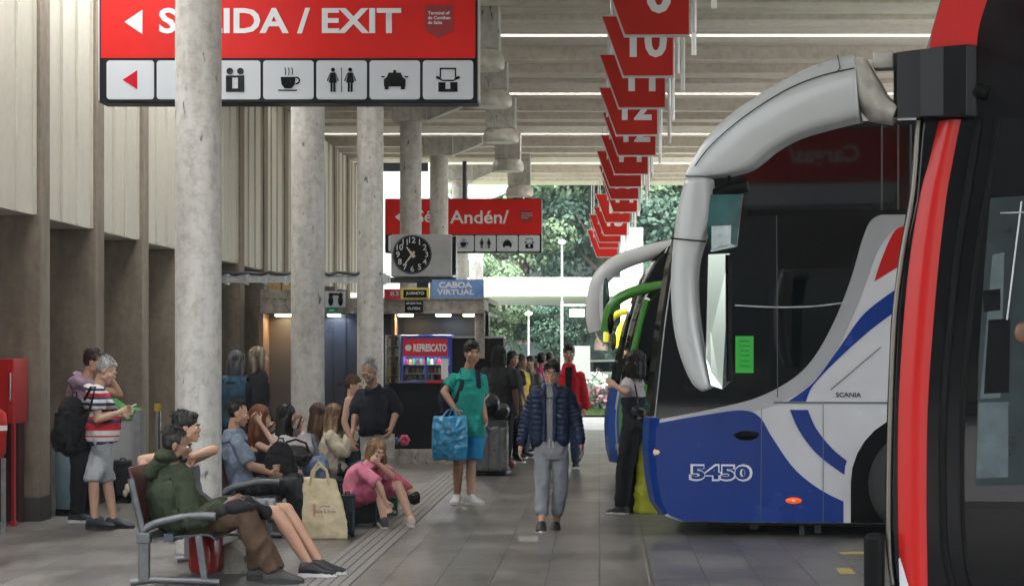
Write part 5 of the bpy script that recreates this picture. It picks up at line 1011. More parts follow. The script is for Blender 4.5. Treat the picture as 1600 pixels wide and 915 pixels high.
def person(label, D, J, k=1.0, skn=SK1, hs='short', hm=H_BLK, top=None, tm=None, sleeve='short', bot='long', bm_=None, shoes=None, sole=M_SOLEW, wm=1.0, dm=1.0, bel=0, vox=.010, seed=0, group=None, loose=.014, open_jacket=None, glasses=False, fem=False, faceon=True, hem=-.12, fw_amp=.006, extra=None, loc=None, curl=25, hands=None, pants_loose=.02):
    """J: world joints. fwd = facing of the torso, hf = facing of the face"""
    base = loc or ((J['anL'].x + J['anR'].x) / 2, (J['anL'].y + J['anR'].y) / 2, 0)
    t = thing('person', label, 'person', base, group)
    J.setdefault('hu', Vector((0, 0, 1))); J.setdefault('hf', J['fwd']); M = frame(J['hf'], J['hu']); C = J['hd']
    J.setdefault('nk', (J['shL'] + J['shR']) / 2 + ((J['shL'] + J['shR']) / 2 - (J['hiL'] + J['hiR']) / 2).normalized() * .085 * k)
    mb = MB(); torso(mb, J, k, 0, wm=wm, dm=dm, bel=bel)
    mb.caps(J['nk'] - Vector((0, 0, .02)), C + M @ (Vector((0, -.02, -.06)) * k), .056 * k * (.88 if fem else 1), .052 * k * (.88 if fem else 1), 14); head_prims(mb, C, M, k, fem, .9 if fem else 1)
    hu = hands or {}
    for s in 'LR':
        sh, el, wr = J['sh' + s], J['el' + s], J['wr' + s]; am = (.86 if fem else 1) * k
        mb.ell(sh, (.052 * am,) * 3); mb.caps(sh, el, .052 * am, .041 * am, 14); mb.caps(el, lerp(el, wr, .35), .041 * am, .041 * am, 14); mb.caps(lerp(el, wr, .35), wr, .041 * am, .027 * am, 14)
        hh = hu.get(s, {}); hd = Vector(hh.get('d', wr - el)); sgn = -1 if s == 'L' else 1; right = J['fwd'].cross(Vector((0, 0, 1)))
        pn = Vector(hh.get('n', right * -sgn)); sd = Vector(hh.get('s', J['fwd'])); hand(mb, wr, hd, pn, sd, k * 1.03, hh.get('c', curl))
        hi, kn, an = J['hi' + s], J['kn' + s], J['an' + s]
        mb.caps(hi, kn, .082 * k, .057 * k, 16); mb.ell(kn, (.058 * k,) * 3); mb.caps(kn, lerp(kn, an, .3), .053 * k, .056 * k, 14); mb.caps(lerp(kn, an, .3), an, .056 * k, .037 * k, 14)
        td = Vector(J.get('toe' + s, J['fwd'])).normalized(); mb.caps(an, an + td * .10 * k + Vector((0, 0, -.035)) * k, .037 * k, .03 * k)
    me = remesh(mb, vox, 2 if vox > .008 else 3, 'body', fac=.35); link('body', me, skn, t)
    if faceon: face(t, C, M, k, glasses=glasses, brow=(mat('brow_grey', (.25, .25, .24), .8) if hm is H_GREY else None))
    if hs: hair(t, hs, hm, C, M, k, J, vox, seed)
    if glasses == 'mask': pass
    # top
    def arms(mb, fr, inf, tp=0):
        for s in 'LR':
            sh, el, wr = J['sh' + s], J['el' + s], J['wr' + s]; mb.ell(sh, (.050 * k + inf,) * 3)
            if fr <= 0: continue
            a = min(1, fr); e = lerp(sh, el, a); mb.tube([sh, e] if a < 1 else [sh, el], [.050 * k + inf, (.049 if a < 1 else .045) * k + inf + tp], 16)
            if fr > 1: mb.ell(el, (.045 * k + inf,) * 3); w = lerp(el, wr, fr - 1); mb.tube([el, lerp(el, w, .5), w], [.045 * k + inf, .043 * k + inf, .033 * k + inf + tp], 16)
    if tm is not None:
        mb = MB(); torso(mb, J, k, loose, t0=hem, t1=1.0 if sleeve != 'tank' else .9, wm=wm, dm=dm, bel=bel); p_ = {'short': .62, 'long': 1.93, 'three': 1.55, 'half': .85, 'tank': 0, 'roll': 1.15}[sleeve]
        if sleeve != 'tank':
            arms(mb, p_, loose, .006); mb.tube([lerp((J['shL'] + J['shR']) / 2, J['nk'], 0), J['nk'] + (J['nk'] - (J['shL'] + J['shR']) / 2) * .05], [.12 * k + loose * .5, .072 * k + .008], 16)
        me = remesh(mb, vox * 1.05, 2, 'top', amp=fw_amp * 1.5, freq=11, st=(1, 1, .75), seed=seed); link(top or 'shirt', me, tm, t)
    # bottoms
    if bm_ is not None:
        mb = MB(); pl = pants_loose; pel = (J['hiL'] + J['hiR']) / 2; torso(mb, J, k, loose * .55, t0=-.12, t1=.12, wm=wm * .98, dm=dm * .98)
        for s in 'LR':
            hi, kn, an = J['hi' + s], J['kn' + s], J['an' + s]; mb.ell(hi, (.088 * k + pl * .3,) * 3)
            if bot == 'short': e = lerp(hi, kn, .86); mb.tube([hi, e], [.086 * k + pl * .5, .070 * k + pl * 1.3], 18)
            elif bot == 'bermuda': e = lerp(kn, an, .08); mb.tube([hi, kn, e], [.086 * k + pl * .5, .07 * k + pl * 1.2, .068 * k + pl * 1.3], 18)
            else:
                z = {'long': .97, 'crop': .80, 'jogger': .78}[bot]; e = lerp(kn, an, z); mb.tube([hi, kn], [.086 * k + pl * .5, .060 * k + pl], 18); mb.ell(kn, (.060 * k + pl,) * 3); mb.tube([kn, lerp(kn, e, .5), lerp(kn, e, .9), e], [.060 * k + pl, .058 * k + pl, .046 * k + pl, (.040 if bot == 'jogger' else .046) * k + pl * (.5 if bot == 'jogger' else 1)], 18)
        me = remesh(mb, vox * 1.1, 2, 'trousers', amp=fw_amp * 1.7, freq=10, st=(1, 1, .6), seed=seed + 5); link('shorts' if bot in ('short', 'bermuda') else 'trousers', me, bm_, t)
    if shoes:
        for s in 'LR': shoe(t, J['an' + s], J.get('toe' + s, J['fwd']), k * 1.06, shoes if not isinstance(shoes, tuple) else shoes[s == 'R'], sole)
    if extra: extra(t, J, k, M, C)
    return t
V = Vector
def stand(x, yf, yt, face=(0, -1), lean=0, arms=None, step=0, D=None, hf=None, wide=1, k=None, hd_dx=0, nod=0):
    """standing skeleton from pixel column x, feet row yf and crown row yt. face = horizontal facing"""
    D = D or GD(yf); s = S(D); H = EYE - (yt - VY) / s; k = k or H / 1.76; X = (x - VX) / s; f = V((face[0], face[1], 0)).normalized(); r = f.cross(V((0, 0, 1)))
    o = V((X, D, 0)); up = V((0, 0, 1)); g = lambda a, b, c: o + r * a * k + f * b * k + up * c * k
    J = dict(fwd=f, hiL=g(-.088, 0, .92), hiR=g(.088, 0, .92), knL=g(-.095, .02 + step * .12, .50), knR=g(.095, .02 - step * .05, .50), anL=g(-.10, step * .2, .085), anR=g(.10, -step * .18, .085),
             shL=g(-.172 * wide, lean, 1.395), shR=g(.172 * wide, lean, 1.395), nk=g(0, lean + .0, 1.49), hd=g(0, lean * 1.3 + .025, 1.64), elL=g(-.235, lean - .03, 1.13), elR=g(.235, lean - .03, 1.13), wrL=g(-.25, lean + .07, .89), wrR=g(.25, lean + .07, .89))
    if hf: J['hf'] = V(hf).normalized()
    if nod: h0 = V(J.get('hf', f)); J['hf'] = (h0.normalized() * math.cos(R(nod)) - up * math.sin(R(nod))); J['hu'] = (up * math.cos(R(nod)) + h0.normalized() * math.sin(R(nod)))
    J['_k'] = k; J['_D'] = D; J['_g'] = g
    return J
def pose(D, pts, fwd=(1, 0, 0), nod=0, hf=None, k=1.0):
    """joints given as photo columns/rows plus a depth offset in metres, on the depth plane D of that person"""
    J = {n: P(v[0], v[1], D + (v[2] if len(v) > 2 else 0)) for n, v in pts.items()}
    
    for a in ('anL', 'anR'): J[a].z = .088 * k + (.18 if pts[a][1] < 770 and D < 22 else 0)
    J['fwd'] = V(fwd).normalized(); h = V(hf or fwd).normalized(); up = V((0, 0, 1)); J['hf'] = h * math.cos(R(nod)) - up * math.sin(R(nod)); J['hu'] = up * math.cos(R(nod)) + h * math.sin(R(nod)); return J
# striped knit: real colour bands by height
def stripes(name, bands, base=(.6, .6, .6), z0=0.9, z1=1.55):
    m = bpy.data.materials.new(name); m.use_nodes = True; n = m.node_tree.nodes; l = m.node_tree.links; b = n['Principled BSDF']; b.inputs['Roughness'].default_value = .85
    tc = n.new('ShaderNodeTexCoord'); sp = n.new('ShaderNodeSeparateXYZ'); l.new(tc.outputs['Object'], sp.inputs[0]); mr = n.new('ShaderNodeMapRange'); mr.inputs[1].default_value = z0; mr.inputs[2].default_value = z1; l.new(sp.outputs[2], mr.inputs[0])
    r = n.new('ShaderNodeValToRGB'); r.color_ramp.interpolation = 'CONSTANT'; els = r.color_ramp.elements; els[0].position = 0; els[0].color = (*bands[0][1], 1); els[1].position = bands[1][0]; els[1].color = (*bands[1][1], 1)
    for p, c in bands[2:]: e = els.new(p); e.color = (*c, 1)
    l.new(mr.outputs[0], r.inputs[0]); l.new(r.outputs[0], b.inputs['Base Color']); nb = n.new('ShaderNodeTexNoise'); nb.inputs['Scale'].default_value = 50; l.new(tc.outputs['Object'], nb.inputs[0]); bp = n.new('ShaderNodeBump'); bp.inputs['Strength'].default_value = .2; bp.inputs['Distance'].default_value = .01; l.new(nb.outputs[0], bp.inputs['Height']); l.new(bp.outputs[0], b.inputs['Normal'])
    return m
def soft(name, prims, m, parent=None, vox=.008, amp=.006, freq=10, seed=1, smooth=2, loc=None, st=(1, 1, 1)):
    mb = MB(); prims(mb); me = remesh(mb, vox, smooth, name, amp=amp, freq=freq, seed=seed, st=st); return link(name, me, m, parent, loc=loc)
def strap(name, pts, m, parent, w=.02, th=.006):
    mb = MB(); mb.tube([p for p in pts], [w] * len(pts), 8, ry=[th] * len(pts)); return mb.build(name, m, parent)
def backpack(label, c, fwd, m, sc=1.0, group='backpacks', strapped=None, name='backpack', seed=3):
    c = V(c); f = V(fwd).normalized(); M = frame(f, (0, 0, 1)); t = thing(name, label, 'bag', tuple(c - V((0, 0, .24 * sc))), group); g = lambda a, b, d: c + M @ (V((a, b, d)) * sc)
    soft('bag_body', lambda mb: (mb.ell(g(0, 0, -.04), [q * sc for q in (.16, .10, .21)], M), mb.ell(g(0, 0, .06), [q * sc for q in (.135, .085, .17)], M), mb.box(g(0, 0, -.05), [q * sc for q in (.25, .14, .30)], M)), m, t, vox=.01, amp=.008, seed=seed)
    soft('front_pocket', lambda mb: (mb.ell(g(0, -.10, -.09), [q * sc for q in (.12, .05, .11)], M), mb.box(g(0, -.09, -.10), [q * sc for q in (.19, .05, .15)], M)), m, t, vox=.009, amp=.004, seed=seed + 1)
    strap('handle', [g(-.03, .03, .22), g(-.02, .03, .26), g(.02, .03, .26), g(.03, .03, .22)], m, t, .008)
    for i, s in enumerate(strapped or []): strap('shoulder_strap', [V(p) for p in s], m, t, .026)
    return t
# ------------------------------------------------------------ benches
M_BENCH = mat('bench_metal', (.11, .115, .12), .45, metal=.5, var=.25, vs=10); M_SEATM = mat('bench_mesh', (.05, .055, .06), .45, metal=.5, var=.2); M_BRD = mat('bench_red', (.07, .008, .008), .45, coat=.1)
def bench(label, y0, n, x=-2.98, pitch=.58, armat=(0,)):
    """row of seats facing +x; x is the seat's middle"""
    t = thing('bench', label, 'bench', (x, y0 + n * pitch / 2, 0), 'steel waiting benches')
    for i in range(n):
        a, b = y0 + i * pitch + .02, y0 + (i + 1) * pitch - .02; c = curve([(x + .26, .36), (x + .20, .39), (x + .0, .375), (x - .18, .36), (x - .245, .39)], 3); mb = MB(); mb.loft([[(p[0], a, p[1]), (p[0], b, p[1]), (p[0], b, p[1] - .018), (p[0], a, p[1] - .018)] for p in c]); mb.build('seat', M_SEATM, t)
        c = curve([(x - .25, .40), (x - .29, .58), (x - .33, .74), (x - .37, .88)], 3); mb = MB(); mb.loft([[(p[0], a, p[1]), (p[0], b, p[1]), (p[0] - .018, b, p[1]), (p[0] - .018, a, p[1])] for p in c]); mb.build('backrest', M_BRD, t)
    for yy in [y0 + pitch * i for i in armat]:
        mb = MB(); c = curve([(x - .36, .80), (x - .33, .66), (x - .29, .50), (x - .26, .38)], 4); mb.tube([(p[0], yy, p[1]) for p in c], [.026] * len(c), 8, ry=.02); f = mb.build('end_frame', M_BENCH, t)
        mb = MB(); mb.box((x - .26, yy, .20), (.08, .06, .34)); mb.box((x - .26, yy, .36), (.10, .08, .08)); mb.build('leg', M_BENCH, t, bevel=.008); mb = MB(); mb.box((x + .17, yy, .20), (.05, .045, .36), Matrix.Rotation(R(-8), 3, 'Y')); mb.build('leg', M_BENCH, t, bevel=.006)
        mb = MB(); mb.smooth = True; c = curve([(x - .30, .36), (x - .22, .45), (x - .05, .50), (x + .12, .525), (x + .27, .52)], 4); mb.tube([(p[0], yy, p[1]) for p in c], [.022] * len(c), 8, ry=.03); mb.build('armrest', M_BENCH, t)
        mb = MB(); mb.tube([(x - .36, yy, .03), (x - .2, yy, .05), (x + .15, yy, .04), (x + .30, yy, .03)], .028, 8); mb.build('foot_bar', M_BENCH, t)
    mb = MB(); mb.box((x - .08, y0 + n * pitch / 2, .36), (.07, n * pitch, .06)); mb.build('cross_beam', M_STEEL, t)
    return t
bench('steel bench with red backrest carrying the man in green hoodie', 15.72, 3, x=-3.13, armat=(0, 3))
bench('steel bench under the man in grey T-shirt and the red-haired woman', 19.75, 3, x=-3.27, pitch=.60, armat=(0, 3))
bench('steel bench farther on, under the women in sweater and cream cardigan', 21.75, 4, x=-3.05, pitch=.62, armat=(0, 4))
# ------------------------------------------------------------ seated people
Cgreen = cloth('olive', (.030, .040, .022), .2); Cbrown = cloth('brown_trousers', (.075, .045, .028), .12)
D = 16.02
def beard(m):
    def f(t, J, k, M, C): soft('beard', lambda mb: (mb.ell(C + M @ V((0, .058, -.092)) * k, [q * k for q in (.040, .036, .030)], M), mb.ell(C + M @ V((0, .026, -.066)) * k, [q * k for q in (.0645, .045, .040)], M)), m, t, vox=.006, amp=.002)
    return f
def hoodie_extra(t, J, k, M, C):
    beard(H_BLK)(t, J, k, M, C)
    soft('hood', lambda mb: (mb.ell(P(262, 712, D), (.10, .13, .055)), mb.caps(P(236, 738, D), P(262, 716, D), .06, .07)), Cgreen, t, amp=.008, seed=4)
person('heavy man in olive hoodie and brown trousers seated on the nearest bench', D,
    pose(D, dict(hd=(277, 696), nk=(270, 728), shL=(285, 748, -.17), shR=(262, 744, .17), mid=(262, 790), hiL=(292, 810, -.09), hiR=(292, 810, .09), elL=(300, 815, -.24), wrL=(352, 790, -.16), elR=(318, 800, .18), wrR=(355, 788, .05), knL=(383, 808, -.12), anL=(430, 895, -.12), knR=(392, 800, .10), anR=(405, 882, .12)), nod=8),
    k=1.02, skn=SK4, hs='crop', hm=H_BLK, top='hoodie', tm=Cgreen, sleeve='long', bm_=Cbrown, shoes=mat('shoe_grey', (.05, .05, .045), .7), sole=M_SOLEB, wm=1.12, dm=1.25, bel=.05, vox=.008, seed=1, loose=.022, fw_amp=.010, extra=hoodie_extra, pants_loose=.028)
# beard
soft('jacket_bundle', lambda mb: (mb.ell(P(372, 792, D - .12), (.13, .12, .055)), mb.ell(P(340, 800, D - .15), (.08, .1, .05)), mb.caps(P(385, 785, D - .1), P(415, 800, D + .05), .05, .045)), cloth('black_jacket', (.014, .014, .017)), loc=tuple(P(372, 800, D)), amp=.014, freq=9)
o = bpy.data.objects['jacket_bundle']; tag(o, 'black jacket bundled on the lap of the man in olive hoodie', 'jacket')
D = 16.65
Cgrey = cloth('grey_shorts', (.16, .17, .19), .2)
person('dark-haired man behind the hooded man, bare arm stretched along the bench', D,
    pose(D, dict(hd=(292, 668), nk=(284, 702), shL=(300, 716, -.18), shR=(276, 712, .17), mid=(290, 762), hiL=(318, 798, -.09), hiR=(318, 798, .09), elL=(334, 702, -.30), wrL=(306, 712, -.34), elR=(222, 718, .2), wrR=(232, 754, .1), knL=(432, 800, -.10), anL=(484, 880, -.30), knR=(448, 796, .12), anR=(500, 880, -.12)), nod=0),
    k=.98, skn=SK1, hs='thick', hm=H_BLK, top='tank_top', tm=cloth('tank_grey', (.10, .10, .11)), sleeve='tank', bot='short', bm_=Cgrey, shoes=mat('shoe_black', (.014, .014, .016), .6), sole=M_SOLEW, vox=.008, seed=2, hands={'L': {'c': 50}, 'R': {'c': 40}})
# ---- man in grey-blue T-shirt
D = 20.2
person('short-haired man in faded grey-blue T-shirt and black trousers on the second bench', D,
    pose(D, dict(hd=(372, 646), nk=(364, 672), shL=(372, 690, -.18), shR=(360, 688, .17), mid=(368, 728), hiL=(382, 764, -.09), hiR=(382, 762, .09), elL=(392, 728, -.24), wrL=(420, 738, -.06), elR=(380, 726, .2), wrR=(418, 730, .08), knL=(458, 758, -.11), anL=(470, 832, -.11), knR=(462, 752, .10), anR=(462, 826, .12)), nod=10),
    k=.98, skn=SK1, hs='crop', hm=H_BLK, tm=cloth('faded_blue', (.16, .20, .26), .3), sleeve='half', bm_=cloth('black_leather', (.014, .016, .02), rough=.45), shoes=mat('shoe_black', (.014, .014, .016), .6), sole=M_SOLEB, vox=.009, seed=3, loose=.018, fw_amp=.010)
# ---- red-haired woman
D = 20.8
person('auburn-haired woman in dark tank top resting her head on her hand', D,
    pose(D, dict(hd=(408, 652), nk=(398, 680), shL=(405, 696, -.16), shR=(394, 692, .15), mid=(400, 728), hiL=(412, 762, -.09), hiR=(412, 760, .09), elL=(442, 712, -.22), wrL=(406, 660, -.20), elR=(420, 722, .15), wrR=(452, 734, .02), knL=(480, 758, -.06), anL=(488, 826, -.06), knR=(484, 752, .12), anR=(478, 822, .14)), nod=12),
    k=.92, skn=SK2, hs='long', hm=H_RED, fem=True, top='tank_top', tm=cloth('navy_tank', (.03, .035, .05)), sleeve='tank', bot='short', bm_=cloth('denim_short', (.10, .14, .22)), shoes=mat('shoe_white', (.6, .6, .58), .6), vox=.009, seed=4, hands={'L': {'c': 45}})
backpack('limp black backpack on the lap of the auburn-haired woman', P(438, 728, 20.35), (.3, -1, .0), cloth('bag_black', (.013, .013, .015), .2), 1.05, group='bags on laps', seed=8)
# ---- black haired woman in light grey sweater
D = 21.7
def mask(col):
    def f(t, J, k, M, C):
        soft('face_mask', lambda mb: mb.ell(C + M @ V((0, .072, -.055)) * k, [q * k for q in (.056, .045, .042)], M), mat('mask_grey', col, .7), t, vox=.007, amp=.001)
    return f
person('black-haired woman in light grey sweater with a phone at her mouth', D,
    pose(D, dict(hd=(449, 650), nk=(440, 676), shL=(444, 690, -.16), shR=(438, 687, .15), mid=(440, 714), hiL=(448, 742, -.09), hiR=(448, 740, .09), elL=(480, 700, -.22), wrL=(470, 664, -.10), elR=(458, 716, .14), wrR=(468, 738, .0), knL=(496, 730, -.10), anL=(486, 795, -.10), knR=(502, 724, .10), anR=(505, 798, .12)), nod=10),
    k=.92, skn=SK2, hs='long', hm=H_BLK, fem=True, top='sweater', tm=cloth('pale_grey', (.42, .40, .41), .08), sleeve='three', bm_=cloth('pale_jeans', (.16, .22, .34), .25), shoes=mat('shoe_black', (.014, .014, .016), .6), vox=.009, seed=5, loose=.02, fw_amp=.009, hands={'L': {'c': 50}})
t = thing('phone', 'dark phone held at the mouth of the woman in grey sweater', 'phone', tuple(P(468, 658, 21.55))); mb = MB(); mb.box(P(468, 660, 21.55), (.012, .07, .14), Matrix.Rotation(R(20), 3, 'Y')); mb.build('phone_case', M_BLACK, t, bevel=.004)
t = thing('handbag', 'shiny black handbag on the lap of the woman in grey sweater', 'bag', tuple(P(462, 720, 21.3)), 'bags on laps')
soft('bag_body', lambda mb: (mb.ell(P(462, 712, 21.35), (.17, .08, .11)), mb.box(P(462, 715, 21.35), (.26, .10, .12))), mat('bag_gloss', (.012, .012, .015), .25, coat=.4), t, amp=.008); strap('bag_strap', [P(440, 708, 21.3), P(448, 690, 21.3), P(462, 686, 21.3), P(478, 692, 21.3), P(484, 708, 21.3)], M_BLACK, t, .012)
# ---- women beyond
D = 23.2
person('woman with long fair-tipped hair in cream knitted cardigan', D,
    pose(D, dict(hd=(524, 648), nk=(520, 672), shL=(518, 684, -.16), shR=(524, 682, .15), mid=(520, 706), hiL=(532, 732, -.09), hiR=(532, 730, .09), elL=(536, 706, -.22), wrL=(554, 672, -.12), elR=(545, 704, .14), wrR=(560, 676, .05), knL=(580, 728, -.08), anL=(586, 788, -.08), knR=(586, 724, .12), anR=(594, 786, .12)), hf=(.9, .5, 0), nod=8),
    k=.92, skn=SK2, hs='long', hm=H_BLD, fem=True, top='cardigan', tm=cloth('cream_knit', (.52, .46, .36), .12, bump=.5, bs=30), sleeve='long', bm_=cloth('dark_jeans', (.035, .05, .07)), shoes=mat('shoe_black', (.014, .014, .016), .6), vox=.010, seed=6, loose=.03, fw_amp=.010)
D = 24.7
person('long brown-haired person in slate top half hidden behind the woman in cream cardigan', D,
    pose(D, dict(hd=(498, 646), nk=(492, 672), shL=(488, 686, -.16), shR=(494, 684, .15), mid=(488, 710), hiL=(494, 738, -.09), hiR=(494, 736, .09), elL=(500, 716, -.2), wrL=(520, 730, -.05), elR=(505, 714, .14), wrR=(525, 728, .05), knL=(540, 735, -.1), anL=(536, 798, -.1), knR=(545, 728, .10), anR=(545, 795, .12)), hf=(.6, .8, 0), nod=10),
    k=.92, skn=SK2, hs='long', hm=H_BRN, fem=True, tm=cloth('slate', (.12, .13, .15)), sleeve='long', bm_=cloth('teal_jeans', (.04, .065, .08)), shoes=mat('shoe_black', (.014, .014, .016), .6), vox=.011, seed=7)
D = 24.3
person('woman with brown hair seated just beyond the cream cardigan', D,
    pose(D, dict(hd=(548, 654), nk=(542, 678), shL=(540, 692, -.16), shR=(546, 690, .15), mid=(546, 712), hiL=(552, 736, -.09), hiR=(552, 734, .09), elL=(556, 712, -.2), wrL=(566, 684, -.05), elR=(562, 710, .14), wrR=(572, 700, .05), knL=(598, 730, -.1), anL=(600, 790, -.1), knR=(602, 726, .10), anR=(608, 788, .12)), nod=14),
    k=.90, skn=SK2, hs='long', hm=H_BRN, fem=True, tm=cloth('dusty_rose', (.40, .16, .19)), sleeve='short', bm_=cloth('dark_jeans', (.035, .05, .07)), shoes=mat('shoe_black', (.014, .014, .016), .6), vox=.011, seed=8)
# ---- pink shirt woman sitting low
D = 21.0; Cpink = cloth('pink', (.62, .20, .28), .08)
person('woman in pink shirt sitting low with ankle on knee and chin on her fist', D,
    pose(D, dict(hd=(589, 703), nk=(572, 724), shL=(566, 736, -.15), shR=(588, 728, .16), mid=(556, 752), hiL=(556, 778, -.09), hiR=(562, 776, .09), elL=(592, 756, -.24), wrL=(602, 782, -.20), elR=(612, 742, .0), wrR=(592, 724, -.10), knL=(592, 762, -.16), anL=(600, 808, -.20), knR=(622, 758, .10), anR=(642, 806, .02), toeL=(.75, -.65, 0), toeR=(1, -.2, 0)), hf=(.55, -.83, 0), nod=22),
    k=.89, skn=SK2, hs='bob', hm=H_BLD, fem=True, tm=Cpink, sleeve='half', bot='short', bm_=cloth('deep_pink', (.30, .07, .12)), shoes=(mat('shoe_dark', (.05, .04, .05), .6), mat('shoe_cream', (.55, .45, .38), .6)), vox=.008, seed=9, loose=.012, fw_amp=.010, hands={'R': {'c': 60}})
# the leg in pink crossing behind her belongs to a neighbour
D = 21.9
person('person in pink tights hidden behind the pink-shirt woman, black shoe stuck out', D,
    pose(D, dict(hd=(590, 704, .1), nk=(580, 718), shL=(574, 728, -.15), shR=(580, 726, .15), mid=(566, 738), hiL=(560, 748, -.09), hiR=(560, 746, .09), elL=(560, 738, -.1), wrL=(580, 748, 0), elR=(566, 736, .14), wrR=(580, 744, .05), knL=(606, 742, -.1), anL=(646, 766, -.16), knR=(604, 738, .10), anR=(650, 762, .0), toeL=(.85, -.3, .5), toeR=(.85, -.2, .25)), hf=(.3, .95, 0)),
    k=.85, skn=SK2, hs='long', hm=H_BRN, fem=True, tm=cloth('slate', (.12, .13, .15)), sleeve='long', bot='crop', bm_=cloth('pink_tights', (.45, .10, .15)), shoes=mat('shoe_black', (.014, .014, .016), .6), sole=M_SOLEB, vox=.010, seed=10, pants_loose=.004)
# ------------------------------------------------------------ standing people
J = stand(160, 826, 553, (1, -.05), lean=.03, nod=26); k = J['_k']; D = J['_D']
J.update(hd=P(166, 579, D), nk=P(152, 606, D), elL=P(152, 655, D - .2), wrL=P(186, 644, D - .18), elR=P(158, 655, D + .2), wrR=P(188, 646, D + .1), shL=P(152, 612, D - .19), shR=P(146, 612, D + .18), anL=P(148, 812, D - .12), anR=P(178, 812, D + .1), knL=P(146, 745, D - .1), knR=P(166, 745, D + .1))
SW, SR_, SN = (.62, .62, .62), (.5, .02, .03), (.025, .035, .09)
polo = stripes('striped_knit', [(0, SN), (.06, SW), (.13, SR_), (.16, SW), (.24, SR_), (.36, SN), (.42, SR_), (.47, SW), (.55, SN), (.59, SW), (.65, SN), (.70, SW), (.76, SN), (.80, SR_), (.86, SW), (.90, SN), (.94, SW)], z0=.83, z1=1.42)
person('grey-haired man in red, white and navy striped polo looking at his phone', D, J, k=k, skn=SK2, hs='short', hm=H_GREY, top='polo_shirt', tm=polo, sleeve='short', bot='bermuda', bm_=cloth('light_cargo', (.40, .43, .46), .1), shoes=mat('shoe_navy', (.015, .02, .03), .6), sole=M_SOLEB, bel=.06, dm=1.12, vox=.009, seed=11, loose=.02, pants_loose=.012, fw_amp=.008, hem=-.12)
t = thing('phone', 'white phone held by the man in striped polo', 'phone', tuple(P(203, 634, D - .05))); mb = MB(); mb.box(P(202, 636, D - .05), (.14, .07, .012), Matrix.Rotation(R(-25), 3, 'Y')); mb.build('phone_case', M_WHITE, t, bevel=.004)
backpack('black backpack slung behind the man in striped polo', P(112, 664, D - .12), (1, -.5, 0), cloth('bag_black', (.013, .013, .015), .2), 1.25, strapped=[[P(132, 625, D - .24), P(142, 604, D - .26), P(150, 604, D - .24), P(140, 640, D - .30), P(124, 690, D - .26)]])
J = stand(126, 815, 539, (1, -.1), nod=14, lean=.0); k = J['_k']; D = J['_D']
J.update(hd=P(147, 566, D), nk=P(132, 592, D), elL=P(112, 640, D - .22), wrL=P(132, 668, D - .15), elR=P(186, 616, D + .1), wrR=P(174, 592, D + .02))
person('younger man in mauve polo drinking behind the striped polo man', D, J, k=k, skn=SK1, hs='short', hm=H_DKB, top='polo_shirt', tm=cloth('mauve', (.22, .15, .20)), sleeve='short', bm_=cloth('black_jean', (.02, .02, .025)), shoes=mat('shoe_navy', (.015, .02, .03), .6), vox=.009, seed=12, hands={'R': {'c': 55}})
t = thing('drink_can', 'light blue can at the mouth of the man in mauve polo', 'can', tuple(P(172, 590, D))); mb = MB(); mb.smooth = True; mb.tube([P(168, 598, D + .02), P(172, 584, D + .02)], .033, 14); mb.build('can_body', mat('can_blue', (.15, .4, .55), .3, metal=.4), t)
# women behind the near column
J = stand(369, 760, 549, (.5, .85), D=25.2); k = J['_k']
person('woman with grey bob and denim jacket beside the nearest column', 25.2, J, k=k, skn=SK2, hs='bob', hm=hairm('silver', (.17, .17, .18), (.03, .03, .035)), fem=True, top='jacket', tm=cloth('denim', (.035, .08, .13), .2), sleeve='long', bm_=cloth('dark_jeans', (.035, .05, .07)), shoes=mat('shoe_black', (.014, .014, .016), .6), vox=.011, seed=13, loose=.02)
J = stand(402, 766, 543, (.9, .35), D=24.9); k = J['_k']
J.update(wrL=P(416, 660, 24.7), wrR=P(422, 664, 25.0))
person('woman with streaked blond hair in black jacket near the brown shutter', 24.9, J, k=k, skn=SK2, hs='bob', hm=hairm('streaked', (.34, .27, .19), (.03, .025, .02)), fem=True, top='jacket', tm=cloth('black_jacket2', (.014, .015, .02)), sleeve='long', bm_=cloth('mid_jeans', (.05, .09, .16)), shoes=mat('shoe_black', (.014, .014, .016), .6), vox=.011, seed=14, loose=.025)
# older man in black shirt
D = 22.6; J = stand(592, 800, 553, (-.15, -1), D=D, nod=28, hf=(-.45, -.9, 0)); k = J['_k']
J.update(hd=P(577, 580, D - .12), nk=P(583, 604, D - .05), elR=P(556, 640, D - .05), wrR=P(552, 672, D - .15), elL=P(620, 640, D), wrL=P(611, 668, D - .12), shR=P(565, 618, D), shL=P(606, 616, D), hiL=P(602, 672, D), hiR=P(576, 672, D))
person('balding bearded man in black short-sleeved shirt and cream trousers, looking down', D, J, k=k, skn=SK1, hs='crop', hm=H_GREY, tm=cloth('black_shirt', (.014, .016, .024)), sleeve='roll', bm_=cloth('cream_trousers', (.42, .41, .36)), shoes=mat('shoe_black', (.014, .014, .016), .6), bel=.05, dm=1.1, wm=1.08, vox=.009, seed=15, loose=.024, extra=beard(hairm('beard_grey', (.2, .19, .18), (.05, .05, .05))))
# child on someone's arm
D = 23.2; J = stand(553, 790, 580, (1, -.3), D=D, nod=15); k = .86
J.update(hd=P(553, 603, D), nk=P(548, 628, D))
person('short-haired youngster facing the bearded man in front of the blue shutter', D, J, k=k, skn=SK2, hs='short', hm=H_BRN, top='tank_top', tm=cloth('navy_tank', (.03, .035, .05)), sleeve='tank', bm_=cloth('dark_jeans', (.035, .05, .07)), shoes=mat('shoe_black', (.014, .014, .016), .6), vox=.010, seed=16)
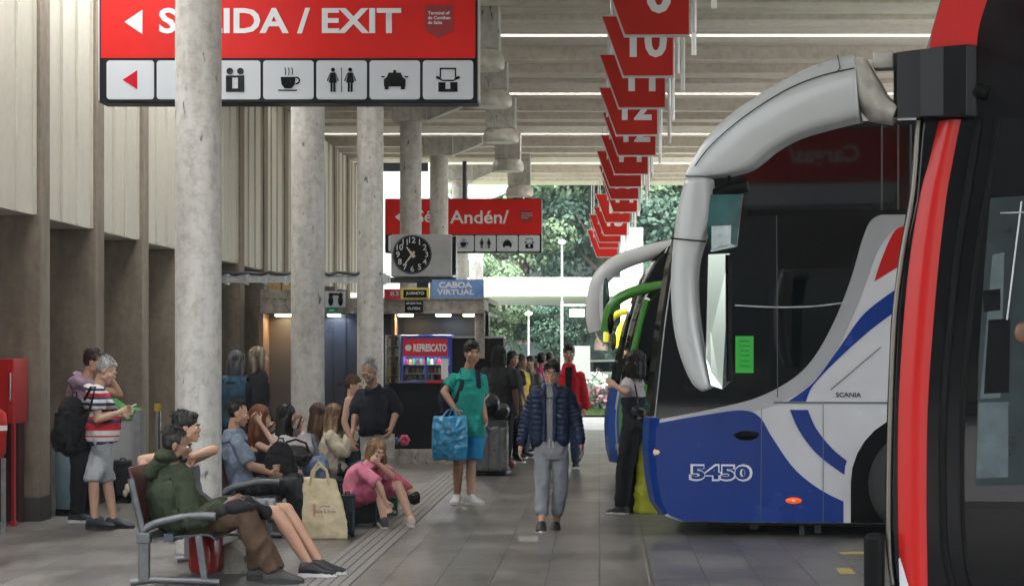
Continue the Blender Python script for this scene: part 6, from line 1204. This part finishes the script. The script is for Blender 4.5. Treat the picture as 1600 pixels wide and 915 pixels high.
# child's arm with pink toy
D = 23.4
def toy(t, J, k, M, C): pass
J = pose(D, dict(hd=(584, 668), nk=(588, 685), shL=(592, 688, -.09), shR=(592, 688, .09), mid=(585, 706), hiL=(580, 722, -.06), hiR=(580, 722, .06), elL=(608, 690, -.08), wrL=(622, 688, -.05), elR=(600, 700, .1), wrR=(604, 712, .1), knL=(600, 726, -.06), anL=(602, 760, -.06), knR=(600, 726, .06), anR=(602, 760, .06)))
person('small child in blue sleeves reaching out behind the bearded man', D, J, k=.55, skn=SK2, hs='short', hm=H_DKB, tm=cloth('child_blue', (.06, .14, .30)), sleeve='long', bm_=cloth('dark_jeans', (.035, .05, .07)), shoes=mat('shoe_white', (.6, .6, .58), .6), vox=.009, seed=17)
t = thing('toy_flower', 'pink flower toy in the child\'s outstretched hand', 'toy', tuple(P(632, 687, D - .06))); soft('petals', lambda mb: [mb.ell(P(632 + 5 * math.cos(a), 687 + 5 * math.sin(a), D - .05), (.028, .022, .028)) for a in [i * 1.047 for i in range(6)]], mat('toy_pink', (.55, .08, .16), .5), t, amp=.002, vox=.007)
# man in green polo with blue shopping bag
J = stand(733, 786, 528, (.25, -1), step=.25, hf=(.35, -1, 0)); k = J['_k']; D = J['_D']
J.update(hd=P(738, 552, D - .05), nk=P(731, 577, D), shR=P(710, 593, D), shL=P(751, 593, D), elR=P(694, 612, D - .05), wrR=P(712, 640, D - .16), elL=P(752, 626, D + .02), wrL=P(758, 650, D - .08), hiR=P(722, 672, D), hiL=P(744, 672, D), knR=P(716, 722, D - .05), anR=P(714, 775, D), knL=P(736, 722, D), anL=P(735, 776, D - .12), toeL=V((.75, -.8, 0)), toeR=V((-.1, -1, 0)))
Cteal = cloth('teal_polo', (.02, .33, .28), .06)
def collar(col):
    def f(t, J, k, M, C):
        r = J['shR'] - J['shL']; r.normalize(); fw = J['fwd']; mb = MB(); n = J['nk'] + V((0, 0, -.005))
        mb.tube([n - fw * .05 + V((0, 0, .02)), n - r * .06 + V((0, 0, .015)), n + fw * .06 - r * .035 + V((0, 0, -.03)), n + fw * .085 - r * .01 + V((0, 0, -.07))], .014, 8); mb.tube([n - fw * .05 + V((0, 0, .02)), n + r * .06 + V((0, 0, .015)), n + fw * .06 + r * .035 + V((0, 0, -.03)), n + fw * .085 + r * .01 + V((0, 0, -.07))], .014, 8); mb.build('collar', col, t)
    return f
person('tall young man in teal green polo and bright blue shorts carrying a blue bag', D, J, k=k * .98, skn=SK1, hs='thick', hm=H_BLK, top='polo_shirt', tm=Cteal, sleeve='short', bot='short', bm_=cloth('bright_blue', (.02, .24, .50), .06), shoes=mat('shoe_white', (.6, .6, .58), .6), vox=.009, seed=18, loose=.024, wm=.95, extra=collar(Cteal), pants_loose=.035, hem=-.12)
Cb = cloth('bag_navy', (.018, .02, .035), .2)
backpack('dark backpack worn by the man in teal polo', P(706, 618, D + .14), (.25, -1, 0), Cb, 1.0, strapped=[[P(716, 580, D + .08), P(722, 578, D - .06), P(722, 600, D - .13), P(712, 625, D - .10), P(702, 640, D + .05)], [P(744, 580, D + .08), P(746, 578, D - .06), P(748, 598, D - .13), P(748, 622, D - .08), P(746, 640, D + .05)]], seed=5)
t = thing('shopping_bag', 'crinkled bright blue plastic shopping bag held by the man in teal', 'bag', tuple(P(702, 716, D - .25)))
def sbag(mb):
    d = D - .24; r = []
    for y, a, b, w in ((651, 679, 727, .07), (668, 677, 728, .11), (700, 676, 729, .12), (717, 678, 726, .09)): r.append([P(a, y, d - w), P((a + b) / 2, y, d - w * 1.15), P(b, y, d - w), P(b + 1, y, d + w), P((a + b) / 2, y, d + w * 1.1), P(a, y, d + w)])
    mb.loft(r)
soft('bag_body', sbag, mat('plastic_blue', (.03, .26, .48), .22, var=.25, vs=7, coat=.4, bump=.8, bs=9), t, amp=.014, freq=11, smooth=1, vox=.009)
for dx in (0, 10): strap('handle', [P(690 + dx, 652, D - .28 + dx * .008), P(700 + dx * .6, 640, D - .2), P(710 + dx * .5, 638, D - .17), P(714 + dx * .5, 652, D - .28 + dx * .008)], mat('plastic_blue2', (.03, .22, .42), .3), t, .01)
# walker in navy puffer jacket
J = stand(859, 826, 558, (0, -1), step=.32); k = J['_k'] ; D = J['_D']
J.update(hd=P(862, 583, D - .04), shR=P(836, 620, D), shL=P(888, 620, D), elR=P(822, 658, D + .02), wrR=P(814, 696, D - .02), elL=P(900, 656, D + .02), wrL=P(908, 694, D - .05), knR=P(847, 758, D - .06), knL=P(876, 758, D + .02), anR=P(846, 818, D - .22), anL=P(868, 818, D + .05), hiR=P(849, 706, D), hiL=P(874, 706, D))
Cnavy = cloth('navy_puffer', (.012, .022, .055), .15, rough=.5, bump=.1); Cmel = cloth('melange_grey', (.24, .24, .26), .08); Cjog = cloth('jogger_grey', (.22, .235, .26), .08)
def puffer(t, J, k, M, C):
    # open quilted jacket: two front halves and a back, sleeves in stacked rolls
    def rolls(mb):
        for s, sx in (('R', -1), ('L', 1)):
            sh, el, wr = J['sh' + s], J['el' + s], J['wr' + s]
            for a, b, r0, r1, n in ((sh, el, .086, .072, 6), (el, lerp(el, wr, .86), .070, .056, 5)):
                for i in range(n): p = lerp(a, b, (i + .5) / n); d = (b - a).normalized(); Mx = d.to_track_quat('Z', 'Y').to_matrix(); rr = lerp(r0, r1, i / n) * k; mb.ell(p, (rr, rr, .034 * k), Mx, 14, 8)
                mb.caps(a, b, r0 * k * .88, r1 * k * .88)
            w = lerp(el, wr, .88); mb.caps(lerp(el, wr, .82), w, .046 * k, .044 * k)
            for i in range(10):
                z = 1.42 - i * .055; cx = J['nk'].x + sx * (.125 if i else .10) * k; mb.ell((cx, D - .055 * k, z * k), (.078 * k, .085 * k, .034 * k), None, 16, 8)
            mb.caps((J['nk'].x + sx * .13 * k, D - .05, 1.40 * k), (J['nk'].x + sx * .13 * k, D - .05, .92 * k), .074 * k, .078 * k)
            mb.caps((J['nk'].x + sx * .045 * k, D - .085 * k, 1.475 * k), (J['nk'].x + sx * .075 * k, D - .125 * k, 1.38 * k), .024 * k, .028 * k)
        for i in range(10): z = 1.42 - i * .055; mb.ell((J['nk'].x, D + .06, z * k), (.19 * k, .09, .034 * k), None, 18, 8)
        mb.caps((J['nk'].x - .06, D + .03, 1.49 * k), (J['nk'].x + .06, D + .03, 1.49 * k), .036 * k, .036 * k)
    mb = MB(); rolls(mb)
    for sx in (-1, 1): mb.caps((J['nk'].x + sx * .056 * k, D - .118, 1.38 * k), (J['nk'].x + sx * .050 * k, D - .128, .92 * k), .019, .019)
    link('puffer_jacket', remesh(mb, .008, 1, 'puffer', amp=.003, freq=20, seed=2), Cnavy, t)
    mb = MB(); c = V((J['nk'].x, D, 0)); mb.tube([c + V((-.035, -.09, 1.45)) * 1, c + V((-.02, -.125, 1.36)), c + V((0, -.138, 1.28)), c + V((.02, -.125, 1.36)), c + V((.035, -.09, 1.45))], .0025, 5); mb.ell(c + V((0, -.14, 1.27)), (.008, .004, .012)); mb.build('necklace', M_GALV, t)
    mb = MB(); w = J['hiR'].x, J['hiL'].x; cx = (w[0] + w[1]) / 2
    for dx in (-.012, .014): mb.tube([(cx + dx, D - .125, .93 * k), (cx + dx * 1.6, D - .135, .84 * k)], .004, 6)
    mb.build('drawstring', M_SOLEW, t)
person('man walking towards the camera in open navy puffer jacket and grey joggers', D, J, k=k, skn=SK1, hs='thick', hm=H_BLK, tm=Cmel, sleeve='short', bot='jogger', bm_=Cjog, shoes=mat('shoe_black', (.014, .014, .016), .6), sole=M_SOLEW, vox=.008, seed=19, loose=.006, glasses=True, extra=puffer, pants_loose=.012, fw_amp=.006)
# man in red shirt
J = stand(889, 731, 540, (0, -1), step=-.3); k = J['_k']; D = J['_D']
J.update(elL=P(914, 634, D + .05), wrL=P(908, 652, D - .05), shL=P(906, 588, D), shR=P(869, 588, D))
Cred = cloth('red_shirt', (.50, .012, .022), .06)
def inner(t, J, k, M, C): mb = MB(); x = J['nk'].x; mb.prism([(x - .055, D - .152 * k, 1.46 * k), (x + .055, D - .152 * k, 1.46 * k), (x + .035, D - .165 * k, 1.02 * k), (x - .05, D - .165 * k, 1.02 * k)], (0, .02, 0)); mb.build('undershirt', cloth('under_black', (.015, .015, .018)), t, bevel=.005)
person('young man in bright red shirt over black walking behind the puffer-jacket man', D, J, k=k, skn=SK1, hs='thick', hm=H_BLK, tm=Cred, sleeve='roll', bm_=cloth('mid_jeans', (.05, .09, .16)), shoes=mat('shoe_black', (.014, .014, .016), .6), vox=.010, seed=20, loose=.026, extra=inner)
# man from behind in black
J = stand(779, 742, 541, (.1, 1), D=30.4); k = J['_k']; D = 30.4
person('broad man in black short-sleeved shirt seen from behind beside the black booth', D, J, k=k, skn=SK3, hs='bob', hm=H_BLK, tm=cloth('charcoal', (.028, .028, .032)), sleeve='half', bm_=cloth('black_jean', (.02, .02, .025)), shoes=mat('shoe_black', (.014, .014, .016), .6), wm=1.15, dm=1.15, bel=.04, vox=.012, seed=21, loose=.03)
# far group
far = [(800, 735, 549, (.6, -.8), H_BLK, (.016, .016, .02), (.02, .02, .025), 33.2, 'woman in black with hair tied, far group beside the booth', SK1, 'pony'), (813, 728, 554, (.8, -.5), H_DKB, (.5, .38, .04), (.03, .03, .05), 34.6, 'long-haired woman in yellow top within the far group', SK1, 'long'),
       (829, 715, 556, (-.5, -.8), H_BLK, (.14, .14, .13), (.04, .05, .08), 36.5, 'young man in grey hooded top and dark hair in the far group', SK3, 'cap'), (846, 712, 552, (.2, 1), H_BLK, (.50, .04, .16), (.02, .02, .03), 38, 'person in pink jacket seen from behind in the far group', SK3, 'thick'),
       (858, 706, 551, (0, 1), H_BLK, (.05, .09, .28), (.03, .03, .04), 40, 'person in blue behind the pink jacket', SK3, 'short'), (838, 700, 556, (.3, -1), H_BLK, (.05, .14, .35), (.03, .03, .04), 42, 'farthest person, in mid blue, of the far group', SK3, 'short')]
for i, (x, yf, yt, fc, hm, tc_, pc, D, lb, sk_, hs) in enumerate(far):
    J = stand(x, yf, yt, fc, D=D); person(lb, D, J, k=J['_k'], skn=sk_, hs=hs, hm=hm, tm=cloth('far_top%d' % i, tc_), sleeve='short' if i != 2 else 'long', bm_=cloth('far_leg%d' % i, pc), shoes=mat('shoe_black', (.014, .014, .016), .6), vox=.015, seed=30 + i, fem=hs in ('long', 'pony'), group='people waiting beyond the booth')
# woman in black overalls at the coach
J = stand(988, 799, 540, (-.75, .65), D=22.8, hf=(.5, .7, 0)); k = J['_k']; D = 22.8
J.update(hd=P(996, 566, D), nk=P(990, 590, D), shL=P(980, 600, D - .12), shR=P(998, 600, D + .14), elL=P(978, 612, D - .30), wrL=P(962, 602, D - .25), elR=P(984, 618, D + .2), wrR=P(966, 606, D + .0), hiL=P(986, 668, D - .08), hiR=P(994, 668, D + .08), knL=P(976, 735, D - .08), anL=P(971, 792, D - .08), knR=P(983, 735, D + .08), anR=P(980, 792, D + .05))
person('woman in loose black overalls and pale pink top standing at the coach nose', D, J, k=k * .97, skn=SK2, hs='bob', hm=H_BLK, fem=True, tm=cloth('pale_pink', (.46, .43, .43)), sleeve='half', bm_=cloth('overall_black', (.014, .014, .017)), shoes=mat('shoe_black', (.014, .014, .016), .6), vox=.009, seed=40, loose=.014, pants_loose=.028,
    extra=lambda t, J, k, M, C: soft('overall_bib', lambda mb: torso(mb, J, k, .026, t0=-.12, t1=.7), cloth('overall_black', (.014, .014, .017)), t, amp=.008))
t = thing('shoulder_bag', 'glossy black shoulder bag on the woman in overalls', 'bag', tuple(P(1000, 668, 22.6))); soft('bag_body', lambda mb: (mb.ell(P(1000, 652, 22.55), (.07, .05, .10)), mb.caps(P(994, 640, 22.55), P(1004, 662, 22.55), .05, .06)), MATS['bag_gloss'], t, amp=.01); strap('bag_strap', [P(992, 600, 22.6), P(996, 620, 22.52), P(998, 640, 22.52)], M_BLACK, t, .01)
# ------------------------------------------------------------ luggage
def suitcase(label, c, dims, m, yaw=0, group='suitcases', handle=True, wheels=True, cat='suitcase', name='suitcase', amp=.006):
    c = V(c); M = rotz(yaw); t = thing(name, label, cat, tuple(c), group); g = lambda a, b, d: c + M @ V((a, b, d)); w, dp, h = dims
    mb = MB(); mb.box(g(0, 0, .03 + h / 2), dims, M); me = remesh(mb, .010, 3, 'shell', amp=amp, freq=7, seed=int(w * 100)); link('shell', me, m, t)
    mb = MB(); mb.box(g(0, -dp / 2 - .008, .03 + h * .35), (w * .8, .02, h * .5), M); mb.build('pocket', m, t, bevel=.008)
    mb = MB(); mb.tube([g(-w * .15, 0, h + .02), g(-w * .12, 0, h + .055), g(w * .12, 0, h + .055), g(w * .15, 0, h + .02)], .009, 8); mb.build('handle', M_BLACK, t)
    mb = MB(); mb.tube([g(-w * .42, -dp / 2 - .004, .06), g(-w * .42, -dp / 2 - .006, h), g(w * .42, -dp / 2 - .006, h), g(w * .42, -dp / 2 - .004, .06)], .004, 5); mb.build('zip', M_STEEL, t)
    for sx in (-1, 1): mb = MB(); mb.tube([g(sx * w * .38 - .015, -dp * .3, .025), g(sx * w * .38 + .015, -dp * .3, .025)], .025, 12); mb.build('wheel', M_SOLEB, t)
    return t
Cbag = cloth('luggage_black', (.016, .018, .022), .15)
suitcase('big soft black suitcase behind the beige tote bag', (P(557, 822, GD(822)).x, GD(822) + .12, 0), (.42, .24, .43), Cbag, yaw=.15)
suitcase('black cabin case with teal band beside the beige tote', (P(541, 838, GD(838)).x, GD(838) + .1, 0), (.13, .26, .36), cloth('luggage_navy', (.012, .02, .026)), yaw=.1)
suitcase('dark suitcase with cream tie behind the striped polo man', (P(189, 785, GD(785)).x, GD(785) + .1, 0), (.20, .30, .45), Cbag, yaw=.2)
soft('luggage_tie', lambda mb: (mb.ell(P(200, 762, GD(785) - .1), (.035, .03, .05)), mb.ell(P(196, 770, GD(785) - .1), (.03, .03, .04))), mat('tie_cream', (.6, .52, .38), .7), loc=tuple(P(200, 765, GD(785))), amp=.01); tag(bpy.data.objects['luggage_tie'], 'cream cloth tied to the dark suitcase at the striped man\'s feet', 'cloth')
suitcase('black duffel bag on the floor between the bench and the pink-shirt woman', (P(515, 800, GD(800)).x, GD(800) + .2, 0), (.5, .3, .34), cloth('duffel', (.02, .024, .028)), yaw=.2, amp=.014)
# beige tote
d = GD(840); s = S(d); t = thing('tote_bag', 'beige canvas tote with looped handles and faded printed letters', 'bag', tuple(P(508, 840, d)))
def tote(mb):
    r = []
    for y, a, b, w in ((841, 474, 542, .10), (815, 473, 541, .11), (785, 474, 534, .08), (757, 474, 526, .05), (748, 476, 524, .04)): r.append([P(a, y, d - w), P((a + b) / 2, y, d - w * 1.2), P(b, y, d - w), P(b, y, d + w), P((a + b) / 2, y, d + w), P(a, y, d + w)])
    mb.loft(r)
soft('bag_body', tote, mat('canvas_beige', (.50, .42, .27), .75, var=.12, vs=8, bump=.3, bs=60), t, amp=.010, freq=8, smooth=1, vox=.009)
for j, dd in enumerate((-.06, .05)): strap('handle', [P(484 + j * 4, 758, d + dd), P(488 + j * 3, 735, d + dd), P(498 + j * 2, 722 + j * 6, d + dd), P(510, 734, d + dd), P(514, 758, d + dd)], mat('canvas_beige2', (.46, .38, .25), .75), t, .014)
text('Salta la linda', 'print', mat('print_grey', (.12, .16, .17), .7), t, P(508, 798, d - .135), .032, width=.20, ext=.004, off=.01); mb = MB(); mb.tube([P(500, 792, d - .135), P(505, 789, d - .137), P(510, 791, d - .137), P(516, 790, d - .135)], .004, 5); mb.build('print_line', MATS['print_grey'], t)
mb = MB(); mb.mm(tuple(P(489, 787, d - .12)), tuple(P(493, 806, d - .118))); mb.build('print_red', mat('print_red', (.45, .2, .15), .7), t)
# green gift bag of the pink woman
d = GD(806) - .1; t = thing('gift_bag', 'small green bag with white spots hanging from the pink-shirt woman\'s hand', 'bag', tuple(P(610, 806, d)))
mb = MB(); mb.mm(tuple(P(599, 805, d - .05)), tuple(P(622, 769, d + .05))); mb.build('bag_body', mat('bag_green', (.01, .20, .11), .4, var=.15, coat=.2), t, bevel=.006)
for i, (x, y) in enumerate(((610, 789), (603, 777), (616, 775), (604, 798), (617, 799))): mb = MB(); mb.disc(P(x, y, d - .052), .018 if i else .03, (0, -1, 0), .002, 12); mb.build('white_spot', M_WHITE, t); strap('handle', [P(603, 770, d - .04), P(605, 764, d - .04), P(612, 764, d - .04), P(615, 770, d - .04)], M_WHITE, t, .004)
# clear wrapped luggage behind the teal polo man
d = GD(742); t = thing('wrapped_bundle', 'tall bundle of luggage in clear plastic on a black wheeled base', 'luggage', tuple(P(768, 742, d)))
mb = MB(); mb.mm(tuple(P(745, 732, d - .2)), tuple(P(791, 668, d + .2))); link('bundle', remesh(mb, .012, 3, 'bundle', amp=.02, freq=5, seed=3), mat('bundle_beige', (.26, .22, .18), .5, var=.6, vs=4, col2=(.06, .06, .06)), t)
mb = MB(); mb.mm(tuple(P(742, 734, d - .22)), tuple(P(793, 664, d + .22))); link('plastic_wrap', remesh(mb, .012, 2, 'wrap', amp=.02, freq=6, seed=4), mat('clear_wrap', (.6, .6, .6), .15, trans=.8, bump=.8, bs=12), t)
mb = MB(); mb.mm(tuple(P(742, 742, d - .23)), tuple(P(793, 733, d + .23))); mb.build('base', M_BLACK, t, bevel=.02); mb = MB(); mb.mm(tuple(P(741, 668, d - .23)), tuple(P(794, 656, d + .23))); mb.build('top_band', mat('band_grey', (.05, .055, .06), .5), t, bevel=.02)
for x in (762, 779): mb = MB(); mb.mm(tuple(P(x, 735, d - .245)), tuple(P(x + 2, 665, d - .24))); mb.build('cord', mat('cord_blue', (.03, .08, .14), .5), t)
t = thing('travel_bag', 'round black travel bag lying on the plastic wrapped bundle', 'bag', tuple(P(768, 656, d))); soft('bag_body', lambda mb: (mb.ell(P(762, 632, d - .05), (.17, .18, .17)), mb.ell(P(780, 642, d), (.14, .15, .12))), mat('bag_gloss', (.012, .012, .015), .25), t, amp=.012, freq=7); strap('strap', [P(752, 650, d - .2), P(757, 625, d - .24), P(764, 616, d - .22)], M_GALV, t, .012)
t = thing('ball', 'small dark red ball beside the wrapped bundle', 'ball', tuple(P(797, 722, 31.2))); mb = MB(); mb.ell((P(797, 722, 31.2).x, 31.2, .075), (.075, .075, .075), n=20, m=14); mb.build('ball_shell', mat('ball_red', (.22, .03, .03), .5), t)
# yellow-green bags by the coach
d = 22.95; Cy = mat('bag_yellow', (.50, .52, .02), .4, var=.15, vs=8, bump=.6, bs=10, coat=.2)
for i, (x0, x1, y0, dd, lb) in enumerate(((992, 1022, 690, -.1, 'tall yellow-green sack leaning at the feet of the woman in overalls'), (1008, 1036, 716, .22, 'second yellow-green sack tucked against the coach bumper'))):
    D_ = d + dd; yb = VY + EYE * F / D_; t = thing('yellow_sack', lb, 'bag', tuple(P((x0 + x1) / 2, yb, D_)), 'yellow-green sacks')
    def sack(mb, D_=D_, yb=yb): mb.loft([[P(a + q * (b - a), y, D_ + w * z) for q, z in ((0, -.6), (.5, -1), (1, -.6), (1, .6), (.5, 1), (0, .6))] for y, a, b, w in ((yb, x0 - 2, x1 + 2, .13), (yb - 30, x0, x1 + 1, .14), ((yb + y0) / 2, x0 + 3, x1, .12), (y0 + 10, x0 + 8, x1 - 2, .08), (y0, x0 + 10, x1 - 5, .05))])
    soft('sack_body', sack, Cy, t, amp=.018, freq=8, smooth=1, vox=.010)
    mb = MB(); mb.mm(tuple(P(x0 + 12, y0 - 1, D_ - .07)), tuple(P(x0 + 17, y0 - 30, D_ - .06))); mb.build('label_strip', mat('label_mix', (.5, .45, .1), .5, col2=(.05, .12, .35), vs=20, var=.1), t)
# things under the nearest bench
t = thing('red_canister', 'dark red canister under the nearest bench', 'canister', tuple(P(322, 905, 16.6))); mb = MB(); mb.smooth = True; x = P(322, 900, 16.6).x; mb.tube([(x, 16.6, .02), (x, 16.6, .05), (x, 16.6, .29), (x, 16.6, .34)], [.12, .135, .135, .09], 24); mb.build('canister_body', mat('canister_red', (.22, .008, .008), .2, coat=.5), t)
t = thing('concrete_block', 'pale wedge-shaped concrete block under the hooded man\'s knees', 'block', tuple(P(375, 915, 16.75))); mb = MB(); mb.prism([P(345, 915, 16.6) , P(427, 915, 16.6), P(398, 880, 16.6), P(362, 848, 16.6), P(348, 850, 16.6)], (0, .4, 0)); mb.build('block_body', M_PLINTH, t, bevel=.02)
mb = MB(); a = P(150, 782, GD(784)); tag(soft('fallen_leaf', lambda mb: mb.ell(P(222, 784, GD(784)) + V((0, 0, .01)), (.035, .02, .008)), mat('leaf_brown', (.08, .05, .03), .8), loc=tuple(P(222, 784, GD(784))), vox=.004, amp=.006), 'small dark dead leaf on the pale floor at the left', 'leaf')
